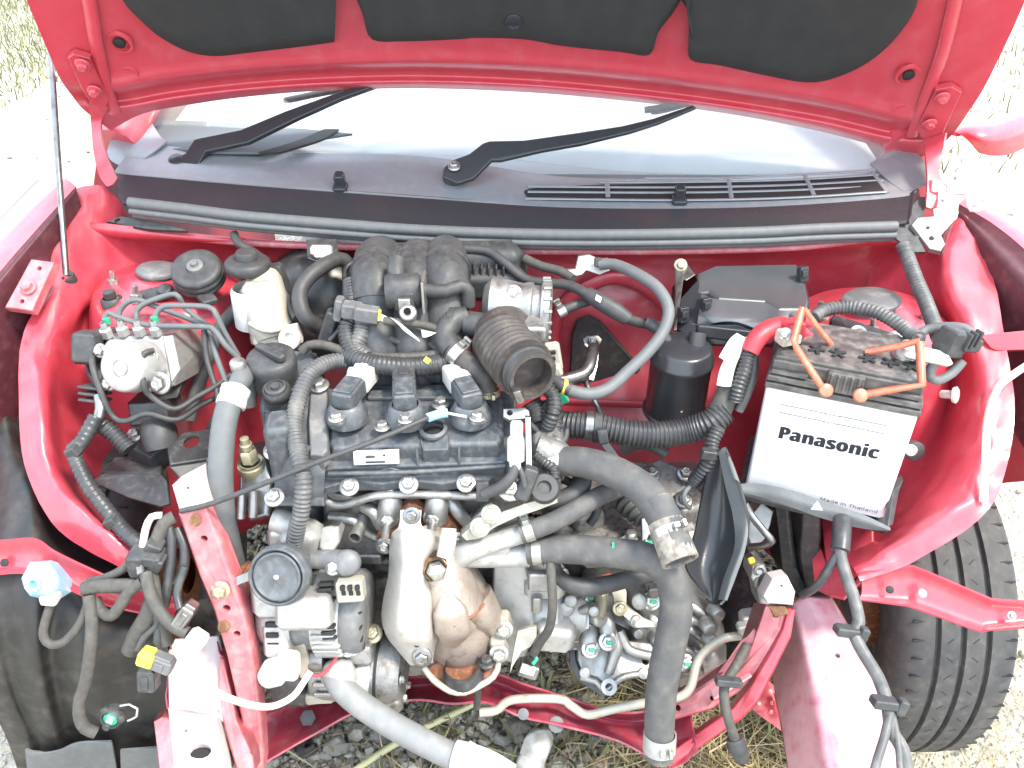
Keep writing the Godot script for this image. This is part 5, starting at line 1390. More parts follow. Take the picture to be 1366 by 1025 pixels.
func exhaust() -> void:
	var t = thing("exhaust_manifold", "exhaust manifold with a pale heat shield over a heat stained catalytic converter", "exhaust", v(-.0973,.4685,-.7587))
	var st = mb()
	prism(st, [v(-.1745,.6118,-.762),v(-.1651,.63,-.762),v(-.1497,.63,-.762),v(-.1323,.6428,-.762),v(-.122,.6402,-.762),v(-.1073,.6274,-.762),v(-.0878,.6326,-.762),v(-.0771,.6092,-.762),v(-.0576,.5771,-.762),v(-.0711,.5606,-.762),v(-.1122,.5771,-.762),v(-.1483,.5592,-.762),v(-.1738,.5551,-.762),v(-.1785,.5798,-.762)], v(0, 0, -0.012), 0.002)
	part("gasket_flange", st, M.rust, t)
	for p in [v(-.1592,.6226,-.756), v(-.1012,.6239,-.756)]:
		bolt(t, p, v(0, 0.35, 0.9), 0.009)
		st = mb()
		tube(st, [p, p + v(-0.001, -0.006, 0.034)], 0.005, 10)
		part("stud", st, M.zinc, t)
	bolt(t, v(-.1682,.5748,-.756), v(0, 0.35, 0.9), 0.008)
	bolt(t, v(-.0709,.5829,-.756), v(0, 0.35, 0.9), 0.009)
	# catalytic converter
	st = mb()
	var a = v(-.0903,.5695,-.7289)
	var b = v(-.0586,.3592,-.7115)
	var ax = (b - a).normalized()
	var l = a.distance_to(b)
	lathe(st, [Vector2(0.0, -0.004), Vector2(0.03, -0.002), Vector2(0.036, l * 0.10), Vector2(0.045, l * 0.24), Vector2(0.0515, l * 0.36), Vector2(0.0535, l * 0.40), Vector2(0.051, l * 0.43), Vector2(0.0525, l * 0.5), Vector2(0.0525, l * 0.66), Vector2(0.049, l * 0.74), Vector2(0.036, l * 0.86), Vector2(0.027, l * 0.9), Vector2(0.027, l)], a + v(0, 0, -0.012), ax, 40)
	tube(st, [v(-.1205,.5885,-.7531),v(-.1048,.5777,-.7341),v(-.0883,.5508,-.7167),v(-.0755,.5145,-.705)], [0.034, 0.036, 0.038, 0.04], 20)
	tube(st, [v(-.0527,.5111,-.7207),v(-.041,.4947,-.716),v(-.0282,.4758,-.7157),v(-.0153,.4559,-.7147)], [0.03, 0.026, 0.02, 0.014], 16)
	var cat = part("catalytic_converter", st, M.hot_steel, t)
	st = mb()
	tube(st, [v(-.0834,.5654,-.6844),v(-.0782,.5418,-.6751),v(-.0755,.5084,-.6713),v(-.0806,.48,-.6707)], [0.006, 0.022, 0.024, 0.01], 14, {"flat": 0.45, "up": v(0, 0.4, 0.9)})
	part("converter_bulge", st, M.hot_steel, cat)
	st = mb()
	tube(st, [v(-.0904,.5156,-.67),v(-.0725,.526,-.6648),v(-.0504,.5284,-.6783),v(-.0369,.5256,-.7003)], 0.0025, 6)
	part("weld_seam", st, M.rust, cat)
	# heat shield
	st = mb()
	loft(st, [
		[v(-.1396,.6511,-.7401),v(-.1328,.6532,-.7391),v(-.1261,.6539,-.7383),v(-.1197,.6532,-.7391),v(-.1134,.6511,-.7401)],
		[v(-.1412,.636,-.7279),v(-.1333,.6381,-.7257),v(-.1256,.6395,-.7242),v(-.1184,.6381,-.7257),v(-.1122,.636,-.7279)],
		[v(-.1532,.6154,-.7348),v(-.1378,.6374,-.7157),v(-.1225,.641,-.7133),v(-.1027,.639,-.7167),v(-.0923,.6162,-.7353)],
		[v(-.1576,.5906,-.7306),v(-.1375,.6203,-.7022),v(-.12,.6261,-.6976),v(-.099,.6235,-.7066),v(-.0875,.6042,-.7275)],
		[v(-.1592,.5695,-.7289),v(-.1375,.6063,-.6931),v(-.1219,.6115,-.6881),v(-.108,.6079,-.6941),v(-.1038,.5801,-.7238)],
		[v(-.1611,.5533,-.7183),v(-.1401,.5871,-.6866),v(-.1224,.5931,-.681),v(-.1082,.5909,-.6855),v(-.1047,.564,-.7133)],
		[v(-.1686,.5227,-.7104),v(-.1427,.5614,-.6759),v(-.123,.5684,-.6709),v(-.1035,.5638,-.6774),v(-.0971,.5337,-.7056)],
		[v(-.1714,.4974,-.6999),v(-.146,.5316,-.6684),v(-.1243,.5379,-.663),v(-.1042,.534,-.6664),v(-.0975,.5021,-.691)],
		[v(-.1653,.4735,-.6903),v(-.1437,.5044,-.6627),v(-.1238,.5094,-.6576),v(-.1052,.5069,-.6596),v(-.098,.48,-.6826)],
		[v(-.1514,.4585,-.6806),v(-.1362,.4793,-.6643),v(-.122,.4834,-.661),v(-.1088,.4817,-.6623),v(-.1014,.4643,-.6784)],
		[v(-.1333,.4504,-.6634),v(-.1254,.4571,-.6583),v(-.1174,.4597,-.6575),v(-.1099,.458,-.6588),v(-.1039,.4537,-.6655)]], 30, 60, 0.003)
	var sh = part("heat_shield", st, M.shield, t)
	bolt(sh, v(-.1249,.649,-.7328), v(0, 0.5, 0.85), 0.0075, M.steel)
	bolt(sh, v(-.1155,.4745,-.6576), v(0, 0.4, 0.9), 0.009, M.steel)
	st = mb()
	disc(st, v(-.1213,.4952,-.6609), v(0, 0.4, 0.9), 0.004, 0.001, 14)
	part("hole", st, M.black, sh)
	# oxygen sensor and its plug
	st = mb()
	var so = v(-.0993,.5921,-.7018)
	var sd = v(0.35, 0.45, 0.85).normalized()
	lathe(st, [Vector2(0.02, -0.012), Vector2(0.02, 0.0), Vector2(0.0175, 0.004)], so, sd, 24)
	lathe(st, [Vector2(0.0165, 0.002), Vector2(0.0165, 0.012), Vector2(0.014, 0.014)], so, sd, 6, true)
	part("sensor_ring", st, M.rust_orange, t)
	st = mb()
	lathe(st, [Vector2(0.012, 0.012), Vector2(0.012, 0.024), Vector2(0.009, 0.027), Vector2(0, 0.028)], so, sd, 6, true)
	part("sensor_nut", st, M.zinc, t)
	st = mb()
	tube(st, [v(-.0771,.6462,-.7131),v(-.0779,.6376,-.7051),v(-.0804,.6267,-.6944),v(-.0829,.6205,-.688)], [0.009, 0.0105, 0.0105, 0.0095], 16, {"hollow": 1})
	part("sensor_plug", st, M.tank, t)
	# flange to the down pipe
	st = mb()
	prism(st, [v(-.1186,.4174,-.6837),v(-.1044,.4242,-.6882),v(-.0436,.4361,-.6959),v(-.0274,.4378,-.697),v(-.0191,.4327,-.6817),v(-.0268,.4261,-.6655),v(-.0626,.4094,-.6547),v(-.0825,.411,-.6557),v(-.1074,.4141,-.6697)], v(0, -0.012, 0.0), 0.002)
	var fl = part("pipe_flange", st, M.rust, t)
	st = mb()
	tube(st, [v(-.118,.4217,-.6805),v(-.1049,.4176,-.6659),v(-.0821,.4137,-.6515),v(-.0622,.4138,-.6492),v(-.0425,.4195,-.6553),v(-.0248,.4269,-.6637),v(-.018,.4352,-.6798),v(-.0273,.4412,-.6956)], 0.0045, 8)
	part("flange_rim", st, M.cream, fl)
	st = mb()
	lathe(st, [Vector2(0.029, -0.004), Vector2(0.028, 0.004), Vector2(0.024, 0.008), Vector2(0.023, 0.02)], v(-.0642,.4217,-.6746), v(-0.1, 1, 0.1), 24)
	part("pipe_collar", st, M.black_metal, fl)
	bolt(fl, v(-.034,.4369,-.6785), Vector3.UP, 0.008, M.black_metal)
	st = mb()
	tube(st, [v(-.0454,.4107,-.6734),v(-.0468,.385,-.6687),v(-.0487,.3502,-.6699)], 0.005, 8)
	part("rubber_hanger", st, M.rubber, fl)

func intake() -> void:
	var t = thing("intake_manifold", "black plastic intake manifold with three curved runners behind the engine", "intake manifold", v(-.1322,.7789,-.996))
	var rs = [[v(-.1806,.7088,-.9266),v(-.1853,.7582,-.9468),v(-.1912,.7974,-.9841),v(-.195,.8329,-1.0191),v(-.2015,.8364,-1.081),v(-.2008,.8235,-1.1322)], [v(-.1299,.7088,-.9266),v(-.1329,.7582,-.9468),v(-.1384,.7885,-.9784),v(-.1396,.8284,-1.0162),v(-.1414,.8345,-1.0798),v(-.1428,.8186,-1.1291)], [v(-.0834,.7177,-.9324),v(-.0869,.7582,-.9468),v(-.0919,.7974,-.9841),v(-.0948,.8356,-1.0209),v(-.0991,.8392,-1.0828),v(-.101,.8235,-1.1322)]]
	for r in rs:
		var st = mb()
		tube(st, r, [0.03, 0.032, 0.034, 0.034, 0.033, 0.03], 20)
		var q = part("runner", st, M.plastic, t)
		st = mb()
		for k in [2.4, 3.3]:
			var i = int(k)
			var at: Vector3 = r[i].lerp(r[i + 1], k - i)
			lathe(st, [Vector2(0.033, -0.003), Vector2(0.037, -0.003), Vector2(0.037, 0.003), Vector2(0.033, 0.003)], at, r[i + 1] - r[i], 24)
		tag(part("rib", st, M.plastic, q), "", "", "", "stuff")
	var st = mb()
	rbox(st, v(-.0963,.804,-1.1196), v(0.24, 0.09, 0.06), rot(0, 3, 0), 0.025)
	rbox(st, v(-.0263,.7952,-1.09), v(0.10, 0.05, 0.05), rot(0, 3, 0), 0.015)
	for k in 7:
		rbox(st, v(-.0485,.8131,-1.0838) + v(0.011 * k - 0.03, 0, 0), v(0.003, 0.03, 0.02), Basis(), 0.001)
	rbox(st, v(-.1674,.8428,-1.0613), v(0.03, 0.04, 0.03), rot(0, 0, 15), 0.006)
	part("plenum", st, M.plastic, t)
	st = mb()
	prism(st, [v(-.2204,.8412,-1.1199),v(-.2078,.8412,-1.1199),v(-.197,.841,-1.0601),v(-.1844,.8445,-1.0267),v(-.17,.8399,-1.0117),v(-.1574,.8452,-1.0152),v(-.151,.8399,-1.0117),v(-.1637,.8328,-1.0071),v(-.1848,.8381,-1.0106),v(-.2099,.8374,-1.022),v(-.213,.8368,-1.0693)], v(0, -0.003, -0.003), 0.0008)
	part("stay_bracket", st, M.steel, t)
	bolt(t, v(-.1991,.846,-1.0336), v(0, 0.8, 0.6), 0.008, M.steel)
	# purge valve on the middle runner
	st = mb()
	lathe(st, [Vector2(0.0, -0.03), Vector2(0.022, -0.03), Vector2(0.024, -0.026), Vector2(0.024, 0.014), Vector2(0.02, 0.018)], v(-.1415,.8435,-.9664), v(1, 0, -0.1), 24)
	rbox(st, v(-.1439,.8373,-.9564), v(0.03, 0.03, 0.03), Basis(), 0.004)
	tube(st, [v(-.1558,.8572,-.9753),v(-.1585,.867,-.9876),v(-.1572,.8753,-.9989)], [0.011, 0.0125, 0.012], 14)
	part("purge_valve", st, M.plastic, t)
	st = mb()
	rbox(st, v(-.118,.8463,-.9563), v(0.004, 0.046, 0.04), Basis(), 0.001)
	part("valve_flange", st, M.zinc, t)
	st = mb()
	lathe(st, [Vector2(0.011, -0.012), Vector2(0.012, 0.0), Vector2(0.009, 0.003), Vector2(0.006, 0.003), Vector2(0.005, 0.006)], v(-.1382,.8305,-.9281), v(0, 0.7, 0.7), 18)
	rbox(st, v(-.1435,.8334,-.9419), v(0.018, 0.024, 0.01), Basis(), 0.002)
	part("valve_nipple", st, M.zinc, t)
	# throttle body
	var tb = thing("throttle_body", "bright cast aluminium throttle body with a toothed rim beside the intake manifold", "throttle body", v(.0181,.8016,-.9988))
	st = mb()
	lathe(st, [Vector2(0.03, -0.06), Vector2(0.042, -0.05), Vector2(0.04, -0.03), Vector2(0.036, -0.005), Vector2(0.038, 0.0), Vector2(0.038, 0.008), Vector2(0.034, 0.01), Vector2(0.034, 0.02), Vector2(0.042, 0.022), Vector2(0.042, 0.034), Vector2(0.03, 0.036), Vector2(0, 0.036)], v(.0202,.7998,-.9976), v(1, -0.02, 0.1), 30)
	prism(st, [v(-.049,.7945,-.9942),v(-.0391,.8169,-.9968),v(-.0157,.8337,-.9958),v(-.001,.839,-.9992),v(.0094,.8354,-.9969),v(.0115,.8196,-.9867),v(.0073,.7951,-.9707),v(-.0201,.7868,-.9772)], v(0.01, -0.01, -0.02), 0.004, [[v(.001,.8284,-.9924), 0.004]])
	rbox(st, v(.0301,.7824,-.9506), v(0.04, 0.05, 0.045), Basis(), 0.008)
	part("housing", st, M.alu, tb)
	for k in 16:
		var a = TAU * k / 16.0
		st = mb()
		rbox(st, v(.0202,.7998,-.9976) + v(0.029, cos(a) * 0.043, sin(a) * 0.043), v(0.012, 0.005, 0.005), Basis(Vector3.RIGHT, a), 0.001)
		part("tooth", st, M.alu, tb)
	bolt(tb, v(.001,.8289,-.9867), v(-0.2, 0.6, 0.8), 0.009, M.alu)
	# rubber elbow
	var e = thing("intake_elbow", "ribbed black rubber intake elbow hanging open below the throttle body", "intake hose", v(.0068,.7991,-.8779))
	st = mb()
	tube(st, [v(.0095,.7868,-.9772),v(-.0093,.7936,-.9518),v(-.0171,.7989,-.9255),v(-.0148,.8005,-.9027)], [0.027, 0.031, 0.034, 0.035], 24)
	tube(st, [v(-.0169,.803,-.9103),v(-.0088,.7997,-.8903),v(.0048,.7987,-.8598),v(.0159,.7996,-.8366)], 0.0335, 28, {"ridge": 0.0055, "pitch": 0.0155, "step": 0.0028})
	tube(st, [v(.0141,.7996,-.8401),v(.0196,.7992,-.8303),v(.0258,.8001,-.8166)], [0.0315, 0.0305, 0.031], 28, {"hollow": 1})
	part("bellows", st, M.rubber_brown, e)
	st = mb()
	tube(st, [v(-.0153,.7957,-.9354),v(-.0389,.8001,-.9442),v(-.0627,.8012,-.9508)], [0.022, 0.0185, 0.018], 18, {"hollow": 1})
	part("side_neck", st, M.rubber, e)
	st = mb()
	var ma = v(.0214,.7997,-.8259)
	var md = v(.0258,.8001,-.8166) - v(.0141,.7996,-.8401)
	lathe(st, [Vector2(0.0305, -0.008), Vector2(0.0335, -0.008), Vector2(0.0335, -0.005), Vector2(0.032, -0.004), Vector2(0.032, 0.004), Vector2(0.0335, 0.005), Vector2(0.0335, 0.008), Vector2(0.0305, 0.008)], ma, md, 30)
	part("clamp", st, M.rubber, e)
	st = mb()
	rbox(st, v(.0082,.7881,-.7933), v(0.012, 0.02, 0.012), rot(0, 0, 20), 0.003)
	part("clamp_ear", st, M.steel, e)
	# breather hose from the cam cover
	var h = thing("breather_hose", "brown rubber breather hose with a black elbow and clip, rising from the cam cover", "hose", v(-.0434,.7363,-.8849))
	st = mb()
	tube(st, [v(-.0799,.7871,-.9059),v(-.0666,.7796,-.8951),v(-.0485,.7689,-.8822),v(-.0366,.754,-.8725),v(-.0327,.7357,-.8606)], [0.0145, 0.015, 0.0155, 0.016, 0.016], 16)
	part("tube", st, M.rubber_brown, h)
	st = mb()
	tube(st, [v(-.0627,.8081,-.9553),v(-.0788,.807,-.9486),v(-.0882,.8016,-.9332),v(-.0898,.7939,-.9222),v(-.0789,.7854,-.9048)], [0.016, 0.0165, 0.0165, 0.0165, 0.0155], 18)
	lathe(st, [Vector2(0.0165, -0.004), Vector2(0.019, -0.004), Vector2(0.019, 0.004), Vector2(0.0165, 0.004)], v(-.0788,.807,-.9486), v(1, 0.2, 0.2), 20)
	part("elbow", st, M.plastic, h)
	clamp_ring(h, v(-.0717,.7828,-.8995), v(-.0485,.7689,-.8822) - v(-.0799,.7871,-.9059), 0.0158, 0.014, M.zinc)
	clamp_ring(h, v(-.0336,.744,-.866), v(0.05, -1, 0.3), 0.0165, 0.008, M.zinc_gold)

# ---------------------------------------------------------------- gearbox
func gearbox() -> void:
	var g = thing("gearbox", "pale cast aluminium gearbox with green dabbed bolts, right of the exhaust", "gearbox", v(.128,.3748,-.7574))
	var st = mb()
	prism(st, [v(-.0272,.5418,-.7585),v(-.0192,.5486,-.7629),v(.017,.5542,-.7546),v(.021,.5408,-.7459),v(.0292,.4995,-.7311),v(.0298,.4409,-.7169),v(.0178,.3983,-.7131),v(-.0031,.3913,-.7085),v(-.0262,.3983,-.7131),v(-.0298,.4668,-.7337)], v(0.01, -0.01, -0.09), 0.006)
	rbox(st, v(.0438,.514,-.7524), v(0.055, 0.035, 0.05), rot(0, 0, 0), 0.008)
	lathe(st, [Vector2(0.0, -0.05), Vector2(0.036, -0.048), Vector2(0.04, -0.03), Vector2(0.04, 0.0), Vector2(0.045, 0.003), Vector2(0.045, 0.012), Vector2(0.03, 0.02), Vector2(0.025, 0.05), Vector2(0, 0.05)], v(.0554,.4397,-.7637), v(1, 0.02, 0.12), 28)
	rbox(st, v(.0576,.4352,-.737), v(0.06, 0.05, 0.06), rot(0, 0, -8), 0.012)
	part("bellhousing", st, M.alu_pale, g)
	st = mb()
	rbox(st, v(.038,.547,-.7202), v(0.035, 0.03, 0.015), rot(-10, 0, 0), 0.004)
	rbox(st, v(.033,.5022,-.7209), v(0.014, 0.028, 0.014), rot(-10, 0, 0), 0.004)
	part("starter_cover", st, M.alu, g)
	st = mb()
	lathe(st, [Vector2(0.03, -0.06), Vector2(0.036, -0.03), Vector2(0.045, 0.0), Vector2(0.052, 0.012), Vector2(0.052, 0.02), Vector2(0.04, 0.022)], v(.093,.4096,-.78), v(1, 0.05, 0.1), 30)
	for k in 12:
		var a = TAU * k / 12.0
		rbox(st, v(.0821,.4096,-.78) + v(0, cos(a) * 0.043, sin(a) * 0.043), v(0.06, 0.012, 0.005), rot(0, 0, 10) * Basis(Vector3.RIGHT, a), 0.002)
	rbox(st, v(.1127,.4207,-.7872), v(0.02, 0.09, 0.09), Basis(), 0.01)
	part("clutch_housing", st, M.alu, g)
	st = mb()
	prism(st, [v(.0935,.4074,-.7547),v(.1107,.4111,-.7571),v(.1247,.4119,-.7457),v(.1375,.4191,-.7504),v(.1524,.4119,-.7457),v(.1673,.4066,-.7423),v(.2032,.3948,-.7466),v(.2183,.384,-.7395),v(.2185,.3726,-.7202),v(.1996,.374,-.7092),v(.1539,.3764,-.6988),v(.14,.3684,-.6817),v(.1276,.3719,-.684),v(.1183,.3737,-.6971),v(.0982,.3705,-.7069),v(.0906,.3816,-.726)], v(0, -0.015, -0.12), 0.006, [[v(.1888,.384,-.7216), 0.005, 0.006]])
	tube(st, [v(.1394,.4236,-.7414),v(.1461,.41,-.7266),v(.1413,.3983,-.7131),v(.135,.3825,-.7028)], [0.008, 0.010, 0.008, 0.007], 10)
	tube(st, [v(.151,.4236,-.7414),v(.1634,.404,-.7263),v(.1866,.3969,-.7217),v(.2143,.3875,-.7239)], 0.007, 10)
	tube(st, [v(.1109,.4271,-.7437),v(.1078,.4203,-.7273),v(.1099,.4053,-.7176)], [0.012, 0.015, 0.013], 14)
	tube(st, [v(.132,.4431,-.754),v(.1329,.4352,-.737),v(.135,.4203,-.7273)], [0.011, 0.012, 0.011], 14)
	part("pan_casing", st, M.alu, g)
	st = mb()
	tube(st, [v(.0978,.373,-.7025),v(.1177,.3763,-.6928),v(.129,.3745,-.6797),v(.1421,.3789,-.6885),v(.1573,.3824,-.6968),v(.2029,.38,-.7071),v(.2217,.3769,-.717),v(.2679,.3421,-.7242)], 0.005, 8)
	lathe(st, [Vector2(0.005, -0.005), Vector2(0.011, -0.005), Vector2(0.011, 0.005), Vector2(0.005, 0.005)], v(.1329,.3806,-.6813), v(0, 0.8, 0.6), 18)
	for p in [v(.1832,.3816,-.7022), v(.102,.3783,-.706)]:
		disc(st, p, v(0, 0.8, 0.6), 0.008, 0.006, 14)
	part("sump_flange", st, M.alu, g)
	st = mb()
	prism(st, [v(.0803,.403,-.7638),v(.0879,.403,-.7638),v(.0906,.3798,-.7249),v(.0982,.3705,-.7069),v(.1317,.3667,-.6806),v(.1276,.3615,-.6772),v(.0919,.3651,-.7034),v(.0821,.3744,-.7214)], v(0, -0.006, -0.03), 0.001)
	part("dust_plate", st, M.black_metal, g)
	st = mb()
	rbox(st, v(0.19, 0.44, -0.93), v(0.28, 0.16, 0.2), Basis(), 0.03)
	lathe(st, [Vector2(0.0, -0.03), Vector2(0.05, -0.03), Vector2(0.055, -0.01), Vector2(0.055, 0.02), Vector2(0.045, 0.03), Vector2(0, 0.03)], v(.2627,.3514,-.7899), v(0.4, 0.3, 1), 26)
	rbox(st, v(.2429,.3472,-.7395), v(0.07, 0.03, 0.05), rot(0, 0, 15), 0.008)
	for q in [[v(.2373,.4221,-.8),v(.2648,.4207,-.7872),v(.2922,.3977,-.7723)], [v(.2265,.4023,-.7753),v(.2571,.4012,-.7626),v(.29,.3748,-.7574)], [v(.2172,.3894,-.743),v(.2494,.384,-.7395),v(.2788,.3603,-.736)]]:
		tube(st, q, 0.007, 10)
	for p in [v(.2763,.4183,-.7618), v(.2806,.4002,-.7501), v(.2922,.4188,-.786)]:
		disc(st, p, v(0.3, 0.2, 1), 0.011, 0.02, 16)
	rbox(st, v(.2078,.3509,-.8015), v(0.19, 0.13, 0.10), rot(-8, 4, 0), 0.03)
	rbox(st, v(.282,.3145,-.7779), v(0.08, 0.10, 0.08), rot(-8, -14, 0), 0.025)
	part("main_casing", st, M.alu, g)
	st = mb()
	for k in 16:
		var e = v(.0544,.4949,-.7758).lerp(v(.2733,.3648,-.739), k / 15.0) + v(rng.randfn(0, 0.01), rng.randfn(0, 0.03), rng.randfn(0, 0.012))
		disc(st, e, v(rng.randfn(0, 0.3), 0.6, 1), rng.randf_range(0.006, 0.013), 0.02, 14)
		tube(st, [e, e + v(rng.randfn(0, 0.02), -0.03, -0.01)], [0.008, 0.005], 8)
	for k in 8:
		var e = v(.0821,.4128,-.7463).lerp(v(.2484,.3885,-.7663), k / 7.0)
		tube(st, [e, e + v(0.004, -0.02, 0.006), e + v(0.0, -0.05, 0.0)], 0.004, 6)
	tag(part("casting_boss", st, M.alu, g), "", "", "", "stuff")
	for p in [v(.1089,.4189,-.7145), v(.1327,.4276,-.7201), v(.1098,.4626,-.7667), v(.1929,.4745,-.7506), v(.244,.3855,-.7167)]:
		bolt(g, p, v(0, 0.7, 0.7), 0.009)
		st = mb()
		rbox(st, p + v(0.001, 0.0075, 0.0085), v(0.009, 0.002, 0.005), rot(45, 0, 0), 0.0008)
		part("paint_mark", st, M.green, g)
	# tan bracket and its stay
	st = mb()
	prism(st, [v(.1362,.4785,-.7771),v(.1574,.4803,-.7782),v(.1609,.4735,-.7678),v(.1601,.4633,-.7552),v(.1815,.4554,-.7382),v(.1951,.4542,-.7314),v(.1972,.4481,-.7275),v(.1724,.4472,-.7269),v(.1545,.4571,-.7393),v(.1434,.458,-.7518),v(.1419,.4682,-.7644)], v(0, -0.004, -0.004), 0.001)
	var br = part("cable_bracket", st, M.cream, g)
	bolt(br, v(.1493,.4658,-.745), v(0, 0.6, 0.8), 0.007, M.zinc_gold)
	st = mb()
	tube(st, [v(.1256,.4791,-.7655),v(.1234,.4711,-.7484),v(.1171,.4633,-.7314)], [0.009, 0.009, 0.010], 14)
	part("vent_pipe", st, M.zinc_gold, g)
	st = mb()
	loft(st, [[v(.162,.462,-.7783),v(.1764,.4785,-.7771),v(.2028,.4803,-.7782),v(.2259,.462,-.7783)], [v(.1652,.4397,-.7637),v(.1784,.4763,-.7518),v(.1991,.4763,-.7518),v(.2227,.4397,-.7637)], [v(.178,.4262,-.755),v(.1873,.4492,-.7461),v(.201,.4492,-.7461),v(.2185,.4245,-.7539)]], 12, 12, 0.01)
	part("sensor_shroud", st, M.alu_cast, g)
	st = mb()
	rbox(st, v(.196,.4972,-.7653), v(0.026, 0.022, 0.022), rot(0, 0, 10), 0.004)
	rbox(st, v(.1952,.4961,-.7527), v(0.018, 0.018, 0.02), rot(0, 0, 10), 0.003)
	part("connector", st, M.steel, g)
	# upper side: selector, breather, dark housings
	st = mb()
	rbox(st, v(.1538,.5008,-.875), v(0.20, 0.05, 0.12), rot(0, 0, -4), 0.015)
	rbox(st, v(.1432,.5058,-.8305), v(0.10, 0.04, 0.07), rot(0, 6, 0), 0.01)
	rbox(st, v(.1061,.5308,-.8587), v(0.05, 0.05, 0.05), rot(0, 20, 0), 0.008)
	prism(st, [v(.193,.5616,-.9383),v(.2249,.5731,-.9458),v(.2616,.5651,-.9286),v(.2616,.5544,-.8979),v(.2287,.551,-.8718),v(.1954,.5517,-.8842)], v(0, -0.05, 0), 0.006)
	rbox(st, v(.2605,.5196,-.8872), v(0.06, 0.06, 0.06), rot(0, 20, 0), 0.012)
	rbox(st, v(.185,.5443,-.9271), v(0.05, 0.04, 0.04), rot(0, 0, 12), 0.008)
	part("selector_housing", st, M.alu_cast, g)
	for p in [v(.2035,.584,-.8933), v(.2572,.5712,-.9088), v(.2506,.551,-.8718)]:
		bolt(g, p, v(0, 0.9, 0.4), 0.009, M.steel)
	st = mb()
	tube(st, [v(.1559,.5698,-.8602),v(.1652,.5675,-.8467),v(.1743,.5653,-.8334),v(.1832,.5616,-.8191)], [0.017, 0.016, 0.014, 0.010], 16, {"ridge": 0.004, "pitch": 0.012})
	part("cable_boot", st, M.rubber, g)
	st = mb()
	prism(st, [v(.1794,.5702,-.8128),v(.196,.572,-.8139),v(.2034,.565,-.8034),v(.2013,.5563,-.7978),v(.1889,.5546,-.7967),v(.1839,.5495,-.7874),v(.1788,.5495,-.7874)], v(0, -0.003, -0.004), 0.001)
	part("lever", st, M.zinc, g)
	st = mb()
	prism(st, [v(.1497,.5405,-.8054),v(.1601,.5458,-.8088),v(.1727,.5449,-.8082),v(.1761,.5423,-.8006),v(.1636,.5388,-.7983),v(.1511,.5397,-.7989)], v(0, -0.003, 0), 0.001)
	disc(st, v(.1657,.5458,-.8029), Vector3.UP, 0.008, 0.008, 6)
	part("earth_lug", st, M.zinc, g)
	st = mb()
	tube(st, [v(.1765,.5638,-.7728),v(.1825,.5604,-.7706),v(.1906,.5612,-.7712)], 0.006, 8)
	part("green_cap", st, M.green, g)
	st = mb()
	prism(st, [v(.1171,.5191,-.7557),v(.1313,.5225,-.7579),v(.1476,.5191,-.7557),v(.1429,.516,-.7478),v(.1307,.5126,-.7456),v(.1186,.5169,-.7483)], v(0, -0.012, -0.01), 0.003)
	part("orange_clip", st, M.orange, g)
	st = mb()
	prism(st, [v(.0071,.464,-.708),v(.0212,.4674,-.7102),v(.0333,.469,-.7113),v(.0333,.4572,-.7036),v(.0252,.4454,-.6959),v(.0131,.4403,-.6926),v(.001,.4234,-.6816),v(-.003,.4149,-.6761),v(.003,.4471,-.697)], v(0, -0.003, -0.006), 0.001)
	part("torn_bracket", st, M.cream, g)
	for q in [[v(-.0111,.4741,-.7146), 0.016], [v(-.0171,.4471,-.697), 0.014]]:
		st = mb()
		rbox(st, q[0], v(0.022, 0.035, 0.02), rot(0, 0, 12), 0.005)
		var s2 = part("stay", st, M.cream, g)
		bolt(s2, q[0] + v(0, 0.0, 0.012), v(0, 0.4, 0.9), 0.009, M.zinc)

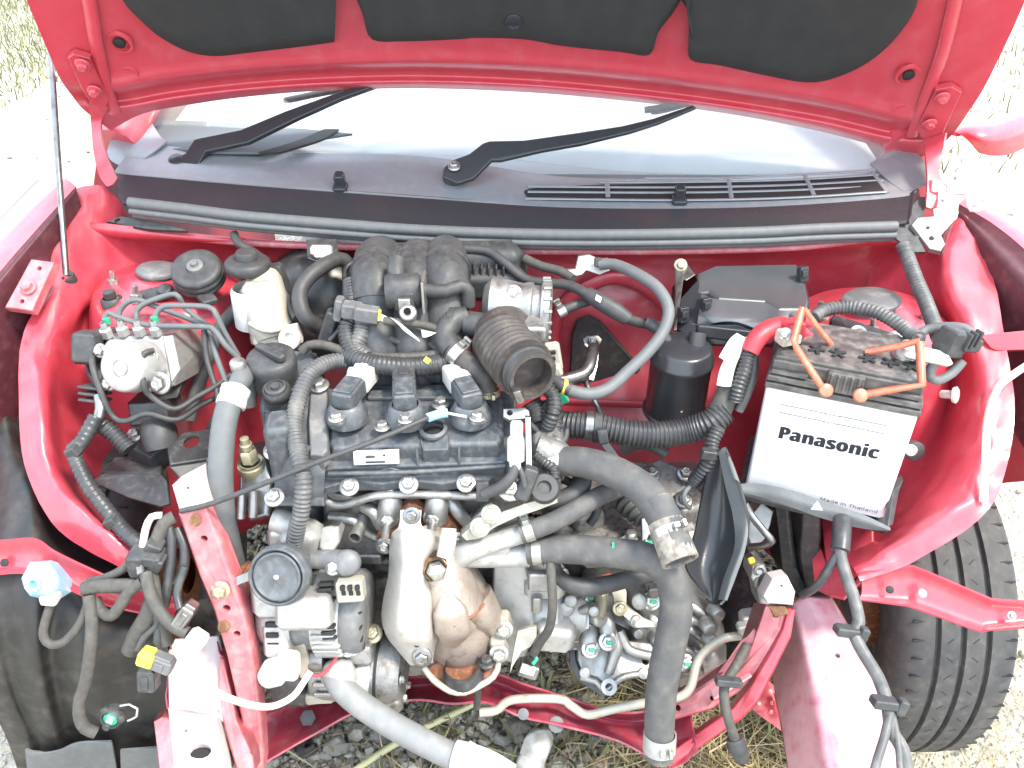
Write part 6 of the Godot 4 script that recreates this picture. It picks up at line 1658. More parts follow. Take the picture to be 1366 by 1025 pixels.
# ---------------------------------------------------------------- alternator, compressor, horns
func ancillaries() -> void:
	var a = thing("alternator", "silver alternator with dark slots and grey end cover, lower left of the engine", "alternator", v(-.2528,.457,-.6915))
	var c = v(-.2565,.5011,-.7142)
	var ax = v(1, 0.0, 0.06).normalized()
	var st = mb()
	lathe(st, [Vector2(0.02, -0.072), Vector2(0.046, -0.068), Vector2(0.055, -0.055), Vector2(0.058, -0.03), Vector2(0.056, -0.022), Vector2(0.05, -0.022)], c, ax, 36)
	rbox(st, c + v(-0.042, 0.0, 0.05), v(0.035, 0.05, 0.02), rot(-20, 0, 0), 0.006)
	rbox(st, c + v(-0.035, -0.05, 0.03), v(0.03, 0.03, 0.03), rot(-20, 0, 0), 0.008)
	part("front_housing", st, M.alu_pale, a)
	st = mb()
	lathe(st, [Vector2(0.05, -0.024), Vector2(0.053, -0.02), Vector2(0.053, 0.006), Vector2(0.05, 0.01)], c, ax, 36)
	part("stator", st, M.grey_plastic, a)
	st = mb()
	lathe(st, [Vector2(0.05, 0.002), Vector2(0.057, 0.004), Vector2(0.058, 0.03), Vector2(0.055, 0.04)], c, ax, 36)
	rbox(st, c + v(0.0, 0.047, 0.04), v(0.07, 0.045, 0.05), rot(-30, 0, 0), 0.008)
	rbox(st, c + v(-0.045, 0.055, 0.02), v(0.05, 0.06, 0.05), rot(-20, 0, 0), 0.01)
	prism(st, [v(-.2484,.6102,-.7553),v(-.2358,.6127,-.7569),v(-.2242,.6119,-.7563),v(-.2198,.6082,-.7301),v(-.2274,.5978,-.7234),v(-.2407,.5938,-.7208),v(-.2464,.6018,-.726)], v(0, -0.01, -0.05), 0.004)
	rbox(st, v(-.2724,.5835,-.7499), v(0.06, 0.07, 0.05), rot(0, 0, 6), 0.015)
	tube(st, [v(-.3086,.6167,-.7595),v(-.2892,.6119,-.7563),v(-.2773,.5951,-.7573)], [0.016, 0.018, 0.02], 14)
	rbox(st, v(-.2969,.5951,-.7573), v(0.04, 0.035, 0.04), rot(0, 0, -8), 0.008)
	for k in 4:
		var f = deg_to_rad(-42 + k * 13)
		rbox(st, c + v(0.022, sin(f) * 0.058, cos(f) * 0.058), v(0.035, 0.007, 0.008), Basis(Vector3.RIGHT, -f), 0.003)
	for k in 9:
		var f = deg_to_rad(-48 + k * 9)
		rbox(st, c + v(0.018, sin(f) * 0.0585, cos(f) * 0.0585), v(0.03, 0.0035, 0.007), Basis(Vector3.RIGHT, -f), 0.001)
	part("rear_housing", st, M.alu_pale, a)
	for k in 7:
		var f = deg_to_rad(-55 + k * 14)
		st = mb()
		rbox(st, c + v(-0.045, sin(f) * 0.0575, cos(f) * 0.0575), v(0.016, 0.007, 0.005), Basis(Vector3.RIGHT, -f), 0.001)
		part("vent_slot", st, M.black, a)
	st = mb()
	lathe(st, [Vector2(0.052, 0.032), Vector2(0.0545, 0.034), Vector2(0.0545, 0.058), Vector2(0.049, 0.066), Vector2(0.03, 0.069), Vector2(0, 0.069)], c, ax, 36)
	var ec = part("end_cover", st, M.grey_plastic, a)
	for k in 5:
		var f = deg_to_rad(-25 + k * 22)
		st = mb()
		rbox(st, c + v(0.064, sin(f) * 0.05, cos(f) * 0.047), v(0.004, 0.003, 0.010), Basis(Vector3.RIGHT, -f), 0.001)
		part("slot", st, M.black, ec)
	for p in [v(-.231,.584,-.6846), v(-.231,.5785,-.681), v(-.2821,.5403,-.6681), v(-.2896,.5481,-.6732), v(-.2282,.5676,-.674), v(-.2296,.5261,-.6589), v(-.2289,.5166,-.6587), v(-.2294,.5356,-.6591)]:
		st = mb()
		rbox(st, p + v(0, -0.004, 0.0), v(0.018, 0.0045, 0.012), rot(-30, 0, 4), 0.001)
		part("vent_slot", st, M.black, a)
	# connector socket
	st = mb()
	rbox(st, v(-.1988,.5785,-.6774), v(0.034, 0.028, 0.022), rot(-20, 0, 4), 0.003)
	var sk = part("socket", st, M.cream, a)
	for k in 6:
		st = mb()
		rbox(st, v(-.1966,.5869,-.6698) + v(-0.009 + 0.009 * (k % 3), 0.006 - 0.011 * (k / 3), 0.004 - 0.003 * (k / 3)), v(0.0055, 0.007, 0.006), rot(-20, 0, 4), 0.001)
		part("socket_hole", st, M.black, sk)
	# terminal boot
	st = mb()
	tube(st, [v(-.2493,.5992,-.7064),v(-.232,.6007,-.705),v(-.2117,.6005,-.7013)], [0.011, 0.0125, 0.015], 16)
	lathe(st, [Vector2(0.016, -0.02), Vector2(0.0165, 0.006), Vector2(0.013, 0.011), Vector2(0, 0.012)], v(-.2047,.6012,-.6993), v(0.1, 0.7, 0.7), 24)
	part("terminal_boot", st, M.grey_plastic, a)
	bolt(a, v(-.221,.601,-.692), v(0, 0.7, 0.7), 0.007, M.zinc)
	st = mb()
	lathe(st, [Vector2(0.02, -0.103), Vector2(0.046, -0.103), Vector2(0.05, -0.099), Vector2(0.047, -0.095), Vector2(0.05, -0.091), Vector2(0.047, -0.087), Vector2(0.05, -0.083), Vector2(0.048, -0.076), Vector2(0.02, -0.076)], c + v(0, 0.01, 0), ax, 32)
	part("pulley", st, M.rust, a)
	# strap below
	st = mb()
	prism(st, [v(-.2864,.5156,-.67),v(-.2712,.522,-.6741),v(-.2655,.506,-.6638),v(-.263,.4613,-.6585),v(-.2656,.4364,-.6543),v(-.2773,.4356,-.6538),v(-.2805,.4653,-.6612)], v(0, -0.002, -0.006), 0.001)
	part("adjusting_strap", st, M.cream, a)
	st = mb()
	lathe(st, [Vector2(0.018, -0.025), Vector2(0.02, 0.0), Vector2(0.018, 0.015), Vector2(0.008, 0.016)], v(-.2602,.4519,-.6763), v(1, 0, 0.1), 20)
	part("pivot_bush", st, M.steel, a)
	# compressor
	var k = thing("air_conditioning_compressor", "cast aluminium air conditioning compressor under the alternator", "compressor", v(-.2125,.3632,-.6902))
	var cc = v(-.2126,.398,-.7009)
	st = mb()
	lathe(st, [Vector2(0.0, -0.06), Vector2(0.042, -0.058), Vector2(0.046, -0.04), Vector2(0.046, 0.026), Vector2(0.05, 0.027), Vector2(0.05, 0.031)], cc, ax, 34)
	for q in [0.4, 0.75, 1.15, 1.5]:
		rbox(st, cc + v(-0.01, cos(q) * 0.046, sin(q) * 0.046), v(0.085, 0.006, 0.008), Basis(Vector3.RIGHT, q), 0.003)
	rbox(st, v(-.2078,.4519,-.6883), v(0.05, 0.03, 0.04), rot(-20, 0, 0), 0.006)
	part("body", st, M.alu, k)
	st = mb()
	lathe(st, [Vector2(0.05, 0.035), Vector2(0.05, 0.052), Vector2(0.044, 0.064), Vector2(0.0, 0.066)], cc, ax, 34)
	rbox(st, cc + v(0.05, -0.02, 0.04), v(0.03, 0.03, 0.03), Basis(), 0.008)
	part("rear_head", st, M.alu_cast, k)
	for q in 6: bolt(k, cc + v(0.064, cos(q * 1.05) * 0.04, sin(q * 1.05) * 0.04), ax, 0.005, M.zinc)
	st = mb()
	lathe(st, [Vector2(0.0495, 0.031), Vector2(0.0512, 0.031), Vector2(0.0512, 0.035), Vector2(0.0495, 0.035)], cc, ax, 34)
	part("gasket", st, M.black, k)
	st = mb()
	lathe(st, [Vector2(0.03, -0.105), Vector2(0.055, -0.105), Vector2(0.055, -0.065), Vector2(0.03, -0.065)], cc, ax, 34)
	part("clutch", st, M.black_metal, k)
	bolt(k, v(-.1858,.4687,-.6991), v(0, 0.9, 0.4), 0.009, M.zinc_gold)
	bolt(k, v(-.2136,.471,-.6708), v(0, 0.8, 0.6), 0.006, M.zinc)
	bolt(k, v(-.2058,.471,-.6708), v(0, 0.8, 0.6), 0.005, M.alu)
	st = mb()
	tube(st, [v(-.3255,.3562,-.6857),v(-.2935,.3632,-.6783),v(-.26,.3754,-.6743),v(-.2352,.3893,-.6714)], [0.010, 0.012, 0.012, 0.010], 14)
	rbox(st, v(-.2703,.3754,-.6743), v(0.06, 0.022, 0.025), rot(0, 0, 4), 0.006)
	part("lower_stay", st, M.cream, k)
	st = mb()
	lathe(st, [Vector2(0.012, -0.02), Vector2(0.0215, -0.014), Vector2(0.0225, 0.0), Vector2(0.017, 0.009), Vector2(0, 0.011)], v(-.1968,.4159,-.6649), v(0.1, 0.3, 1), 24)
	part("port_cap", st, M.white_plastic, k)
	# belt
	st = mb()
	tube(st, [v(-.3244,.5227,-.7104),v(-.3205,.4898,-.689),v(-.3177,.4318,-.6871),v(-.3073,.3501,-.6936)], 0.011, 8, {"flat": 0.25, "up": v(0, 0.3, 1)})
	lone("drive_belt", st, M.tank, "dusty drive belt running down from the alternator pulley to the compressor", "belt")
	# low horn on its strap
	var h = thing("horn", "dusty grey disc horn on a flat steel strap in front of the alternator", "horn", v(-.2841,.5769,-.6621), "car horns")
	var hc = v(-.2796,.6126,-.6674)
	var hx = v(-0.12, 0.5, 0.86).normalized()
	st = mb()
	lathe(st, [Vector2(0.0, -0.022), Vector2(0.03, -0.022), Vector2(0.037, -0.012), Vector2(0.0375, 0.0), Vector2(0.035, 0.003)], hc, hx, 40)
	part("shell", st, M.cover, h)
	st = mb()
	lathe(st, [Vector2(0.036, 0.0), Vector2(0.0355, 0.007), Vector2(0.0335, 0.0085), Vector2(0.032, 0.0075), Vector2(0.0315, 0.002), Vector2(0.030, 0.002), Vector2(0.0295, 0.007), Vector2(0.0275, 0.008), Vector2(0.021, 0.0035), Vector2(0.012, 0.0045), Vector2(0.005, 0.007), Vector2(0, 0.0075)], hc, hx, 40)
	part("face", st, M.cover, h)
	st = mb()
	disc(st, hc + hx * 0.007, hx, 0.0035, 0.002, 14)
	part("rivet", st, M.zinc, h)
	st = mb()
	prism(st, [v(-.3692,.5754,-.673),v(-.3664,.5831,-.678),v(-.3553,.5877,-.6811),v(-.3351,.5977,-.6815),v(-.3151,.6075,-.682),v(-.3115,.5984,-.676),v(-.3333,.5884,-.6755),v(-.3498,.5769,-.674),v(-.3609,.5723,-.671)], v(0, -0.002, -0.003), 0.0008)
	part("strap", st, M.steel, h)
	bolt(h, v(-.3572,.5823,-.6715), v(0, 0.4, 0.9), 0.0085, M.zinc_gold)
	# high horn on the strut tower
	h = thing("horn", "black grooved disc horn bolted to the left strut tower", "horn", v(-.4807,.7981,-1.0919), "car horns")
	hc = v(-.4747,.8188,-1.0875)
	hx = v(0.06, 0.86, 0.42).normalized()
	st = mb()
	lathe(st, [Vector2(0.0, -0.03), Vector2(0.03, -0.03), Vector2(0.036, -0.022), Vector2(0.0385, -0.02), Vector2(0.0385, -0.015), Vector2(0.036, -0.013), Vector2(0.0385, -0.011), Vector2(0.0385, -0.005), Vector2(0.036, -0.003), Vector2(0.0375, -0.001), Vector2(0.036, 0.005), Vector2(0.03, 0.008), Vector2(0.022, 0.006), Vector2(0.0, 0.006)], hc, hx, 40)
	part("shell", st, M.plastic, h)
	st = mb()
	lathe(st, [Vector2(0.013, 0.004), Vector2(0.012, 0.011), Vector2(0.006, 0.012), Vector2(0.0045, 0.017), Vector2(0, 0.0175)], hc, hx, 20)
	part("boss", st, M.grey_plastic, h)
	st = mb()
	prism(st, [v(-.5661,.7901,-1.0748),v(-.5186,.7996,-1.081),v(-.4995,.7885,-1.0678),v(-.5311,.7814,-1.0572),v(-.5626,.781,-1.0629)], v(0, -0.003, 0), 0.001)
	disc(st, v(-.522,.7923,-1.0703), v(0, 0.9, 0.3), 0.011, 0.006, 18)
	part("bracket", st, M.black_metal, h)
	st = mb()
	rbox(st, v(-.457,.7851,-1.0596), v(0.024, 0.01, 0.03), rot(10, 40, 0), 0.003)
	part("connector", st, M.plastic, h)

# ---------------------------------------------------------------- left of the picture
func left_side() -> void:
	# prop rod
	var t = thing("prop_rod", "thin grey steel rod propping the bonnet up on the left", "prop rod", v(-.6794,.8077,-1.0981))
	var st = mb()
	tube(st, [v(-.6794,.8048,-1.0963), v(-.7046,.9598,-1.2207), v(-.7068,1.138,-1.3127), v(-.6839,1.219,-1.3056), v(-.5327,1.3831,-1.0889)], 0.0048, 10)
	part("rod", st, M.steel, t)
	st = mb()
	lathe(st, [Vector2(0.006, 0.003), Vector2(0.012, 0.004), Vector2(0.013, 0.0), Vector2(0.0125, -0.01)], v(-.6794,.8029,-1.095), v(0, 0.9, 0.4), 20)
	for k in 4: rbox(st, v(-.6794,.8029,-1.095) + v(cos(k * PI / 2), 0.3, sin(k * PI / 2)) * 0.008, v(0.005, 0.005, 0.003), Basis(Vector3.UP, -k * PI / 2), 0.001)
	part("grommet", st, M.rubber, t)
	# brake fluid reservoir and master cylinder
	t = thing("brake_fluid_reservoir", "milky brake fluid reservoir with a black cap and white collar against the bulkhead", "reservoir", v(-.3626,.7315,-1.0248))
	st = mb()
	lathe(st, [Vector2(0.029, -0.055), Vector2(0.029, 0.0), Vector2(0.025, 0.006)], v(-.3852,.8035,-1.0477), v(0.05, 1, 0), 26)
	part("collar", st, M.white_plastic, t)
	st = mb()
	lathe(st, [Vector2(0.028, -0.012), Vector2(0.0315, -0.010), Vector2(0.033, -0.004), Vector2(0.033, 0.003), Vector2(0.029, 0.007), Vector2(0.016, 0.008), Vector2(0.016, 0.017), Vector2(0.014, 0.02), Vector2(0, 0.02)], v(-.393,.8326,-1.0786), v(0.05, 1, 0), 30)
	part("cap", st, M.rubber, t)
	st = mb()
	tube(st, [v(-.3748,.8053,-1.0847), v(-.364,.7878,-1.0495), v(-.3603,.7678,-1.0305), v(-.3558,.7548,-1.022), v(-.3514,.7417,-1.0136)], [0.026, 0.03, 0.031, 0.0325, 0.028], 24)
	rbox(st, v(-.3707,.7831,-1.0464), v(0.058, 0.07, 0.05), rot(-20, 0, 6), 0.014)
	tube(st, [v(-.3796,.7723,-1.0036), v(-.3559,.769,-.9896), v(-.3359,.7675,-.9945), v(-.3278,.7646,-1.0225)], 0.004, 8)
	rbox(st, v(-.3603,.7436,-1.0148), v(0.048, 0.03, 0.04), rot(-20, 0, 6), 0.01)
	part("tank", st, M.tank, t)
	st = mb()
	tube(st, [v(-.3232,.7587,-.9948), v(-.307,.7614,-.9966)], 0.015, 14)
	lathe(st, [Vector2(0.007, -0.002), Vector2(0.016, 0.0), Vector2(0.016, 0.006), Vector2(0.009, 0.006), Vector2(0.008, 0.0), Vector2(0, 0.0)], v(-.313,.7666,-.9701), v(-0.2, 0.5, 0.85), 20)
	part("outlet", st, M.white_plastic, t)
	st = mb()
	rbox(st, v(-.3528,.801,-1.0938), v(0.02, 0.05, 0.02), rot(0, 0, 10), 0.005)
	tube(st, [v(-.3521,.7996,-1.081), v(-.3329,.7859,-1.0482), v(-.3151,.774,-1.0166)], 0.006, 8)
	part("level_sensor", st, M.plastic, t)
	st = mb()
	lathe(st, [Vector2(0.0, 0.05), Vector2(0.045, 0.045), Vector2(0.075, 0.03), Vector2(0.1, 0.0), Vector2(0.105, -0.02), Vector2(0.105, -0.05), Vector2(0.08, -0.07)].map(func(e): return Vector2(e.x, -e.y)), v(-.3191,.7027,-1.1492), v(0, 0.1, -1), 40)
	lone("brake_booster", st, M.black_metal, "round black brake booster half hidden behind the reservoir", "brake booster")
	# relay bracket at the scuttle
	t = thing("relay_bracket", "white relay clipped in a dull steel bracket under the bonnet seal", "relay", v(-.2946,.8268,-1.1106))
	st = mb()
	prism(st, [v(-.3192,.8429,-1.1449), v(-.2728,.8449,-1.1461), v(-.2637,.8278,-1.1112), v(-.3003,.824,-1.1087), v(-.3117,.8278,-1.1112)], v(0, -0.002, -0.004), 0.001)
	part("bracket", st, M.steel, t)
	st = mb()
	rbox(st, v(-.2853,.8395,-1.1069), v(0.026, 0.02, 0.016), rot(-25, 0, 0), 0.003)
	rbox(st, v(-.2989,.8414,-1.1081), v(0.012, 0.016, 0.012), rot(-25, 0, 0), 0.004)
	part("relay", st, M.white_plastic, t)
	# anti-lock brake unit
	t = thing("anti_lock_brake_unit", "pale aluminium brake pump block with a round motor and black control box", "brake unit", v(-.536,.6854,-.9234))
	var q = v(-0.18, 0.42, 0.89).normalized()
	var bs = Basis(v(0.98, 0.0, 0.2).normalized(), q.cross(v(0.98, 0.0, 0.2).normalized()), q).orthonormalized()
	st = mb()
	prism(st, [v(-.5767,.7635,-.9502), v(-.5774,.7663,-.9878), v(-.4892,.7663,-.9878), v(-.4742,.748,-.964), v(-.4658,.7362,-.9385), v(-.4699,.7241,-.9186), v(-.4986,.7226,-.9057), v(-.5523,.7295,-.9102), v(-.5673,.7459,-.9269)], v(0.01, -0.02, -0.06), 0.006, [[v(-.4889,.7395,-.9293), 0.003], [v(-.5657,.7548,-.9362), 0.0025]])
	prism(st, [v(-.4999,.7652,-.9811), v(-.4849,.767,-.9823), v(-.4637,.7389,-.9342), v(-.4719,.7285,-.9156)], v(0, -0.01, -0.05), 0.002)
	part("valve_block", st, M.alu_pale, t)
	st = mb()
	lathe(st, [Vector2(0.036, -0.03), Vector2(0.036, -0.004), Vector2(0.034, 0.006), Vector2(0.0325, 0.016), Vector2(0.029, 0.019), Vector2(0.0125, 0.0195), Vector2(0.012, 0.0175), Vector2(0.0095, 0.0175), Vector2(0.009, 0.0205), Vector2(0, 0.0205)], v(-.5216,.7538,-.9141), q, 40)
	part("motor", st, M.alu_pale, t)
	st = mb()
	prism(st, [v(-.6259,.7396,-.9824), v(-.6357,.7458,-1.0222), v(-.6231,.7512,-1.0376), v(-.5933,.7542,-1.0276), v(-.5829,.7551,-.9686), v(-.5746,.7319,-.9297), v(-.583,.7143,-.9183), v(-.6031,.7265,-.9381)], v(0, -0.02, -0.06), 0.006)
	prism(st, [v(-.6045,.7542,-1.0276), v(-.5629,.7502,-1.0608), v(-.5061,.7502,-1.0489), v(-.4889,.7368,-1.0044), v(-.4979,.7547,-1.0041), v(-.5876,.7565,-1.0053)], v(0, -0.02, -0.03), 0.004)
	rbox(st, v(-.5967,.7593,-.9594), v(0.034, 0.045, 0.05), bs * rot(0, 20, 0), 0.006)
	var ecu = part("control_box", st, M.plastic, t)
	for k in 3:
		st = mb()
		rbox(st, v(-.5777,.7233,-.9122) + v(0, -0.008 * k, 0.004 * k), v(0.032, 0.004, 0.03), bs, 0.001)
		part("connector_rib", st, M.plastic, ecu)
	for p in [v(-.5765,.7694,-.9779), v(-.5555,.7697,-.984), v(-.532,.7697,-.984), v(-.5084,.7697,-.984)]:
		st = mb()
		lathe(st, [Vector2(0.009, -0.004), Vector2(0.009, 0.008), Vector2(0.005, 0.010), Vector2(0.004, 0.02)], p, v(0, 1, 0.1), 6, true)
		part("pipe_nut", st, M.alu_pale, t)
	for p in [[v(-.4797,.7358,-.9024), 0.011], [v(-.5503,.7349,-.9018), 0.007], [v(-.4912,.7632,-.9262), 0.005], [v(-.5694,.765,-.9393), 0.007]]:
		bolt(t, p[0], q, p[1], M.zinc)
	st = mb()
	prism(st, [v(-.539,.6985,-.908), v(-.4846,.702,-.9103), v(-.4783,.6739,-.892), v(-.5348,.6704,-.8898)], v(0, -0.01, -0.05), 0.004)
	prism(st, [v(-.4742,.7078,-.9379), v(-.4698,.7158,-.955), v(-.4721,.7,-.9209), v(-.5055,.7003,-.9091)], v(0, -0.004, -0.03), 0.001)
	part("bracket", st, M.black_metal, t)
	st = mb()
	lathe(st, [Vector2(0.013, -0.008), Vector2(0.016, 0.0), Vector2(0.016, 0.014), Vector2(0.011, 0.018)], v(-.6012,.7692,-1.0612), v(0, 1, 0.1), 20)
	lathe(st, [Vector2(0.009, 0.018), Vector2(0.009, 0.028), Vector2(0.006, 0.029), Vector2(0.0, 0.029)], v(-.6012,.7692,-1.0612), v(0, 1, 0.1), 14)
	part("rubber_mount", st, M.rubber, t)
	bolt(t, v(-.6024,.7787,-1.0674), v(0, 1, 0.1), 0.009, M.zinc)
	# brake pipes
	var pipes = [
		[v(-.5765,.7739,-.9808),v(-.5786,.7882,-.9901),v(-.5733,.7945,-.9942),v(-.5573,.7891,-.9907),v(-.5147,.7802,-.9849),v(-.4401,.7784,-.9837),v(-.4241,.7748,-.9814),v(-.4081,.7569,-.9698),v(-.3924,.7357,-.9679)],
		[v(-.5623,.7717,-.9913),v(-.5695,.7833,-1.0107),v(-.5608,.796,-1.019),v(-.5434,.8015,-1.0225),v(-.5176,.7877,-1.0256),v(-.4738,.774,-1.0166),v(-.4415,.7651,-.9989),v(-.4225,.7339,-.9667),v(-.4096,.705,-.948)],
		[v(-.5365,.7717,-.9913),v(-.5445,.7833,-1.0107),v(-.5391,.7924,-1.0166),v(-.5239,.7996,-1.0214),v(-.4935,.8078,-1.0267),v(-.4827,.8051,-1.0249),v(-.4782,.7877,-1.0256),v(-.4519,.7694,-1.0136),v(-.4284,.7632,-.9977),v(-.4059,.7308,-.9886)],
		[v(-.5073,.7766,-.9826),v(-.5083,.7891,-.9907),v(-.4977,.8016,-.9988),v(-.4721,.8034,-1),v(-.4316,.8016,-.9988),v(-.4209,.7927,-.993),v(-.4118,.7654,-.9872),v(-.3959,.7323,-.9776)],
		[v(-.4877,.7752,-.9221),v(-.4952,.7769,-.9112),v(-.4992,.7617,-.9014),v(-.4952,.7406,-.8876),v(-.4917,.724,-.8888),v(-.4634,.7029,-.887),v(-.4406,.7055,-.9126),v(-.4209,.7078,-.9379),v(-.4068,.7105,-.9635)],
		[v(-.4419,.7699,-.9902),v(-.4376,.7339,-.9667),v(-.4209,.7033,-.935),v(-.4188,.681,-.9204),v(-.4393,.645,-.9209),v(-.4519,.6225,-.9183)],
		[v(-.5765,.7632,-.9262),v(-.5691,.7547,-.9087),v(-.5569,.724,-.8888),v(-.5477,.6943,-.8814),v(-.5292,.6891,-.8781),v(-.5004,.6977,-.8837),v(-.4636,.685,-.8873),v(-.4422,.6854,-.9234),v(-.4198,.685,-.9469)]]
	for k in pipes.size():
		st = mb()
		tube(st, pipes[k], 0.0042, 8, {"step": 0.008})
		lone("brake_pipe", st, M.rubber_grey if k < 4 else M.rubber, ["outermost brake pipe, bending low and flat across the others from the pump block", "brake pipe rising in a round arch from the second port of the pump block", "brake pipe looping highest of all over the strut tower", "brake pipe with a square cornered loop from the fourth port of the pump block", "brake pipe curling down the front of the round pump motor", "brake pipe dropping straight down the inner side of the strut tower", "thick black brake pipe hanging in a low curve under the pump block"][k], "pipe", "brake pipes")
	for p in [v(-.5755,.7865,-.9866), v(-.5074,.7883,-.9877)]:
		st = mb()
		tube(st, [p + v(0, 0.004, 0), p - v(0, 0.004, 0)], 0.0052, 10)
		part("paint_band", st, M.green, t)
	# engine mount bracket on the left rail
	t = thing("engine_mount_bracket", "black pressed steel engine mount with a round hole in its top", "engine mount", v(-.4398,.6219,-.8344))
	st = mb()
	prism(st, [v(-.4737,.6581,-.8579),v(-.47,.6533,-.9025),v(-.4252,.6577,-.9054),v(-.4134,.6458,-.8738),v(-.4162,.646,-.8501),v(-.4609,.6518,-.8299)], v(0, -0.004, 0), 0.003, [[v(-.4451,.6571,-.8728), 0.0135, 0.010]])
	prism(st, [v(-.4621,.6513,-.8273),v(-.415,.6462,-.8466),v(-.4024,.6264,-.8135),v(-.4165,.6112,-.8036),v(-.4426,.6413,-.8112)], v(0, -0.004, -0.006), 0.003)
	prism(st, [v(-.4144,.6481,-.8491),v(-.4116,.6462,-.8716),v(-.4018,.6133,-.8288),v(-.4024,.6112,-.8036)], v(-0.004, 0, 0), 0.002)
	part("box", st, M.black_metal, t)
	st = mb()
	prism(st, [v(-.5851,.609,-.8499),v(-.5786,.605,-.8711),v(-.4909,.616,-.8544),v(-.4737,.6219,-.8344),v(-.4653,.6011,-.8089),v(-.4795,.5976,-.8067),v(-.5272,.6012,-.821),v(-.5809,.6037,-.8464)], v(0, -0.006, -0.004), 0.002)
	part("wing", st, M.black_metal, t)
	st = mb()
	prism(st, [v(-.589,.5959,-.889),v(-.5861,.598,-.9142),v(-.564,.5998,-.9155),v(-.5021,.6094,-.8859),v(-.4909,.616,-.8544),v(-.5786,.605,-.8711)], v(0, -0.006, 0), 0.002)
	prism(st, [v(-.5559,.6365,-.9035),v(-.5526,.6446,-.9326),v(-.5219,.6501,-.9362),v(-.4979,.6427,-.9314),v(-.4849,.6347,-.9023),v(-.5048,.6326,-.8771),v(-.5101,.6273,-.8737),v(-.5537,.6293,-.8988)], v(0, -0.03, 0), 0.004)
	part("bracket", st, M.plastic, t)
	st = mb()
	tube(st, [v(-.5062,.6658,-.9106), v(-.4974,.6557,-.8921), v(-.4932,.6397,-.8817)], [0.023, 0.025, 0.023], 22)
	part("bush", st, M.rubber, t)
	for p in [v(-.536,.6497,-.9001), v(-.5115,.6649,-.91)]: bolt(t, p, v(0, 0.9, 0.4), 0.008, M.zinc)
	# wheel arch liner
	t = thing("wheel_arch_liner", "scuffed black plastic wheel arch liner with pressed ridges hanging at lower left", "wheel arch liner", v(-0.62, 0.3, -0.8))
	var rows = []
	var ys = [[440, 1.2], [560, 1.17], [660, 1.14], [760, 1.12], [850, 1.14], [930, 1.2], [1000, 1.27], [1080, 1.34]]
	for k in 8:
		pass
	rows = [
		[v(-.8483,.7071,-1.0328),v(-.796,.7027,-1.0181),v(-.7741,.6784,-1.0142),v(-.7696,.6288,-1.0058),v(-.7709,.586,-1.0257),v(-.7582,.5627,-1.0583),v(-.7251,.5452,-1.0827),v(-.6897,.5277,-1.1071)],
		[v(-.8201,.6165,-.9263),v(-.7692,.6225,-.9183),v(-.73,.6286,-.9103),v(-.7207,.6072,-.9203),v(-.7232,.5509,-.9552),v(-.7045,.5092,-.9878),v(-.6691,.4726,-.9938),v(-.6341,.453,-1.0168)],
		[v(-.7847,.5671,-.8346),v(-.7324,.586,-.829),v(-.6883,.607,-.8283),v(-.6574,.607,-.8283),v(-.6565,.5634,-.8465),v(-.6462,.5136,-.8774),v(-.6111,.4738,-.8873),v(-.5708,.4429,-.9113)],
		[v(-.7317,.5436,-.7299),v(-.6809,.5604,-.7206),v(-.6448,.5704,-.7175),v(-.6071,.5679,-.7135),v(-.5955,.5455,-.7347),v(-.5689,.5191,-.7462),v(-.5357,.4916,-.7581),v(-.501,.4582,-.7817)],
		[v(-.7149,.4775,-.6751),v(-.6665,.502,-.6671),v(-.648,.4938,-.6737),v(-.6061,.506,-.6638),v(-.5978,.4857,-.6804),v(-.5487,.4979,-.6704),v(-.5125,.4816,-.6837),v(-.4628,.4613,-.7003)],
		[v(-.7057,.3939,-.6565),v(-.6711,.4069,-.653),v(-.6615,.3981,-.6593),v(-.6204,.4154,-.6526),v(-.6131,.3936,-.6683),v(-.5558,.4152,-.6584),v(-.5219,.3979,-.671),v(-.4674,.3935,-.6801)],
		[v(-.7076,.2971,-.6533),v(-.6762,.3108,-.6502),v(-.6676,.3015,-.6562),v(-.6337,.3197,-.6501),v(-.627,.2968,-.665),v(-.5699,.3195,-.6559),v(-.5355,.3058,-.6649),v(-.4827,.3057,-.6708)],
		[v(-.7372,.118,-.6562),v(-.7084,.1328,-.6539),v(-.7005,.1276,-.6625),v(-.6692,.1425,-.6542),v(-.657,.1276,-.6625),v(-.608,.1472,-.6573),v(-.5698,.1373,-.6687),v(-.5194,.1373,-.6687)]]
	st = mb()
	loft(st, rows, 70, 60, 0.003, v(0, 0.6, 0.8))
	part("shell", st, M.liner, t)
	st = mb()
	loft(st, [[v(-.6772,.2977,-.6417),v(-.6606,.2988,-.6365),v(-.6295,.3015,-.6382),v(-.595,.3203,-.6385),v(-.5498,.322,-.6396)], [v(-.6823,.2777,-.6407),v(-.6667,.2798,-.6361),v(-.6254,.2954,-.6343),v(-.5895,.3087,-.637),v(-.5502,.307,-.6359)], [v(-.725,.1474,-.6515),v(-.6995,.1524,-.6487),v(-.663,.1573,-.646),v(-.6241,.1765,-.6465),v(-.5797,.1765,-.6465)]], 16, 8, 0.003, v(0, 0.6, 0.8))
	part("lower_flap", st, M.rubber_grey, t)
	st = mb()
	loft(st, [[v(-.5399,.3053,-.6347),v(-.5089,.307,-.6359),v(-.4885,.3041,-.6399)], [v(-.5726,.1863,-.641),v(-.5418,.1863,-.641),v(-.5132,.1863,-.641)]], 8, 8, 0.003, v(0, 0.6, 0.8))
	part("lower_flap", st, M.rubber_grey, t)

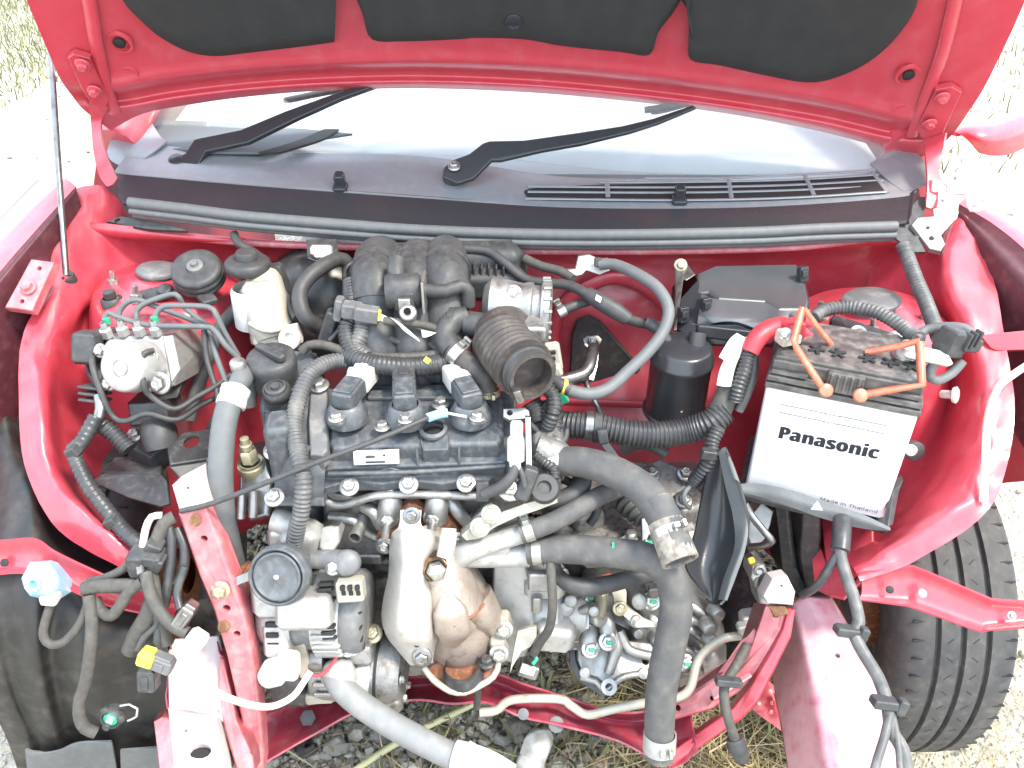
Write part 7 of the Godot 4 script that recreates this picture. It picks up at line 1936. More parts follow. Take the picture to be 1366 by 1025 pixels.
# ---------------------------------------------------------------- right of the picture
func right_side() -> void:
	# battery: built square at its base, turned to face the middle of the bay
	var bx = v(0.929, 0, 0.370)
	var bz = v(-0.370, 0, 0.929)
	var base = v(0.3293, 0.588, -0.855) + bx * 0.091 - bz * 0.0635
	var t = thing("battery", "white car battery with a black lid and orange carrying handles", "battery", base, "", -atan2(0.370, 0.929))
	var fr = frame_of(t)
	var w2 = 0.091
	var st = mb()
	rbox(st, fr * v(0, 0.086, 0), v(0.182, 0.172, 0.127), fr.basis, 0.005)
	part("case", st, M.battery_white, t)
	st = mb()
	rbox(st, fr * v(0, 0.1765, 0), v(0.186, 0.009, 0.131), fr.basis, 0.002)
	rbox(st, fr * v(0, 0.187, 0), v(0.184, 0.009, 0.129), fr.basis, 0.002)
	rbox(st, fr * v(0, 0.20, -0.004), v(0.178, 0.02, 0.118), fr.basis, 0.003)
	rbox(st, fr * v(0, 0.212, -0.004), v(0.174, 0.006, 0.112), fr.basis, 0.002)
	rbox(st, fr * v(0, 0.198, 0.058), v(0.044, 0.026, 0.012), fr.basis, 0.002)
	for k in 5: rbox(st, fr * v(-0.016 + 0.008 * k, 0.198, 0.0645), v(0.004, 0.024, 0.005), fr.basis, 0.001)
	for s in [-1, 1]: rbox(st, fr * v(s * 0.066, 0.1965, 0.0605), v(0.044, 0.006, 0.005), fr.basis, 0.001)
	var lid = part("lid", st, mat(Color(0.075, 0.072, 0.069), 0.28, 0.0, {"dust": Color(0.24, 0.22, 0.20), "from": 0.3, "to": 0.95, "seed": 61, "freq": 0.02, "scale": 4.0}), t)
	for x in [-0.068, -0.040, -0.014, 0.022, 0.048, 0.074]:
		st = mb()
		for a in 5:
			var f = a * TAU / 5.0 + x * 30.0
			rbox(st, fr * v(x + cos(f) * 0.006, 0.2162, 0.02 + sin(f) * 0.007), v(0.010, 0.003, 0.005), fr.basis * Basis(Vector3.UP, -f), 0.001)
		disc(st, fr * v(x, 0.2145, 0.02), Vector3.UP, 0.0045, 0.003, 12)
		part("vent_plug", st, M.black, lid)
	for p in [[v(-0.074, 0.214, -0.036), 0.0085], [v(0.066, 0.214, -0.008), 0.0085]]:
		st = mb()
		lathe(st, [Vector2(0.017, 0), Vector2(0.016, 0.004), Vector2(p[1], 0.005), Vector2(p[1] * 0.9, 0.02), Vector2(0, 0.021)], fr * p[0], Vector3.UP, 22)
		part("terminal", st, M.zinc, t)
	# print on the front
	var face = Transform3D(fr.basis, fr * v(-0.001, 0.107, 0.0638))
	words("lettering", "Panasonic", M.ink, t, face, 0.0188, 0.98)
	words("small_print", "Made in Thailand", M.ink_grey, t, Transform3D(fr.basis, fr * v(0.045, 0.014, 0.0638)), 0.0055, 1.25, false)
	for k in 2:
		var y = 0.151 - 0.0125 * k
		words("level_mark", ["MAX", "MIN"][k], M.ink_grey, t, Transform3D(fr.basis, fr * v(-0.004, y - 0.001, 0.0638)), 0.0035, 1.5, false)
		for s in [-1, 1]:
			st = mb()
			rbox(st, fr * v(-0.004 + s * 0.036, y, 0.0640), v(0.056, 0.0014, 0.0012), fr.basis, 0.0002)
			part("level_line", st, M.ink_grey, t)
	# carrying handles
	st = mb()
	var hd = [v(.3896,.7785,-.8192),v(.356,.8216,-.8472),v(.3524,.8287,-.8554),v(.3692,.8564,-.8913)]
	for q in [hd, [v(.3711,.8556,-.8908),v(.393,.83,-.8861),v(.4185,.8022,-.8919)]]:
		tube(st, q, 0.0055, 4, {"step": 0.4, "flat": 0.5, "up": v(0, 0.9, 0.42)})
	disc(st, v(.3906,.7785,-.8192), v(0, 0.6, 0.8), 0.0085, 0.005, 18)
	part("handle", st, M.orange, t)
	st = mb()
	for q in [[v(.4283,.7816,-.8046),v(.4617,.7931,-.7989),v(.4929,.8038,-.794),v(.4995,.8379,-.8376)], [v(.4995,.8387,-.8381),v(.4798,.8224,-.8514),v(.4536,.8042,-.8693)]]:
		tube(st, q, 0.0055, 4, {"step": 0.4, "flat": 0.5, "up": v(0, 0.9, 0.42)})
	disc(st, v(.4269,.7814,-.8032), v(0, 0.6, 0.8), 0.0085, 0.005, 18)
	part("handle", st, M.orange, t)
	# tray holding the battery
	t = thing("battery_tray", "glossy grey plastic battery tray with a torn lip across the battery's foot", "battery tray", v(.4105,.5925,-.7915))
	st = mb()
	loft(st, [[v(.3111,.6102,-.8387),v(.3376,.6143,-.8355),v(.3757,.6173,-.8195),v(.4166,.6145,-.7998),v(.4599,.613,-.775),v(.4901,.6086,-.7542)], [v(.3087,.6083,-.8315),v(.3381,.6081,-.8255),v(.3729,.6132,-.8073),v(.4134,.6107,-.7878),v(.4577,.6098,-.767),v(.4887,.6074,-.7499)], [v(.3128,.604,-.8287),v(.3401,.6021,-.8215),v(.3719,.6019,-.8035),v(.4146,.5977,-.7829),v(.4579,.5973,-.7648),v(.4882,.6045,-.7516)]], 30, 10, 0.003, v(0, 0.6, 0.8))
	st.set_normal(Vector3.UP)
	part("lip", st, M.rubber_grey, t)
	st = mb()
	rbox(st, v(base.x, 0.58, base.z), v(0.20, 0.012, 0.15), fr.basis, 0.004)
	prism(st, [v(.4872,.6086,-.7542), v(.4906,.6125,-.7627), v(.5085,.6287,-.8031), v(.5325,.6284,-.8267), v(.519,.6246,-.8063), v(.4988,.6049,-.7638)], v(0, 0, -0.01), 0.001)
	part("floor", st, M.plastic, t)
	st = mb()
	prism(st, [v(.3941,.6159,-.7804),v(.4037,.6237,-.7879),v(.4087,.6171,-.7776)], v(0, 0, -0.002), 0.0005)
	part("window", st, M.battery_white, t)
	st = mb()
	prism(st, [v(.3698,.571,-.8491),v(.3932,.5657,-.8456),v(.4046,.5104,-.8335),v(.4183,.4591,-.8241),v(.436,.4221,-.8),v(.4233,.4047,-.8126),v(.4008,.4443,-.8383),v(.3896,.4961,-.8481)], v(0, -0.01, -0.05), 0.006)
	prism(st, [v(.405,.5721,-.8259),v(.4283,.572,-.8139),v(.4401,.5246,-.8189),v(.4453,.4482,-.8051),v(.436,.4221,-.8),v(.4154,.4922,-.8217)], v(0, -0.01, -0.04), 0.004)
	part("leg", st, M.black_metal, t)
	# fuse box
	t = thing("fuse_box", "large black fuse box with a faceted lid against the bulkhead behind the battery", "fuse box", v(.3469,.7327,-.9898))
	st = mb()
	prism(st, [v(.2844,.8021,-1.1183),v(.3148,.8076,-1.1339),v(.4459,.8096,-1.1351),v(.4539,.804,-1.1196),v(.4377,.7969,-1.0315),v(.4268,.7952,-1.0065),v(.3804,.7989,-.9971),v(.3655,.7996,-1.0214),v(.2983,.8033,-1.0237),v(.2881,.8035,-1.0477),v(.2705,.7971,-1.0555)], v(0, -0.035, 0), 0.008)
	loft(st, [[v(.2768,.8042,-1.0363),v(.2991,.8037,-1.0181),v(.3623,.8024,-1.0112),v(.3809,.8004,-.992),v(.4241,.7989,-.9971)], [v(.2701,.7833,-1.0107),v(.2952,.7891,-.9907),v(.3575,.7915,-.9863),v(.3774,.7909,-.974),v(.4203,.7868,-.9772)], [v(.2679,.7669,-1.0001),v(.2931,.7837,-.9872),v(.3204,.7861,-.9828),v(.3553,.7789,-.9697),v(.4214,.769,-.9657)]], 12, 6, 0.01)
	part("lid", st, M.fuse, t)
	st = mb()
	prism(st, [v(.2528,.774,-1.0166),v(.2701,.7723,-1.0036),v(.2936,.781,-.9878),v(.3213,.7829,-.9843),v(.3463,.7764,-.9741),v(.4222,.7654,-.9657),v(.4231,.7551,-.9686),v(.3485,.7534,-.9675),v(.2871,.7501,-.9773),v(.2593,.7418,-.9958)], v(0, -0.03, -0.07), 0.004)
	rbox(st, v(.3213,.7695,-.9756), v(0.12, 0.02, 0.01), rot(-10, -6, -4), 0.004)
	part("base", st, M.plastic_clean, t)
	st = mb()
	prism(st, [v(.2471,.7878,-1.0495),v(.282,.801,-1.0938),v(.2922,.7969,-1.0315),v(.2924,.7835,-.9989),v(.2592,.7578,-.9942),v(.2417,.7553,-1.0164)], v(0, -0.004, -0.05), 0.003)
	part("end_panel", st, M.plastic_clean, t)
	for p in [v(.2809,.7942,-1.0178), v(.2506,.7785,-1.0196), v(.4393,.811,-1.0884)]:
		st = mb()
		rbox(st, p, v(0.016, 0.024, 0.012), rot(-15, 20, 0), 0.002)
		rbox(st, p + v(0.0, 0.004, 0.007), v(0.01, 0.01, 0.006), rot(-15, 20, 0), 0.001)
		part("latch", st, M.plastic_clean, t)
	st = mb()
	prism(st, [v(.2519,.8167,-1.1278),v(.2658,.8186,-1.1291),v(.2797,.8067,-1.0975),v(.2638,.8034,-1.0834),v(.2593,.8053,-1.0847),v(.2483,.7924,-1.0405),v(.2407,.7602,-1.0077),v(.2363,.7602,-1.0077),v(.2427,.7971,-1.0555)], v(0, -0.002, -0.003), 0.001, [[v(.2601,.8129,-1.1194), 0.003]])
	part("stay", st, M.steel, t)
	bolt(t, v(.258,.8161,-1.1096), v(0, 0.6, 0.8), 0.007, M.zinc_gold)
	# charcoal canister
	t = thing("charcoal_canister", "glossy black cylindrical charcoal canister hanging on the bulkhead", "canister", v(.2478,.6353,-.9862))
	st = mb()
	var c0 = v(.2425,.6439,-.9679)
	lathe(st, [Vector2(0.0, -0.004), Vector2(0.044, -0.004), Vector2(0.047, 0.0), Vector2(0.047, 0.004), Vector2(0.044, 0.006), Vector2(0.0435, 0.09), Vector2(0.0455, 0.092), Vector2(0.0455, 0.097), Vector2(0.043, 0.10), Vector2(0.041, 0.113), Vector2(0.036, 0.117), Vector2(0, 0.117)], c0, v(0, 1, 0.06), 40)
	part("body", st, M.plastic_clean, t)
	st = mb()
	disc(st, c0 + v(0.0, 0.03, 0.045), v(0, 0, 1), 0.0016, 0.001, 10)
	part("mark", st, M.white_plastic, t)
	st = mb()
	tube(st, [c0 + v(-0.02, 0.11, -0.01), c0 + v(-0.03, 0.125, -0.02), c0 + v(-0.05, 0.135, -0.03)], 0.009, 12)
	tube(st, [c0 + v(0.02, 0.11, 0.0), c0 + v(0.022, 0.128, -0.01)], 0.012, 12)
	part("neck", st, M.plastic, t)
	# connector in its white holder on the bulkhead
	t = thing("purge_connector", "white two piece hose bracket on the bulkhead above the grey hose", "bracket", v(.1165,.8125,-1.1012))
	st = mb()
	prism(st, [v(.1008,.8338,-1.1032),v(.1166,.8357,-1.1044),v(.1319,.832,-1.0961),v(.1454,.833,-1.0967),v(.1471,.8209,-1.0829),v(.1308,.8174,-1.0746),v(.1112,.8209,-1.0829),v(.104,.8174,-1.0746),v(.0917,.8155,-1.0734),v(.082,.8209,-1.0829),v(.0954,.8219,-1.0835)], v(0, -0.004, -0.012), 0.001)
	part("holder", st, M.white_plastic, t)
	st = mb()
	rbox(st, v(.128,.8345,-1.0798), v(0.012, 0.014, 0.014), rot(-20, 0, 0), 0.002)
	part("plug", st, M.plastic, t)
	# folded splash plate in front of the tray
	t = thing("splash_plate", "scratched black plastic splash plate with a pale worn edge, standing between gearbox and battery", "splash plate", v(.2591,.5223,-.6982))
	st = mb()
	loft(st, [[v(.2558,.6608,-.8),v(.2636,.6772,-.8107),v(.2734,.6871,-.8171),v(.2805,.6753,-.7976)], [v(.2484,.6146,-.7819),v(.2655,.6279,-.7965),v(.282,.6353,-.7954),v(.2893,.651,-.7699)], [v(.2381,.5885,-.7531),v(.2605,.582,-.7668),v(.2826,.5915,-.761),v(.294,.6194,-.7374)], [v(.2261,.5663,-.7267),v(.2499,.5556,-.7317),v(.2688,.563,-.7246),v(.2816,.5837,-.7023)], [v(.2494,.537,-.7077),v(.2591,.5345,-.7061),v(.2662,.5422,-.6992),v(.2698,.553,-.6883)], [v(.2572,.5256,-.7003),v(.2598,.5287,-.6963),v(.2624,.5326,-.6929),v(.2636,.5412,-.6866)]], 20, 30, 0.003, v(-0.3, 0.4, 0.8))
	part("plate", st, M.plastic_clean, t)
	st = mb()
	loft(st, [[v(.269,.6859,-.8139),v(.2766,.6949,-.8103),v(.282,.6761,-.7921)], [v(.2779,.6493,-.7866),v(.2873,.6631,-.7777),v(.2902,.6616,-.7648)], [v(.2835,.6269,-.7542),v(.2944,.6387,-.744),v(.2967,.6327,-.7341)], [v(.2826,.6018,-.726),v(.2877,.6141,-.7161),v(.2915,.6086,-.7125)], [v(.2693,.5699,-.7052),v(.2746,.5827,-.6957),v(.2793,.5796,-.6936)], [v(.2617,.5459,-.6897),v(.2652,.5576,-.6793),v(.269,.556,-.6783)]], 10, 40, 0.003, v(0, 0.4, 0.8))
	part("edge", st, M.rubber_grey, t)
	# bracket and pipe beside it
	t = thing("tray_stay", "thin bent steel rod on a pale bracket below the battery's left corner", "stay", v(.3527,.53,-.7986))
	st = mb()
	tube(st, [v(.3196,.5943,-.8165),v(.3299,.5788,-.8064),v(.3451,.5669,-.7868),v(.3533,.5584,-.7812),v(.3463,.5461,-.7852),v(.3318,.53,-.7986)], 0.0052, 10)
	part("rod", st, M.steel, t)
	st = mb()
	prism(st, [v(.3408,.5445,-.8438),v(.358,.5625,-.8555),v(.3752,.5517,-.8484),v(.3676,.5424,-.8305),v(.3591,.5246,-.8189),v(.3421,.5111,-.8102),v(.3387,.5211,-.8285)], v(0, -0.004, -0.02), 0.002)
	part("bracket", st, M.alu_pale, t)
	# valve block of the air conditioning
	t = thing("expansion_block", "small cast aluminium pipe block with two round ports, behind the right post", "pipe block", v(.3442,.484,-.7449))
	st = mb()
	prism(st, [v(.3278,.5228,-.77),v(.336,.5271,-.7728),v(.3463,.5254,-.7717),v(.3504,.515,-.765),v(.3451,.5157,-.7535),v(.352,.5164,-.7421),v(.354,.4995,-.7311),v(.3419,.4893,-.7245),v(.3318,.4944,-.7278),v(.3309,.5046,-.7463),v(.3257,.5099,-.7616)], v(0, -0.01, -0.03), 0.004)
	part("block", st, M.alu, t)
	for p in [[v(.3385,.5191,-.7653), 0.008], [v(.3357,.5136,-.7474), 0.009]]:
		st = mb()
		lathe(st, [Vector2(p[1] * 0.5, 0.0), Vector2(p[1], 0.0), Vector2(p[1], 0.004), Vector2(p[1] * 0.6, 0.005), Vector2(p[1] * 0.5, 0.001), Vector2(0, 0.001)], p[0], v(0, 0.5, 0.86), 20)
		part("port", st, M.alu_cast, t)
	st = mb()
	lathe(st, [Vector2(0.013, -0.01), Vector2(0.013, 0.01), Vector2(0.010, 0.011), Vector2(0.009, 0.004), Vector2(0, 0.004)], v(.3394,.5316,-.7281), v(-0.2, 0.4, 0.9), 20)
	part("socket", st, M.plastic, t)
	st = mb()
	rbox(st, v(.3319,.5206,-.7806), v(0.009, 0.009, 0.01), rot(0, 0, 30), 0.002)
	part("yellow_clip", st, M.yellow, t)
	# loose red plate on the ground
	t = thing("loose_red_plate", "bright red pressed steel plate with ribs lying on straw beside the right rail", "metal plate", v(.4133,.2427,-.7312))
	st = mb()
	loft(st, [[v(.3585,.2571,-.7406),v(.3749,.2588,-.7655),v(.3935,.2734,-.775)], [v(.3825,.2398,-.7294),v(.3972,.2559,-.7518),v(.4121,.2588,-.7655)], [v(.4053,.2264,-.7207),v(.4167,.2475,-.7343),v(.433,.2433,-.7554)], [v(.4259,.2111,-.7107),v(.4373,.2341,-.7256),v(.4548,.2424,-.743)], [v(.4404,.2109,-.6986),v(.4472,.2279,-.7097),v(.4556,.2379,-.7281)]], 16, 18, 0.003)
	var pl = part("plate", st, M.red, t)
	st = mb()
	tube(st, [v(.403,.2714,-.7499),v(.4042,.2612,-.7313),v(.4138,.2533,-.7203)], 0.004, 8)
	part("rib", st, M.red, pl)
	for p in [v(.3962,.259,-.7418), v(.3906,.2564,-.7282), v(.4093,.2514,-.719), v(.4423,.2501,-.73), v(.4053,.2484,-.7111)]:
		st = mb()
		disc(st, p, v(0, 0.8, 0.6), 0.0035, 0.003, 12)
		part("spot_weld", st, M.red_dusty, pl)
	# bump stop and bolts of the right apron
	t = thing("apron_fittings", "pale stud and washer fixed to the red inner wing beside the battery", "fitting", v(.6091,.7055,-.9126))
	st = mb()
	tube(st, [v(.6127,.6979,-.9315),v(.6165,.7082,-.9143)], 0.006, 12)
	lathe(st, [Vector2(0.0, 0), Vector2(0.011, 0), Vector2(0.012, 0.004), Vector2(0.009, 0.006), Vector2(0, 0.006)], v(.6165,.7082,-.9143), v(0.7, 0.3, 0.6), 20)
	part("stud", st, M.white_plastic, t)
	st = mb()
	disc(st, v(.5589,.6441,-.8727), v(0.1, 0.3, 0.95), 0.014, 0.01, 20)
	part("rubber_washer", st, M.rubber, t)
	st = mb()
	disc(st, v(.5497,.6515,-.8631), v(0.1, 0.3, 0.95), 0.008, 0.006, 16)
	part("push_pin", st, M.white_plastic, t)
	# steering lock plate over the tower: dark metal bar behind the battery
	t = thing("battery_bracket", "black steel clamp bar with two pale threaded bosses behind the battery", "clamp bar", v(.5083,.7748,-.9814))
	st = mb()
	prism(st, [v(.4569,.7844,-.9995),v(.4675,.7851,-1.0119),v(.5411,.7801,-.961),v(.5403,.7737,-.9449),v(.5258,.772,-.9438),v(.4529,.7784,-.9837)], v(0, -0.03, 0), 0.003)
	part("bar", st, M.black_metal, t)
	for p in [v(.4794,.7775,-.9593), v(.521,.7805,-.9374)]:
		st = mb()
		lathe(st, [Vector2(0.010, -0.02), Vector2(0.012, 0.0), Vector2(0.012, 0.012), Vector2(0.007, 0.014), Vector2(0.006, 0.006), Vector2(0, 0.006)], p, v(0, 0.7, 0.7), 20)
		part("boss", st, M.white_plastic, t)
	# hinge spring wires
	for q in [[[v(.6784,.8866,-1.1971),v(.6855,.8925,-1.2009),v(.6934,.903,-1.2197),v(.6839,.911,-1.2249),v(.6845,.9198,-1.2425)], "short pink coated spring wire hooked beside the right bonnet hinge"], [[v(.6934,.911,-1.2249),v(.6996,.8965,-1.2035),v(.708,.8999,-1.1938),v(.7057,.8855,-1.1606),v(.7227,.891,-1.1522)], "long cranked pale spring wire running out over the right fender"]]:
		st = mb()
		tube(st, q[0], 0.0035, 8)
		lone("hinge_spring", st, M.pale_pink, q[1], "spring wire")

# ---------------------------------------------------------------- hoses and pipes
func hoses() -> void:
	var t = hose("radiator_hose", "thick upper radiator hose with a dusty, tape wrapped open end, curving down on the right", "hose", [v(.0495,.6786,-.7997),v(.0836,.6865,-.7929),v(.1243,.6896,-.771),v(.1634,.6814,-.7419),v(.1826,.668,-.7094),v(.1913,.6545,-.6826),v(.198,.6424,-.6629)], [0.0185, 0.0195, 0.0205, 0.021, 0.021, 0.021, 0.022], M.rubber_dusty, {"sides": 20, "hollow": 1, "node": 1}, [], "radiator hoses")
	var st = mb()
	tube(st, [v(.1847,.6648,-.7037),v(.1906,.6537,-.6834),v(.1978,.6416,-.6612)], [0.0216, 0.0218, 0.0228], 22, {"hollow": 1})
	tube(st, [v(.1938,.6677,-.6853),v(.213,.6763,-.6849)], 0.005, 8)
	part("dusty_end", st, M.dirty_tape, t)
	clamp_ring(t, v(.0533,.6799,-.7981), v(1, 0, 0.1), 0.019, 0.014)
	clamp_ring(t, v(.1882,.6577,-.6931), v(.198,.6424,-.6629) - v(.1826,.668,-.7094), 0.0216, 0.010)
	t = hose("radiator_hose", "lower radiator hose running right from the water pipe and then hanging down to the ground", "hose", [v(.0202,.5906,-.7306),v(.0733,.5994,-.7244),v(.129,.6027,-.7146),v(.1706,.6037,-.7033),v(.1957,.5902,-.6886),v(.2042,.5536,-.6708),v(.1988,.5063,-.652),v(.1912,.4582,-.6327),v(.1893,.4093,-.6128),v(.1912,.3579,-.5914)], [0.0175, 0.0185, 0.019, 0.0195, 0.0205, 0.0205, 0.0205, 0.02, 0.0195, 0.018], M.rubber_dusty, {"sides": 20, "hollow": 1}, [0.25, 8.6], "radiator hoses")
	st = mb()
	rbox(st, v(.1252,.6198,-.7078), v(0.003, 0.012, 0.002), rot(-30, 0, 0), 0.0005)
	part("paint_mark", st, M.green, t)
	st = mb()
	lathe(st, [Vector2(0.0196, -0.012), Vector2(0.0212, -0.012), Vector2(0.0212, 0.012), Vector2(0.0196, 0.012)], v(.1904,.3795,-.6007), v(0, -1, 0.35), 26)
	part("bright_band", st, M.alu_pale, t)
	hose("heater_hose", "slim grey heater hose slanting up from the metal water pipe behind the big hose", "hose", [v(.0104,.6232,-.7279),v(.0443,.6327,-.7341),v(.0828,.6417,-.7519),v(.1135,.6428,-.7764),v(.1483,.6264,-.8135),v(.178,.5961,-.8653)], 0.0125, M.rubber_dusty, {"sides": 16}, [0.3], "heater hoses")
	hose("heater_hose", "short dark heater hose curling below the lifting bracket", "hose", [v(.0165,.6444,-.7775),v(.0553,.6379,-.7733),v(.0767,.6428,-.7764),v(.0911,.6493,-.7926),v(.0918,.6518,-.8299)], 0.013, M.rubber, {"sides": 16}, [], "heater hoses")
	hose("coolant_hose", "black bent coolant hose with a sleeve, sagging under the lower radiator hose", "hose", [v(.0529,.5655,-.7381),v(.0578,.5523,-.7296),v(.0708,.5484,-.7151),v(.0941,.5435,-.7119),v(.1245,.5392,-.7211),v(.1653,.5399,-.7334),v(.1848,.5341,-.7416)], [0.0095, 0.0095, 0.0105, 0.0125, 0.0115, 0.0105, 0.0105], M.rubber, {"sides": 16})
	hose("fuel_vapour_hose", "pale grey vapour hose looping down the bulkhead right of the throttle body", "hose", [v(.1302,.8317,-1.078),v(.1512,.8359,-1.0687),v(.1796,.8367,-1.0335),v(.2059,.8284,-1.0043),v(.2187,.8091,-.9798),v(.2105,.7894,-.9551),v(.188,.7701,-.9307),v(.1578,.7522,-.9071),v(.1301,.738,-.886),v(.1029,.7368,-.8733),v(.0749,.7418,-.8765),v(.0555,.7448,-.8904)], 0.0085, M.rubber_grey, {"sides": 14})
	t = hose("vapour_pipe_end", "dark hose end banded with yellow paint beside the intake elbow", "hose", [v(.0769,.7424,-.8757),v(.0629,.7477,-.8803),v(.0474,.7482,-.8926),v(.0393,.749,-.8931)], 0.0095, M.rubber, {"sides": 14, "node": 1})
	for p in [v(.0689,.7452,-.8787), v(.0512,.7487,-.8881)]:
		st = mb()
		lathe(st, [Vector2(0.0098, -0.0025), Vector2(0.0108, -0.0025), Vector2(0.0108, 0.0025), Vector2(0.0098, 0.0025)], p, v(-1, 0.35, 0), 16)
		part("yellow_band", st, M.yellow, t)
	t = hose("brake_vacuum_hose", "black brake vacuum hose with a check valve sleeve crossing the bulkhead", "hose", [v(-.139,.8198,-1.0464),v(-.1414,.8326,-1.0786),v(-.1291,.8416,-1.0963),v(-.094,.8423,-1.1087),v(-.0396,.8404,-1.1075),v(-.0124,.8303,-1.089),v(.0189,.8139,-1.0664),v(.0497,.8127,-1.0537),v(.0799,.8153,-1.0434),v(.1064,.8132,-1.0183),v(.1353,.8016,-.9988),v(.163,.7882,-.9901),v(.192,.7723,-1.0036),v(.2218,.759,-1.0188)], 0.0075, M.rubber, {"sides": 12, "node": 1})
	st = mb()
	tube(st, [v(.1086,.8132,-1.0183),v(.1249,.8078,-1.0052),v(.1457,.799,-.9947),v(.1649,.7883,-.9877)], [0.0105, 0.0125, 0.0125, 0.010], 16)
	var sl = part("check_valve_sleeve", st, M.rubber, t)
	st = mb()
	prism(st, [v(.119,.8226,-.997),v(.1264,.8191,-.9947),v(.1241,.8138,-.9889),v(.1167,.8174,-.9912)], v(0, -0.0005, -0.001), 0.0)
	part("print_box", st, M.white_plastic, sl)
	hose("thin_vacuum_hose", "thin black vacuum hose with a wire clip stubbed out behind the vapour hose", "hose", [v(.0673,.7851,-1.0119),v(.0835,.7924,-1.0166),v(.1116,.7951,-1.0303),v(.1302,.7897,-1.0507)], 0.007, M.rubber, {"sides": 10}, [0.3])
	hose("purge_hose", "short black hose arched from the purge valve to the plenum", "hose", [v(-.1171,.8435,-.9664),v(-.0886,.8435,-.9664),v(-.0706,.8465,-.9743),v(-.0606,.8391,-.9754),v(-.0602,.8172,-.9732)], 0.0095, M.rubber, {"sides": 12})
	hose("booster_hose", "fat black rubber hose hooked over beside the reservoir", "hose", [v(-.2519,.7923,-1.112),v(-.2521,.816,-1.1154),v(-.2637,.8259,-1.1099),v(-.2773,.8285,-1.0878),v(-.2947,.8238,-1.0609),v(-.3075,.8116,-1.041),v(-.307,.7978,-1.0202),v(-.2983,.7796,-1.0084),v(-.2859,.759,-1.0188)], 0.0115, M.rubber, {"sides": 14})
	hose("washer_hose", "dark hose dropping from the scuttle behind the reservoir cap", "hose", [v(-.4412,.8392,-1.1782),v(-.4306,.8302,-1.1604),v(-.4047,.8173,-1.1521),v(-.3858,.8035,-1.1431),v(-.377,.7893,-1.1458)], 0.007, M.rubber, {"sides": 10})
	t = hose("heater_pipe", "grey metal pipe end held by a tab on the black insulation pad", "pipe", [v(.0597,.7248,-.9251),v(.0813,.7221,-.9352),v(.1034,.723,-.9477),v(.1118,.7285,-.9632),v(.1171,.7308,-.9886),v(.1213,.7318,-1.0131)], 0.009, M.steel, {"sides": 14, "node": 1})
	st = mb()
	prism(st, [v(.1053,.7417,-1.0136),v(.112,.7455,-1.016),v(.1275,.7455,-1.016),v(.133,.7408,-1.013),v(.1297,.7343,-1.0087),v(.1247,.7143,-.9779),v(.1182,.7032,-.9587),v(.1117,.705,-.9599),v(.1176,.7301,-.9941),v(.1075,.7343,-1.0087)], v(0, -0.001, -0.003), 0.0005)
	part("tab", st, M.steel, t)
	bolt(t, v(.1179,.7434,-1.0063), v(0, 0.4, 0.9), 0.004, M.steel)
	hose("drain_pipe", "thin bent metal drain pipe below the insulation pad", "pipe", [v(.1052,.7105,-.9635),v(.1064,.705,-.948),v(.114,.6962,-.9303),v(.1225,.681,-.9204),v(.1356,.6541,-.9268)], 0.0042, M.steel, {"sides": 8})
	# air conditioning hoses
	t = hose("air_conditioning_hose", "grey air conditioning hose with a pale crimped end, standing upright left of the engine", "hose", [v(-.353,.7654,-.8322),v(-.3589,.7496,-.81),v(-.3627,.7226,-.7865),v(-.3646,.6833,-.761),v(-.3663,.6337,-.7467),v(-.3675,.572,-.7424),v(-.371,.4926,-.7505)], 0.0155, M.rubber_grey, {"sides": 18, "node": 1}, [], "air conditioning hoses")
	st = mb()
	lathe(st, [Vector2(0.0155, -0.014), Vector2(0.0185, -0.012), Vector2(0.0185, -0.004), Vector2(0.0175, -0.002), Vector2(0.0175, 0.003), Vector2(0.0185, 0.005), Vector2(0.0185, 0.012), Vector2(0.012, 0.016)], v(-.3539,.7614,-.8296), v(-.3508,.776,-.851) - v(-.3589,.7496,-.81), 26)
	part("crimp", st, M.white_plastic, t)
	st = mb()
	tube(st, [v(-.3528,.7666,-.839),v(-.3504,.7698,-.8589),v(-.3493,.7656,-.88),v(-.356,.7194,-.8739)], [0.012, 0.014, 0.013, 0.012], 16)
	part("fitting", st, M.rubber_grey, t)
	st = mb()
	lathe(st, [Vector2(0.007, -0.02), Vector2(0.008, -0.004), Vector2(0.010, -0.003), Vector2(0.0105, 0.008), Vector2(0.008, 0.011), Vector2(0, 0.011)], v(-.3542,.7828,-.8673), v(0.05, 1, 0.1), 18)
	part("valve_cap", st, M.alu, t)
	t = hose("air_conditioning_hose", "dusty grey hose leading from the compressor out over the crossmember to the ground", "hose", [v(-.2342,.4389,-.6559),v(-.2203,.4344,-.6411),v(-.199,.4181,-.6305),v(-.1566,.4044,-.6097),v(-.117,.3959,-.5923),v(-.0782,.3894,-.5761),v(-.0401,.3847,-.5611)], [0.0155, 0.0165, 0.0165, 0.0165, 0.0165, 0.0165, 0.0165], M.rubber_pale, {"sides": 18, "node": 1}, [], "air conditioning hoses")
	st = mb()
	tube(st, [v(-.2405,.4278,-.6607),v(-.2323,.4438,-.6591),v(-.2194,.4481,-.6559),v(-.2127,.434,-.6527)], [0.013, 0.0165, 0.0165, 0.012], 16)
	part("elbow", st, M.alu_pale, t)
	st = mb()
	tube(st, [v(-.0723,.3922,-.5743),v(-.0533,.3912,-.5689),v(-.0289,.3863,-.5621),v(-.0028,.3786,-.5512)], [0.0185, 0.0195, 0.0195, 0.0185], 20, {"hollow": 1})
	part("bag_wrapped_end", st, M.white_plastic, t)
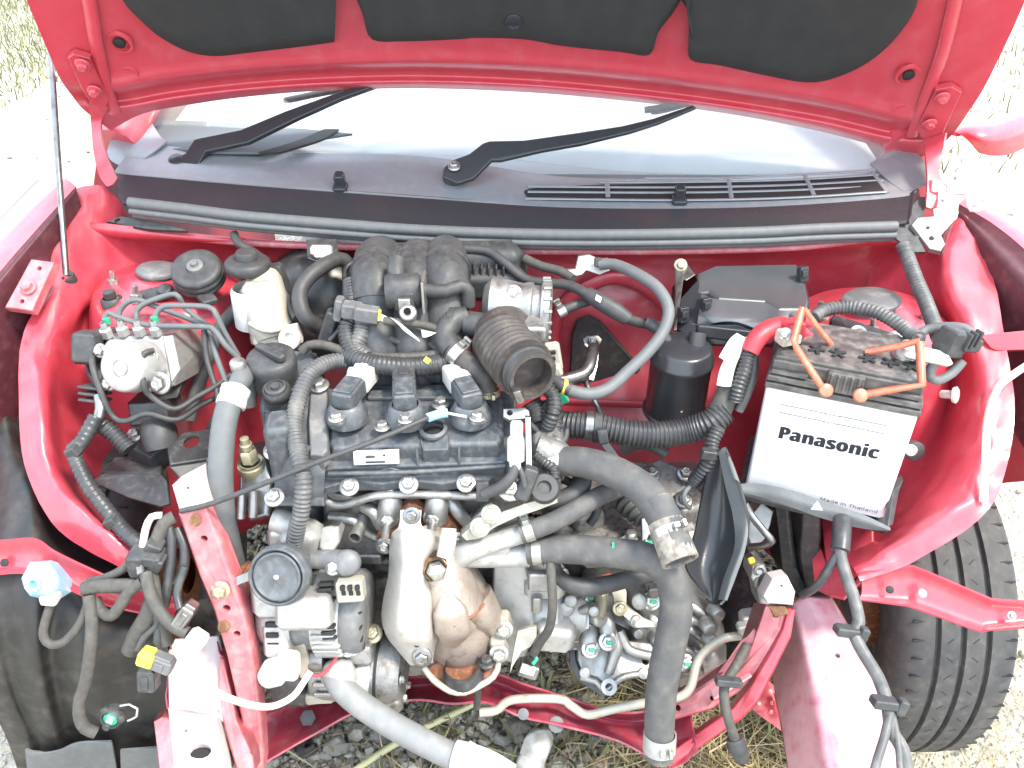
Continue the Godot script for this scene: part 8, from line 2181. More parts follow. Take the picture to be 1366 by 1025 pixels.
	# pale pipe lying along the crossmember
	hose("cooling_pipe", "long cream painted pipe bent along the top of the crossmember", "pipe", [v(-.045,.336,-.6726),v(-.022,.3386,-.6743),v(.001,.3509,-.6823),v(.0649,.3518,-.6828),v(.0827,.3439,-.6777),v(.1047,.3423,-.6648),v(.1408,.3582,-.6631),v(.2006,.3765,-.6631),v(.2291,.3808,-.6659),v(.2456,.384,-.6799),v(.2585,.3939,-.7102),v(.2732,.4106,-.721),v(.2962,.4229,-.729),v(.3255,.4264,-.7313)], 0.0062, M.cream, {"sides": 12, "step": 0.006})
	# corrugated ducts on the left tower
	hose("tower_hose", "thick dull hose slanting behind the brake pipes down the strut tower", "hose", [v(-.3916,.7742,-1.0764),v(-.419,.7627,-1.0689),v(-.4464,.7359,-1.0515),v(-.4608,.7027,-1.0181),v(-.4727,.6703,-.985),v(-.4839,.6326,-.9606)], 0.0105, M.rubber_dusty, {"sides": 12})
	# battery cables
	t = hose("positive_cable", "red booted positive cable clamped to the battery's left terminal", "cable", [v(.3786,.8072,-.919),v(.3607,.8106,-.9211),v(.3394,.8121,-.9102),v(.3205,.8087,-.8961),v(.3107,.794,-.8865)], [0.012, 0.016, 0.0155, 0.013, 0.012], M.red_boot, {"sides": 14, "node": 1, "part": "boot"}, [], "battery cables")
	st = mb()
	rbox(st, v(.3673,.8162,-.9069), v(0.03, 0.026, 0.03), rot(-10, 20, 0), 0.005)
	tube(st, [v(.3826,.8089,-.9201),v(.4085,.7905,-.92),v(.4347,.7855,-.9287),v(.4491,.7857,-.9407)], 0.008, 10)
	tube(st, [v(.394,.8094,-.9442),v(.4223,.7943,-.9463),v(.4574,.7824,-.9506)], 0.008, 10)
	part("terminal_cover", st, M.red_boot, t)
	st = mb()
	rbox(st, v(.3564,.8162,-.8831), v(0.03, 0.014, 0.02), rot(0, 20, 0), 0.003)
	rbox(st, v(.3457,.8209,-.8826), v(0.012, 0.018, 0.014), rot(0, 20, 0), 0.003)
	part("clamp", st, M.tank, t)
	bolt(t, v(.349,.826,-.8775), v(-0.4, 0.5, 0.75), 0.006)
	t = hose("negative_cable", "corrugated black loom arching over the battery to its right terminal", "cable", [v(.418,.8033,-.9641),v(.4364,.8074,-.9787),v(.4678,.8109,-.981),v(.4953,.8158,-.9603),v(.5134,.8142,-.9354),v(.5254,.8104,-.9091),v(.527,.8137,-.8874)], 0.0082, M.loom_grey, {"sides": 12, "ridge": 0.0016, "pitch": 0.006, "node": 1, "part": "loom"}, [], "battery cables")
	st = mb()
	lathe(st, [Vector2(0.012, -0.012), Vector2(0.014, -0.010), Vector2(0.0125, 0.006), Vector2(0.009, 0.010), Vector2(0, 0.011)], v(.5024,.8093,-.8607), Vector3.UP, 20)
	rbox(st, v(.5183,.8138,-.8457), v(0.06, 0.012, 0.028), rot(0, -10, -8), 0.005)
	part("terminal_clamp", st, M.white_plastic, t)
	st = mb()
	tube(st, [v(.5231,.8137,-.8874),v(.542,.8186,-.9025),v(.5619,.8267,-.8959),v(.5795,.83,-.8861),v(.5891,.8235,-.8819)], 0.0062, 10)
	tube(st, [v(.5408,.8106,-.8437),v(.5276,.8044,-.8396),v(.5247,.7907,-.8367),v(.5368,.7817,-.8368),v(.5585,.7869,-.8462),v(.5718,.7997,-.8545)], 0.0062, 10)
	part("lead", st, M.rubber_grey, t)
	st = mb()
	rbox(st, v(.5529,.8254,-.8593), v(0.03, 0.036, 0.03), rot(0, 20, -14), 0.004)
	rbox(st, v(.5737,.8239,-.8582), v(0.028, 0.018, 0.022), rot(0, 20, -14), 0.003)
	for k in 3: rbox(st, v(.5689,.8327,-.858) + v(0.006 * k - 0.006, 0.002 * k, 0.01), v(0.003, 0.022, 0.012), rot(0, 20, -14), 0.001)
	part("current_sensor", st, M.plastic, t)

# ---------------------------------------------------------------- wiring
func loom(label: String, pts: Array, r: float, m: Material, o := {}, group := "wiring looms"):
	return hose("wiring_loom", label, "wiring loom", pts, r, m, o, [], group)

func wiring() -> void:
	var st
	var t = loom("thickest ribbed black loom, running right from the engine to below the fuse box", [v(.0627,.6857,-.8758),v(.0886,.6898,-.8666),v(.1186,.6902,-.8609),v(.1583,.6873,-.853),v(.1987,.6856,-.8519),v(.239,.6907,-.8552),v(.2647,.705,-.8526),v(.2827,.7184,-.8613)], 0.0165, M.loom, {"sides": 18, "ridge": 0.0022, "pitch": 0.0058, "node": 1, "part": "conduit"})
	for p in [[v(.1046,.6908,-.8636), v(1, -0.05, 0.1), M.steel], [v(.1155,.6902,-.8609), v(1, -0.05, 0.1), M.plastic]]:
		st = mb()
		lathe(st, [Vector2(0.018, -0.005), Vector2(0.0205, -0.005), Vector2(0.0205, 0.005), Vector2(0.018, 0.005)], p[0], p[1], 22)
		part("strap", st, p[2], t)
	st = mb()
	prism(st, [v(.1103,.7072,-.8361),v(.1211,.7072,-.8361),v(.1264,.6953,-.8225),v(.1435,.671,-.8186),v(.1375,.666,-.8154),v(.1205,.6871,-.8171),v(.1127,.697,-.8235)], v(0, -0.003, -0.006), 0.001)
	rbox(st, v(.1186,.7019,-.8267), v(0.014, 0.02, 0.01), rot(-20, 0, 10), 0.002)
	part("loom_bracket", st, M.black_metal, t)
	t = loom("taped black loom with a white paper tag, climbing to the positive terminal", [v(.2667,.6958,-.8466),v(.2787,.7209,-.8629),v(.2927,.7485,-.8809),v(.3067,.7737,-.8972),v(.3187,.7904,-.9081)], 0.0155, M.tape, {"sides": 14, "node": 1, "part": "taped_core"})
	st = mb()
	loft(st, [v(.2793,.7874,-.8822),v(.2944,.8038,-.8989),v(.3043,.8112,-.9037)].map(func(e): return [e + v(-0.009, 0.002, 0), e + v(0, 0, 0.008), e + v(0.009, -0.002, 0)]), 6, 10, 0.0006)
	loft(st, [[v(.2675,.7578,-.863),v(.276,.7589,-.8578),v(.2871,.7561,-.862)], [v(.2715,.7742,-.8737),v(.2791,.7785,-.8669),v(.2911,.7742,-.8737)], [v(.2813,.7923,-.8854),v(.2888,.7948,-.8775),v(.2989,.7907,-.8844)], [v(.2964,.8063,-.9005),v(.3028,.8087,-.8961),v(.3102,.8063,-.9005)]], 8, 14, 0.0006)
	var tg = part("paper_tag", st, M.white_plastic, t)
	words("print", "K6", M.ink_grey, tg, Transform3D(rot(-30, 0, 68), v(.2748,.7722,-.8569)), 0.009, 1.2, false)
	st = mb()
	tube(st, [v(.3122,.798,-.8951),v(.3048,.7775,-.8758),v(.2969,.757,-.8625),v(.2925,.7377,-.856)], 0.0085, 12, {"ridge": 0.0016, "pitch": 0.0055})
	tube(st, [v(.3212,.7863,-.8994),v(.3192,.7613,-.8832),v(.3092,.7363,-.8669),v(.3017,.7184,-.8613)], 0.007, 10)
	part("conduit", st, M.loom, t)
	st = mb()
	tube(st, [v(.2695,.7101,-.8321),v(.2617,.6953,-.8225),v(.2597,.6805,-.8129),v(.2523,.6577,-.81),v(.2441,.6306,-.8162)], 0.0085, 12, {"ridge": 0.0016, "pitch": 0.0055})
	rbox(st, v(.253,.6915,-.8021), v(0.02, 0.014, 0.012), rot(0, 0, -10), 0.002)
	part("branch", st, M.loom, t)
	st = mb()
	tube(st, [v(.2451,.6306,-.8162),v(.2318,.6287,-.8031),v(.2288,.6178,-.796),v(.239,.6027,-.7981)], 0.0035, 8)
	part("sensor_lead", st, M.rubber_grey, t)
	loom("ribbed grey conduit draped down the left front of the cam cover", [v(-.2189,.7633,-.9143),v(-.239,.7685,-.9057),v(-.2563,.7722,-.8843),v(-.2669,.7681,-.8578),v(-.2731,.7534,-.8244),v(-.2727,.7383,-.7967),v(-.2626,.727,-.7656),v(-.2535,.7027,-.7378),v(-.2567,.6688,-.7218),v(-.2649,.6427,-.7167),v(-.2727,.6141,-.7161)], 0.0095, M.loom_grey, {"sides": 14, "ridge": 0.0015, "pitch": 0.0055})
	loom("thin grey lead curling from the ribbed conduit to the alternator terminal", [v(-.2727,.6141,-.7161),v(-.2676,.6068,-.7053),v(-.2583,.6021,-.7023),v(-.2484,.5992,-.7064)], 0.0055, M.rubber_grey, {})
	loom("bundle of twisted black looms lying between the coils and the intake runners", [v(-.2333,.7684,-.9296),v(-.2088,.7702,-.9068),v(-.1868,.7703,-.895),v(-.17,.7713,-.8897),v(-.1422,.7696,-.8886),v(-.1129,.7687,-.8939),v(-.0837,.7668,-.9046),v(-.0702,.7616,-.9132)], 0.0125, M.loom, {"sides": 12, "ridge": 0.0012, "pitch": 0.006})
	loom("slim tape wrapped branch behind the middle coil", [v(-.2067,.7701,-.9187),v(-.1745,.7719,-.9079),v(-.1385,.7745,-.9037),v(-.1089,.7744,-.9096),v(-.0865,.7752,-.9221)], 0.0075, M.tape, {})
	loom("ribbed vertical conduit beside the left intake runner", [v(-.2291,.832,-1.0185),v(-.225,.8196,-.9867),v(-.2209,.8068,-.9664),v(-.2271,.7943,-.9463),v(-.2209,.7804,-.9254),v(-.2068,.7702,-.9068)], 0.0105, M.loom, {"sides": 12, "ridge": 0.0016, "pitch": 0.0058})
	loom("second ribbed conduit crossing behind the oil filler cap", [v(-.2024,.8072,-.9547),v(-.2056,.7924,-.9392),v(-.2107,.7778,-.9237),v(-.1947,.7719,-.9079)], 0.011, M.loom_grey, {"sides": 12, "ridge": 0.0016, "pitch": 0.0058})
	loom("grey taped loom arching from the oil filler to the coil bundle", [v(-.2888,.7684,-.9296),v(-.2785,.7762,-.9346),v(-.2588,.7795,-.9308),v(-.2372,.7769,-.9232),v(-.2179,.7718,-.9139)], 0.0065, M.tape, {})
	loom("white taped lead draped across the intake runners", [v(-.1708,.8189,-.9266),v(-.1529,.8173,-.9255),v(-.1291,.8108,-.9332),v(-.1039,.8057,-.9299),v(-.0913,.7997,-.9201)], 0.0055, M.tape, {})
	t = thing("wire_connector", "dark grey flat connector with white and yellow wires in front of the left runner", "connector", v(-.2118,.8179,-.9498), "wire connectors")
	st = mb()
	rbox(st, v(-.2169,.8213,-.952), v(0.028, 0.022, 0.02), rot(0, 0, -8), 0.003)
	rbox(st, v(-.1947,.8218,-.9404), v(0.034, 0.022, 0.018), rot(0, 0, -10), 0.003)
	rbox(st, v(-.2374,.8184,-.962), v(0.012, 0.034, 0.02), rot(0, 0, -12), 0.003)
	part("housing", st, M.grey_plastic, t)
	st = mb()
	tube(st, [v(-.1787,.8233,-.9354),v(-.1628,.8198,-.9271),v(-.1549,.8173,-.9255)], 0.0025, 6)
	tube(st, [v(-.1787,.8199,-.9332),v(-.1648,.8164,-.9249),v(-.1549,.8147,-.9239)], 0.0025, 6)
	part("wire", st, M.white_plastic, t)
	st = mb()
	rbox(st, v(-.1773,.8234,-.933), v(0.004, 0.016, 0.006), rot(0, 0, -10), 0.001)
	part("seal", st, M.yellow, t)
	st = mb()
	loft(st, [[v(-.1621,.8255,-.9249),v(-.1514,.8212,-.9161)], [v(-.1465,.8204,-.9156),v(-.1408,.8145,-.9058)], [v(-.1231,.8063,-.9005),v(-.1211,.803,-.8983)]], 4, 10, 0.0006)
	loft(st, [[v(-.1203,.8113,-.9157),v(-.1187,.8054,-.9059)], [v(-.1098,.8121,-.9102),v(-.1132,.8079,-.9015)], [v(-.1004,.808,-.9135),v(-.1069,.8071,-.907)]], 4, 6, 0.0006)
	part("paper_tag", st, M.white_plastic, t)
	st = mb()
	rbox(st, v(-.2564,.7863,-.965), v(0.018, 0.06, 0.02), rot(0, 0, -22), 0.004)
	rbox(st, v(-.2365,.8172,-.9732), v(0.012, 0.03, 0.012), rot(0, 0, -22), 0.003)
	part("holder", st, M.plastic, t)
	st = mb()
	rbox(st, v(-.2068,.7656,-.88), v(0.02, 0.014, 0.014), rot(0, 0, 4), 0.002)
	lone("blue_connector", st, M.blue, "small pale blue connector tucked behind the left coil", "connector", "")
	st = mb()
	tube(st, [v(-.1138,.7772,-.8876),v(-.1098,.7822,-.8908)], 0.005, 8)
	lone("cable_tie", st, M.yellow, "yellow tape band on the loom behind the middle coil", "tape")
	# looms right of the cam cover
	for q in [[[v(.0323,.7529,-.8598),v(.0441,.7545,-.8609),v(.0539,.7446,-.8545),v(.0534,.7339,-.8356),v(.0461,.7118,-.8331)], "ribbed lead hooked below the intake elbow, nearest the cam cover", 0.0085], [[v(.039,.7251,-.8656),v(.051,.7184,-.8613),v(.0587,.7096,-.8496),v(.0544,.6976,-.8358),v(.0382,.6953,-.8225)], "ribbed lead coiled beside the plug bracket", 0.0075], [[v(.025,.7284,-.8678),v(.033,.7167,-.8602),v(.0368,.7071,-.848)], "stubby ribbed conduit under the mouth of the intake elbow", 0.013], [[v(.0276,.7008,-.7902),v(.039,.6928,-.785),v(.0518,.6911,-.7721),v(.0534,.6833,-.761)], "short ribbed lead draped in front of the thermostat", 0.0055]]:
		loom(q[1], q[0], q[2], M.loom, {"sides": 12, "ridge": 0.0016, "pitch": 0.0055})
	t = thing("wire_connector", "pale grey sensor connector with pins beside the mouth of the intake elbow", "connector", v(.056,.765,-.9154), "wire connectors")
	st = mb()
	rbox(st, v(.056,.7684,-.9176), v(0.022, 0.04, 0.02), rot(0, 0, 10), 0.004)
	rbox(st, v(.0595,.7583,-.8992), v(0.016, 0.018, 0.018), rot(0, 0, 20), 0.004)
	part("housing", st, M.tank, t)
	for k in 3:
		st = mb()
		rbox(st, v(.0542,.7812,-.908) + v(0, -0.010 * k, 0.0), v(0.009, 0.006, 0.006), rot(0, 0, 10), 0.001)
		part("pin_slot", st, M.black, t)
	st = mb()
	rbox(st, v(.0671,.6962,-.9303), v(0.018, 0.03, 0.01), rot(0, 0, 30), 0.002)
	lone("green_tab", st, M.green, "green plastic tab showing behind the ribbed leads", "plastic tab")
	# thinner leads, each its own run
	for q in [
		[[v(.0165,.7258,-.8303),v(.0323,.7077,-.8305),v(.0404,.6923,-.8265),v(.0363,.6772,-.8107),v(.024,.6752,-.7856)], "thin black lead hanging behind the plug bracket", 0.004, M.rubber],
		[[v(.0606,.7038,-.8876),v(.0702,.7001,-.8733),v(.0736,.6898,-.8547),v(.0669,.6815,-.8373),v(.0549,.6748,-.833)], "black lead bowed out beside the thickest ribbed loom", 0.005, M.rubber],
		[[v(.0623,.6826,-.8261),v(.0789,.6698,-.8297),v(.0978,.6653,-.8387),v(.1191,.6523,-.8422),v(.1408,.6409,-.8467)], "grey pipe running right under the thickest ribbed loom", 0.006, M.steel],
		[[v(.1567,.6318,-.8885),v(.1764,.645,-.8852),v(.1978,.6476,-.8749),v(.2146,.6388,-.8692)], "dark hose arching over the gearbox top", 0.0085, M.rubber],
		[[v(-.2543,.7714,-.9553),v(-.2418,.7845,-.9639),v(-.2334,.7933,-.9696),v(-.2168,.7998,-.9619)], "short black lead climbing to the flat connector", 0.005, M.loom],
		[[v(-.0947,.7735,-.9209),v(-.111,.777,-.9351),v(-.127,.7789,-.9423),v(-.1469,.7788,-.9363),v(-.1675,.7839,-.9396)], "taped lead strung low across the runners", 0.005, M.tape],
		[[v(-.2249,.8268,-1.1106),v(-.2432,.822,-1.1075),v(-.2525,.8148,-1.0908),v(-.246,.8083,-1.0628)], "thin lead from the stay bracket down to the vertical conduit", 0.004, M.loom],
		[[v(.0194,.8268,-1.1106),v(.0442,.8214,-1.0951),v(.073,.819,-1.0817),v(.0902,.8139,-1.0664)], "bundle of silvery taped leads sagging under the seal", 0.007, M.tape],
		[[v(.0696,.6348,-.819),v(.0898,.6264,-.8135),v(.1079,.6145,-.8058),v(.114,.5976,-.7948),v(.1039,.5841,-.786)], "black lead looped beside the heater hose", 0.006, M.rubber],
		[[v(.2062,.5651,-.8214),v(.2187,.5563,-.8157),v(.223,.5493,-.7992)], "short dark lead behind the open radiator hose end", 0.006, M.rubber],
		[[v(-.3395,.7287,-.9753),v(-.3243,.7378,-.9812),v(-.3064,.7465,-.9749),v(-.2857,.7582,-.9468)], "black vent hose behind the oil filler cap", 0.006, M.rubber],
		[[v(-.3602,.7408,-.9593),v(-.3698,.7355,-.9559),v(-.377,.7389,-.9462),v(-.3883,.7459,-.9388)], "short black pipe left of the oil filler cap", 0.005, M.rubber]]:
		loom(q[1], q[0], q[2], q[3], {}, "thin leads and pipes")
	# black flexible conduit from the seal bracket down to the right tower
	t = loom("ribbed grey conduit dropping from the right end of the scuttle to the strut tower", [v(.5949,.845,-1.1224),v(.5967,.8357,-1.1044),v(.5898,.8226,-1.0482),v(.584,.8107,-.9928),v(.5732,.806,-.942),v(.565,.8038,-.9048)], 0.0085, M.loom_grey, {"sides": 12, "ridge": 0.002, "pitch": 0.0065})
	# left side loom along the apron
	t = loom("taped black loom with clips, running down the left inner wing", [v(-.5598,.7059,-.8651),v(-.5725,.6849,-.8395),v(-.5817,.6762,-.8279),v(-.569,.6561,-.8089),v(-.5525,.6386,-.7916),v(-.5263,.6164,-.7712),v(-.5018,.6037,-.7511),v(-.4815,.5995,-.7364),v(-.4634,.5898,-.7182)], 0.0095, M.loom, {"sides": 12, "ridge": 0.0008, "pitch": 0.008, "node": 1, "part": "conduit"})
	for p in [v(-.5789,.6793,-.824), v(-.5183,.6137,-.7599)]:
		st = mb()
		rbox(st, p, v(0.018, 0.016, 0.018), rot(0, 0, 30), 0.003)
		part("clip", st, M.plastic, t)
	loom("short ribbed conduit from the brake unit to the engine mount", [v(-.5756,.6798,-.8839),v(-.5559,.6805,-.8725),v(-.5395,.6684,-.8646),v(-.5251,.6564,-.8568)], 0.0105, M.loom, {"sides": 12, "ridge": 0.0018, "pitch": 0.006})
	loom("bare silvery wires hanging from the brake unit's connector", [v(-.5662,.7184,-.8971),v(-.5615,.7066,-.8835),v(-.563,.695,-.8699)], 0.0075, M.steel, {})
	# loose bundle at the left post
	var bundle = [
		[[v(-.4162,.6543,-.7243),v(-.427,.65,-.7156),v(-.4357,.6305,-.6969),v(-.4412,.6137,-.686),v(-.4357,.5846,-.6671),v(-.4306,.5499,-.6505),v(-.4255,.5227,-.6388)], 0.0085, M.tape, "thick brown taped branch hanging down the middle of the loose bundle"],
		[[v(-.4263,.6529,-.7258),v(-.4191,.6325,-.7077),v(-.4196,.6038,-.6855),v(-.4233,.5807,-.6705),v(-.4292,.563,-.665)], 0.0065, M.loom, "black straight branch against the left radiator post"],
		[[v(-.4147,.6392,-.7204),v(-.4042,.6219,-.7056),v(-.4052,.6001,-.6891),v(-.4117,.5862,-.6776)], 0.0065, M.loom, "black branch bowed outward behind the left radiator post"],
		[[v(-.4292,.6586,-.7223),v(-.4403,.6598,-.7183),v(-.4457,.6503,-.7074),v(-.4494,.632,-.6955),v(-.454,.6198,-.69)], 0.0045, M.white_plastic, "white wire arching over the top of the loose bundle"],
		[[v(-.4642,.6117,-.6966),v(-.4827,.5986,-.6881),v(-.5056,.5871,-.6866),v(-.5268,.5802,-.6881)], 0.0055, M.tape, "thin upper branch reaching left along the red brace"],
		[[v(-.4448,.5922,-.672),v(-.4787,.5892,-.6725),v(-.5046,.5861,-.6752),v(-.527,.58,-.676)], 0.009, M.tape, "pale taped branch reaching left to the fog lamp leads"],
		[[v(-.448,.5991,-.6705),v(-.4643,.5884,-.6636),v(-.4752,.5747,-.6547),v(-.4887,.5601,-.6512),v(-.5056,.5591,-.6601),v(-.5151,.5676,-.6704)], 0.007, M.tape, "brown branch drooping in a loop below the red brace"],
		[[v(-.442,.6119,-.6729),v(-.4343,.5961,-.6566),v(-.4235,.5772,-.6444),v(-.4055,.5614,-.6341),v(-.3893,.5546,-.6297)], 0.0075, M.tape, "long brown branch curving right to the white plug"],
		[[v(-.4357,.5769,-.6621),v(-.4472,.5538,-.653),v(-.4605,.5343,-.6464),v(-.4746,.5082,-.6414)], 0.0115, M.tape, "frayed thick branch hanging down and left from the bundle"],
		[[v(-.4284,.5616,-.6521),v(-.4348,.5494,-.6419),v(-.4466,.5419,-.6346),v(-.4543,.529,-.625)], 0.004, M.loom, "thin black lead running down to the yellow plug"],
		[[v(-.4329,.5569,-.6515),v(-.4329,.537,-.6386),v(-.4375,.5138,-.6259)], 0.006, M.loom, "short black lead down to the black socket"],
		[[v(-.3992,.6106,-.684),v(-.4062,.5884,-.6636),v(-.4004,.5755,-.6493)], 0.005, M.loom, "black lead ending in the silvery connector by the post"]]
	for b in bundle:
		loom(b[3], b[0], b[1], b[2], {"step": 0.008})
	t = thing("wire_connector", "bundle of grey and black connector shells tied at the centre of the loose wiring", "connector", v(-.4366,.6114,-.6845), "wire connectors")
	st = mb()
	rbox(st, v(-.4534,.6174,-.6824), v(0.022, 0.034, 0.022), rot(0, 0, -4), 0.004)
	rbox(st, v(-.4425,.625,-.6874), v(0.04, 0.016, 0.026), rot(0, 0, -10), 0.003)
	rbox(st, v(-.4348,.632,-.6955), v(0.02, 0.02, 0.02), rot(0, 0, -30), 0.003)
	rbox(st, v(-.4298,.6189,-.6834), v(0.016, 0.02, 0.02), rot(0, 0, -30), 0.003)
	part("black_shell", st, M.plastic, t)
	st = mb()
	prism(st, [v(-.4536,.633,-.6794),v(-.4464,.6345,-.6804),v(-.4419,.6179,-.6673),v(-.449,.6149,-.6653)], v(0, -0.002, -0.004), 0.001)
	part("shell_tab", st, M.grey_plastic, t)
	var plugs = [
		["wire_connector", "white wire plug lying on the red rail end, right of the loose wiring", v(-.3774,.5511,-.6215), v(0.024, 0.020, 0.02), -38.0, M.white_plastic],
		["wire_connector", "yellow plug at the lower end of the loose wiring", v(-.4402,.5255,-.6168), v(0.02, 0.019, 0.02), -20.0, M.yellow],
		["wire_connector", "black square socket hanging under the yellow plug", v(-.443,.4965,-.6099), v(0.022, 0.03, 0.022), -4.0, M.plastic],
		["wire_connector", "silvery grey connector leaning on the left radiator post", v(-.3929,.5719,-.641), v(0.018, 0.032, 0.02), -36.0, M.steel],
		["wire_connector", "blue grey taped plug beside the yellow one", v(-.4253,.516,-.6166), v(0.03, 0.018, 0.02), -24.0, M.grey_plastic]]
	for p in plugs:
		t = thing(p[0], p[1], "connector", p[2], "wire connectors")
		st = mb()
		rbox(st, p[2], p[3], rot(-20, 0, p[4]), 0.003)
		rbox(st, p[2] + rot(-20, 0, p[4]) * v(0, p[3].y * 0.5, 0), v(p[3].x * 0.8, p[3].y * 0.3, p[3].z * 0.8), rot(-20, 0, p[4]), 0.002)
		part("shell", st, p[5], t)
		st = mb()
		rbox(st, p[2] + rot(-20, 0, p[4]) * v(0, -p[3].y * 0.48, p[3].z * 0.1), v(p[3].x * 0.65, p[3].y * 0.1, p[3].z * 0.5), rot(-20, 0, p[4]), 0.001)
		rbox(st, p[2] + rot(-20, 0, p[4]) * v(0, 0.0, p[3].z * 0.5), v(p[3].x * 0.4, p[3].y * 0.6, p[3].z * 0.2), rot(-20, 0, p[4]), 0.001)
		part("latch", st, p[5] if p[5] != M.white_plastic else M.tank, t)
	# blue capped lamp socket on the left
	t = thing("lamp_socket", "pale blue and white lamp socket lying on the red brace at far left", "lamp socket", v(-.5824,.5924,-.6841))
	st = mb()
	prism(st, [v(-.6051,.5961,-.6805),v(-.5971,.6094,-.6951),v(-.5713,.611,-.6961),v(-.5573,.5977,-.6815),v(-.5534,.593,-.6666),v(-.5649,.5892,-.6582),v(-.5848,.5892,-.6582),v(-.5964,.5914,-.668)], v(0, -0.03, -0.02), 0.006)
	part("cap", st, mat(Color(0.24, 0.46, 0.62), 0.4, 0.0, {"dust": Color(0.55, 0.62, 0.66), "seed": 63}), t)
	st = mb()
	lathe(st, [Vector2(0.004, -0.002), Vector2(0.009, 0.0), Vector2(0.009, 0.003), Vector2(0.005, 0.003), Vector2(0.0045, -0.003), Vector2(0, -0.003)], v(-.5758,.6006,-.6655), v(0, 0.5, 0.85), 20)
	part("ring", st, M.blue, t)
	st = mb()
	rbox(st, v(-.5656,.5753,-.667), v(0.02, 0.014, 0.02), rot(0, 0, -8), 0.003)
	part("plug", st, M.white_plastic, t)
	loom("lead looping down from the blue lamp socket over the black liner", [v(-.5658,.5692,-.669),v(-.575,.5459,-.6539),v(-.5768,.5305,-.6439),v(-.5676,.5227,-.6388),v(-.551,.5258,-.6408),v(-.5344,.5413,-.6509),v(-.5251,.5576,-.6615),v(-.5215,.5692,-.669)], 0.0055, M.tape, {"step": 0.008})
	loom("taped lead hanging from the brace down to the round green socket", [v(-.5188,.5769,-.668),v(-.5124,.5539,-.6472),v(-.5143,.5233,-.6273),v(-.5251,.484,-.6137),v(-.5353,.4603,-.6042),v(-.538,.4379,-.5957),v(-.5333,.4224,-.5915),v(-.5228,.4131,-.5915)], [0.0075, 0.0075, 0.0075, 0.008, 0.008, 0.0075, 0.0065, 0.004][0], M.tape, {"step": 0.01})
	t = thing("fog_lamp_socket", "round black fog lamp socket with a green face, dangling on the liner", "lamp socket", v(-.51,.4183,-.6068))
	st = mb()
	var fp = v(-.5049,.4273,-.6007)
	var fx = v(0, 0.35, 0.93).normalized()
	lathe(st, [Vector2(0, -0.015), Vector2(0.013, -0.014), Vector2(0.014, 0.0), Vector2(0.011, 0.003), Vector2(0.010, -0.004), Vector2(0, -0.004)], fp, fx, 24)
	for k in 3: disc(st, fp + side_of(fx) * v(cos(k * 2.1) * 0.013, -0.003, sin(k * 2.1) * 0.013), fx, 0.005, 0.005, 12)
	part("body", st, M.plastic, t)
	st = mb()
	disc(st, fp - fx * 0.003, fx, 0.0095, 0.003, 18)
	var gf = part("face", st, M.green, t)
	st = mb()
	rbox(st, fp + fx * 0.001, v(0.009, 0.011, 0.003), rot(-20, 0, -25), 0.001)
	part("contact", st, M.blue, gf)
	st = mb()
	tube(st, [v(-.4902,.4459,-.6069),v(-.4789,.4475,-.6079),v(-.4686,.4428,-.6048),v(-.4695,.4349,-.5997),v(-.4808,.4302,-.5966)], 0.0018, 6)
	part("wire_spring", st, M.zinc, t)
	# pale lead with a white plug across the rail end
	t = loom("pale pink lead from the rail end across to the compressor", [v(-.3567,.503,-.5843),v(-.3407,.4993,-.5819),v(-.3191,.4785,-.5863),v(-.2963,.4585,-.5971),v(-.276,.451,-.6161),v(-.2645,.4582,-.6327),v(-.2572,.4651,-.6431)], 0.0042, M.pale_pink, {"node": 1, "step": 0.008})
	st = mb()
	rbox(st, v(-.3656,.5067,-.5867), v(0.034, 0.016, 0.018), rot(-20, 0, -22), 0.005)
	rbox(st, v(-.3496,.5008,-.5828), v(0.012, 0.012, 0.012), rot(-20, 0, -22), 0.003)
	part("plug", st, M.white_plastic, t)
	loom("thin red wires at the compressor plug", [v(-.2643,.4608,-.6463),v(-.2489,.456,-.6432),v(-.2347,.4614,-.6527),v(-.2242,.4719,-.6654),v(-.2194,.4742,-.6729)], 0.0022, M.red_boot, {"step": 0.008})
	t = thing("wire_connector", "white double plug hanging in front of the compressor clutch", "connector", v(-.2931,.4717,-.6415), "wire connectors")
	st = mb()
	tube(st, [v(-.3096,.4664,-.6321),v(-.2986,.4771,-.633),v(-.2892,.4826,-.6366)], [0.014, 0.019, 0.015], 16)
	rbox(st, v(-.2831,.4799,-.6409), v(0.028, 0.036, 0.026), rot(-10, 0, -4), 0.005)
	part("shell", st, M.white_plastic, t)
	# black rod with blue sleeve across the cam cover
	t = thing("release_cable", "thin black cable with a blue sleeve lying across the cam cover", "cable", v(-.2531,.7199,-.7311))
	st = mb()
	tube(st, [v(-.4004,.6741,-.7133),v(-.3625,.6817,-.7182),v(-.3084,.7016,-.7252),v(-.2365,.7258,-.7409),v(-.1663,.7423,-.7636),v(-.1141,.7505,-.7927),v(-.1022,.7493,-.8039)], 0.0034, 8)
	part("core", st, M.rubber, t)
	st = mb()
	tube(st, [v(-.1058,.7483,-.8021),v(-.0931,.75,-.8079),v(-.081,.7504,-.8105)], 0.006, 10)
	part("sleeve", st, M.blue, t)
	st = mb()
	tube(st, [v(-.082,.7504,-.8105),v(-.0684,.7509,-.8049),v(-.0569,.7522,-.7998)], 0.0018, 6)
	part("wire", st, M.white_plastic, t)
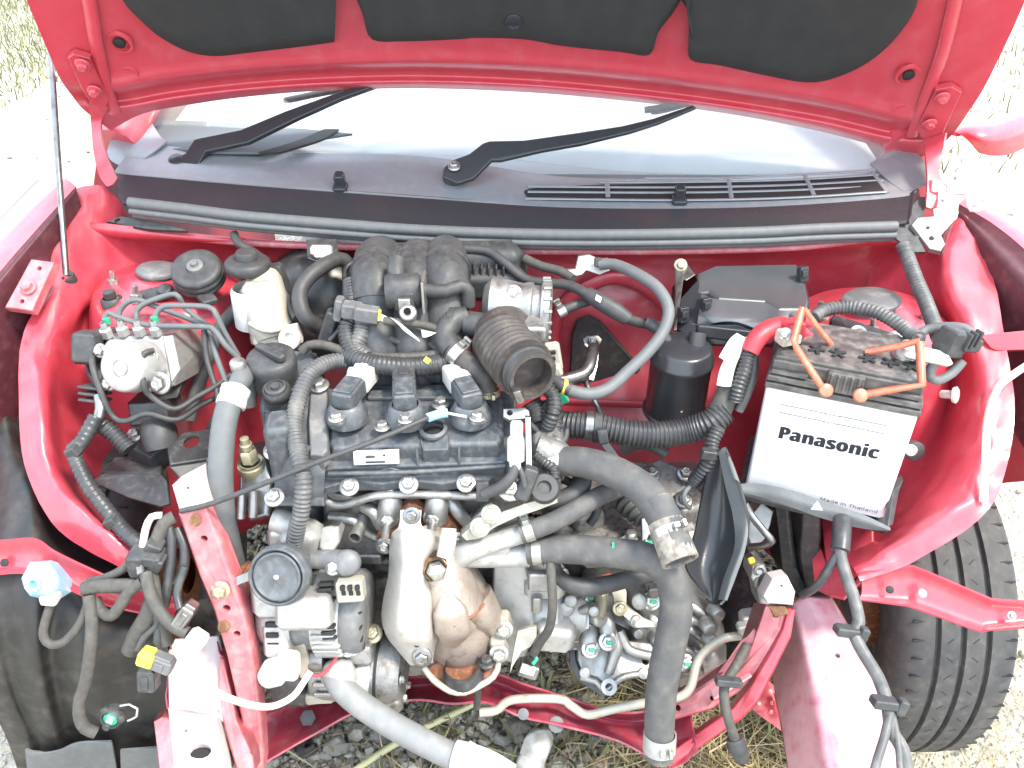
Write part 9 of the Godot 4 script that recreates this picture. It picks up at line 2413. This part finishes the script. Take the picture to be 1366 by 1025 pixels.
	# right rail loom
	t = loom("taped black loom forking below the battery and following the right rail", [v(.428,.6119,-.7563),v(.4167,.5978,-.7234),v(.4192,.5813,-.7007),v(.4218,.5692,-.669),v(.4229,.5539,-.6472),v(.4131,.5505,-.633),v(.4177,.5414,-.6152),v(.428,.5308,-.5845),v(.429,.5228,-.5554),v(.4293,.5068,-.5331),v(.4362,.4984,-.5157),v(.4345,.4896,-.4862)], 0.0075, M.loom_grey, {"node": 1, "step": 0.008, "part": "trunk"})
	st = mb()
	tube(st, [v(.4322,.6098,-.767),v(.4228,.6067,-.7411),v(.4167,.5978,-.7234)], 0.012, 12)
	part("sleeve", st, M.loom, t)
	st = mb()
	tube(st, [v(.4158,.5978,-.7234),v(.4025,.5795,-.7114),v(.393,.5543,-.707),v(.3793,.5268,-.713)], 0.0055, 10)
	part("branch", st, M.loom, t)
	st = mb()
	tube(st, [v(.43,.5201,-.5477),v(.4161,.5089,-.5226),v(.4048,.5008,-.5053),v(.3936,.4896,-.4862)], 0.005, 8)
	tube(st, [v(.4317,.5201,-.5477),v(.4312,.5054,-.5203),v(.4247,.4896,-.4862)], 0.004, 8)
	part("fork", st, M.loom_grey, t)
	for p in [v(.404,.5528,-.6345), v(.4232,.5287,-.5533)]:
		st = mb()
		rbox(st, p, v(0.03, 0.012, 0.018), rot(-20, 0, -8), 0.003)
		rbox(st, p + v(0.018, -0.002, 0.004), v(0.012, 0.02, 0.014), rot(-20, 0, -20), 0.003)
		part("clip", st, M.plastic, t)
	loom("white tube standing for the washed out bright edge of the right inner wing", [v(.7163,.7837,-.9037),v(.6863,.7687,-.8939),v(.6551,.7598,-.8763),v(.6341,.7529,-.8598),v(.6163,.7258,-.8303),v(.6073,.6833,-.7908),v(.5985,.6497,-.7571)], 0.005, M.white_plastic, {})  # no real lead: bright glare along the wing edge drawn as a tube
	# sensor lead on the right post
	t = loom("dark taped lead tied to the right post, ending in a black plug over the straw", [v(.3127,.4553,-.6904),v(.295,.4529,-.665),v(.2805,.445,-.648),v(.2733,.4371,-.6369),v(.2739,.4213,-.6207),v(.2806,.4012,-.6076),v(.2902,.3758,-.603)], 0.0065, M.tape, {"node": 1, "step": 0.008, "part": "lead"})
	st = mb()
	rbox(st, v(.2764,.4539,-.6358), v(0.034, 0.010, 0.014), rot(-20, 0, -6), 0.002)
	part("tie", st, M.plastic, t)
	st = mb()
	tube(st, [v(.2882,.3799,-.6057), v(.2912,.3717,-.6004), v(.3009,.3485,-.5972)], [0.011, 0.013, 0.010], 14, {"hollow": 1})
	part("plug", st, M.plastic, t)
	loom("grey lead hanging in front of the starter", [v(.0485,.589,-.7177),v(.0502,.5657,-.6965),v(.0514,.538,-.6845),v(.0485,.4995,-.6834),v(.0386,.4693,-.6876),v(.0292,.4386,-.6915)], 0.006, M.tape, {})
	t = thing("wire_connector", "open silvery connector dangling over the gravel below the gearbox", "connector", v(.0236,.4065,-.6945), "wire connectors")
	st = mb()
	rbox(st, v(.0226,.4047,-.6934), v(0.03, 0.022, 0.024), rot(-20, 0, -18), 0.004)
	part("shell", st, M.steel, t)
	st = mb()
	tube(st, [v(.0294,.4344,-.6948),v(.0333,.4318,-.6871),v(.0282,.4268,-.6838)], 0.003, 6)
	part("green_wire", st, M.green, t)
	st = mb()
	rbox(st, v(.0213,.4149,-.6833), v(0.02, 0.012, 0.006), rot(-20, 0, -18), 0.001)
	part("face", st, M.white_plastic, t)
	t = thing("wire_connector", "pale transparent connector beside the right post", "connector", v(.3265,.4422,-.7416), "wire connectors")
	st = mb()
	rbox(st, v(.3318,.444,-.7427), v(0.026, 0.03, 0.026), rot(-10, 0, 10), 0.005)
	rbox(st, v(.3205,.4432,-.7303), v(0.018, 0.018, 0.018), rot(-10, 0, 20), 0.004)
	part("shell", st, M.alu_pale, t)

# ---------------------------------------------------------------- odds and ends
func small_things() -> void:
	var st = mb()
	tube(st, [v(-.2751,.02,-.7745), v(-.1904,.03,-.8311), v(-.1126,.04,-.8688), v(-.0453,.05,-.8972)], [0.006, 0.0065, 0.006, 0.004], 8)
	lone("dry_stalk", st, mat(Color(0.58, 0.56, 0.30), 0.6, 0.0, {"dust": Color(0.66, 0.60, 0.42), "seed": 70}), "long pale dry plant stalk lying on the gravel below the exhaust", "stalk")
	st = mb()
	rbox(st, v(.0414,.05,-.7972), v(0.05, 0.08, 0.05), rot(0, 20, -14), 0.018)
	rbox(st, v(.0323,.03,-.782), v(0.05, 0.05, 0.05), rot(0, 40, 6), 0.016)
	rbox(st, v(.0559,.06,-.8118), v(0.03, 0.03, 0.03), rot(0, 10, 20), 0.01)
	lone("white_scrap", st, M.white_plastic, "lump of white plastic scrap on the gravel below the crossmember", "scrap")
	var spots = [v(-.5488,0,-.8286), v(-.4708,0,-.8143), v(-.3856,0,-.8504), v(-.2987,0,-.8214), v(.0096,0,-.8579), v(.0229,0,-.8286), v(-.045,0,-.8504), v(-.0201,0,-.8257), v(-.3427,0,-.8072), v(-.0732,0,-.8729)]
	spots = [v(-.3639,.012,-.821),v(-.3143,.012,-.8267),v(.0095,.012,-.8575),v(-.0149,.012,-.8427),v(.0228,.012,-.8325),v(.0013,.012,-.8153),v(-.164,.012,-.821),v(-.2323,.012,-.853)]
	var names = ["dark grey stone under the left end of the crossmember", "pale speckled stone beside the dark one below the crossmember", "round tan stone below the pale bent pipe", "small buff stone beside the round tan one", "flat pale stone touching the white scrap", "long grey stone in front of the white scrap", "brown stone under the dusty air conditioning hose", "grey stone beside the end of the pale stalk"]
	for k in spots.size():
		st = mb()
		var rows = []
		for a in 7:
			var row = []
			for b in 11:
				var th = PI * a / 6.0
				var ph = TAU * b / 10.0
				var e = v(sin(th) * cos(ph), cos(th), sin(th) * sin(ph))
				row.append(spots[k] + e * v(1.2, 0.7, 0.95) * (0.017 + 0.006 * ((k * 7) % 5) / 5.0) * (1.0 + 0.22 * sin(e.x * 4.0 + k) * cos(e.z * 3.0 + k * 2.0)))
			row[10] = row[0]
			rows.append(row)
		sheet(st, rows, 0.0, Vector3.UP)
		var c = [0.10, 0.34, 0.36, 0.36, 0.42, 0.3, 0.24, 0.28][k]
		lone("stone", st, mat(Color(c, c * 0.94, c * 0.82), 0.9, 0.0, {"dust": Color(c * 1.3, c * 1.25, c * 1.15), "seed": 80 + k, "freq": 0.05, "scale": 12.0, "bump": 0.2}), names[k], "stone", "stones below the crossmember")
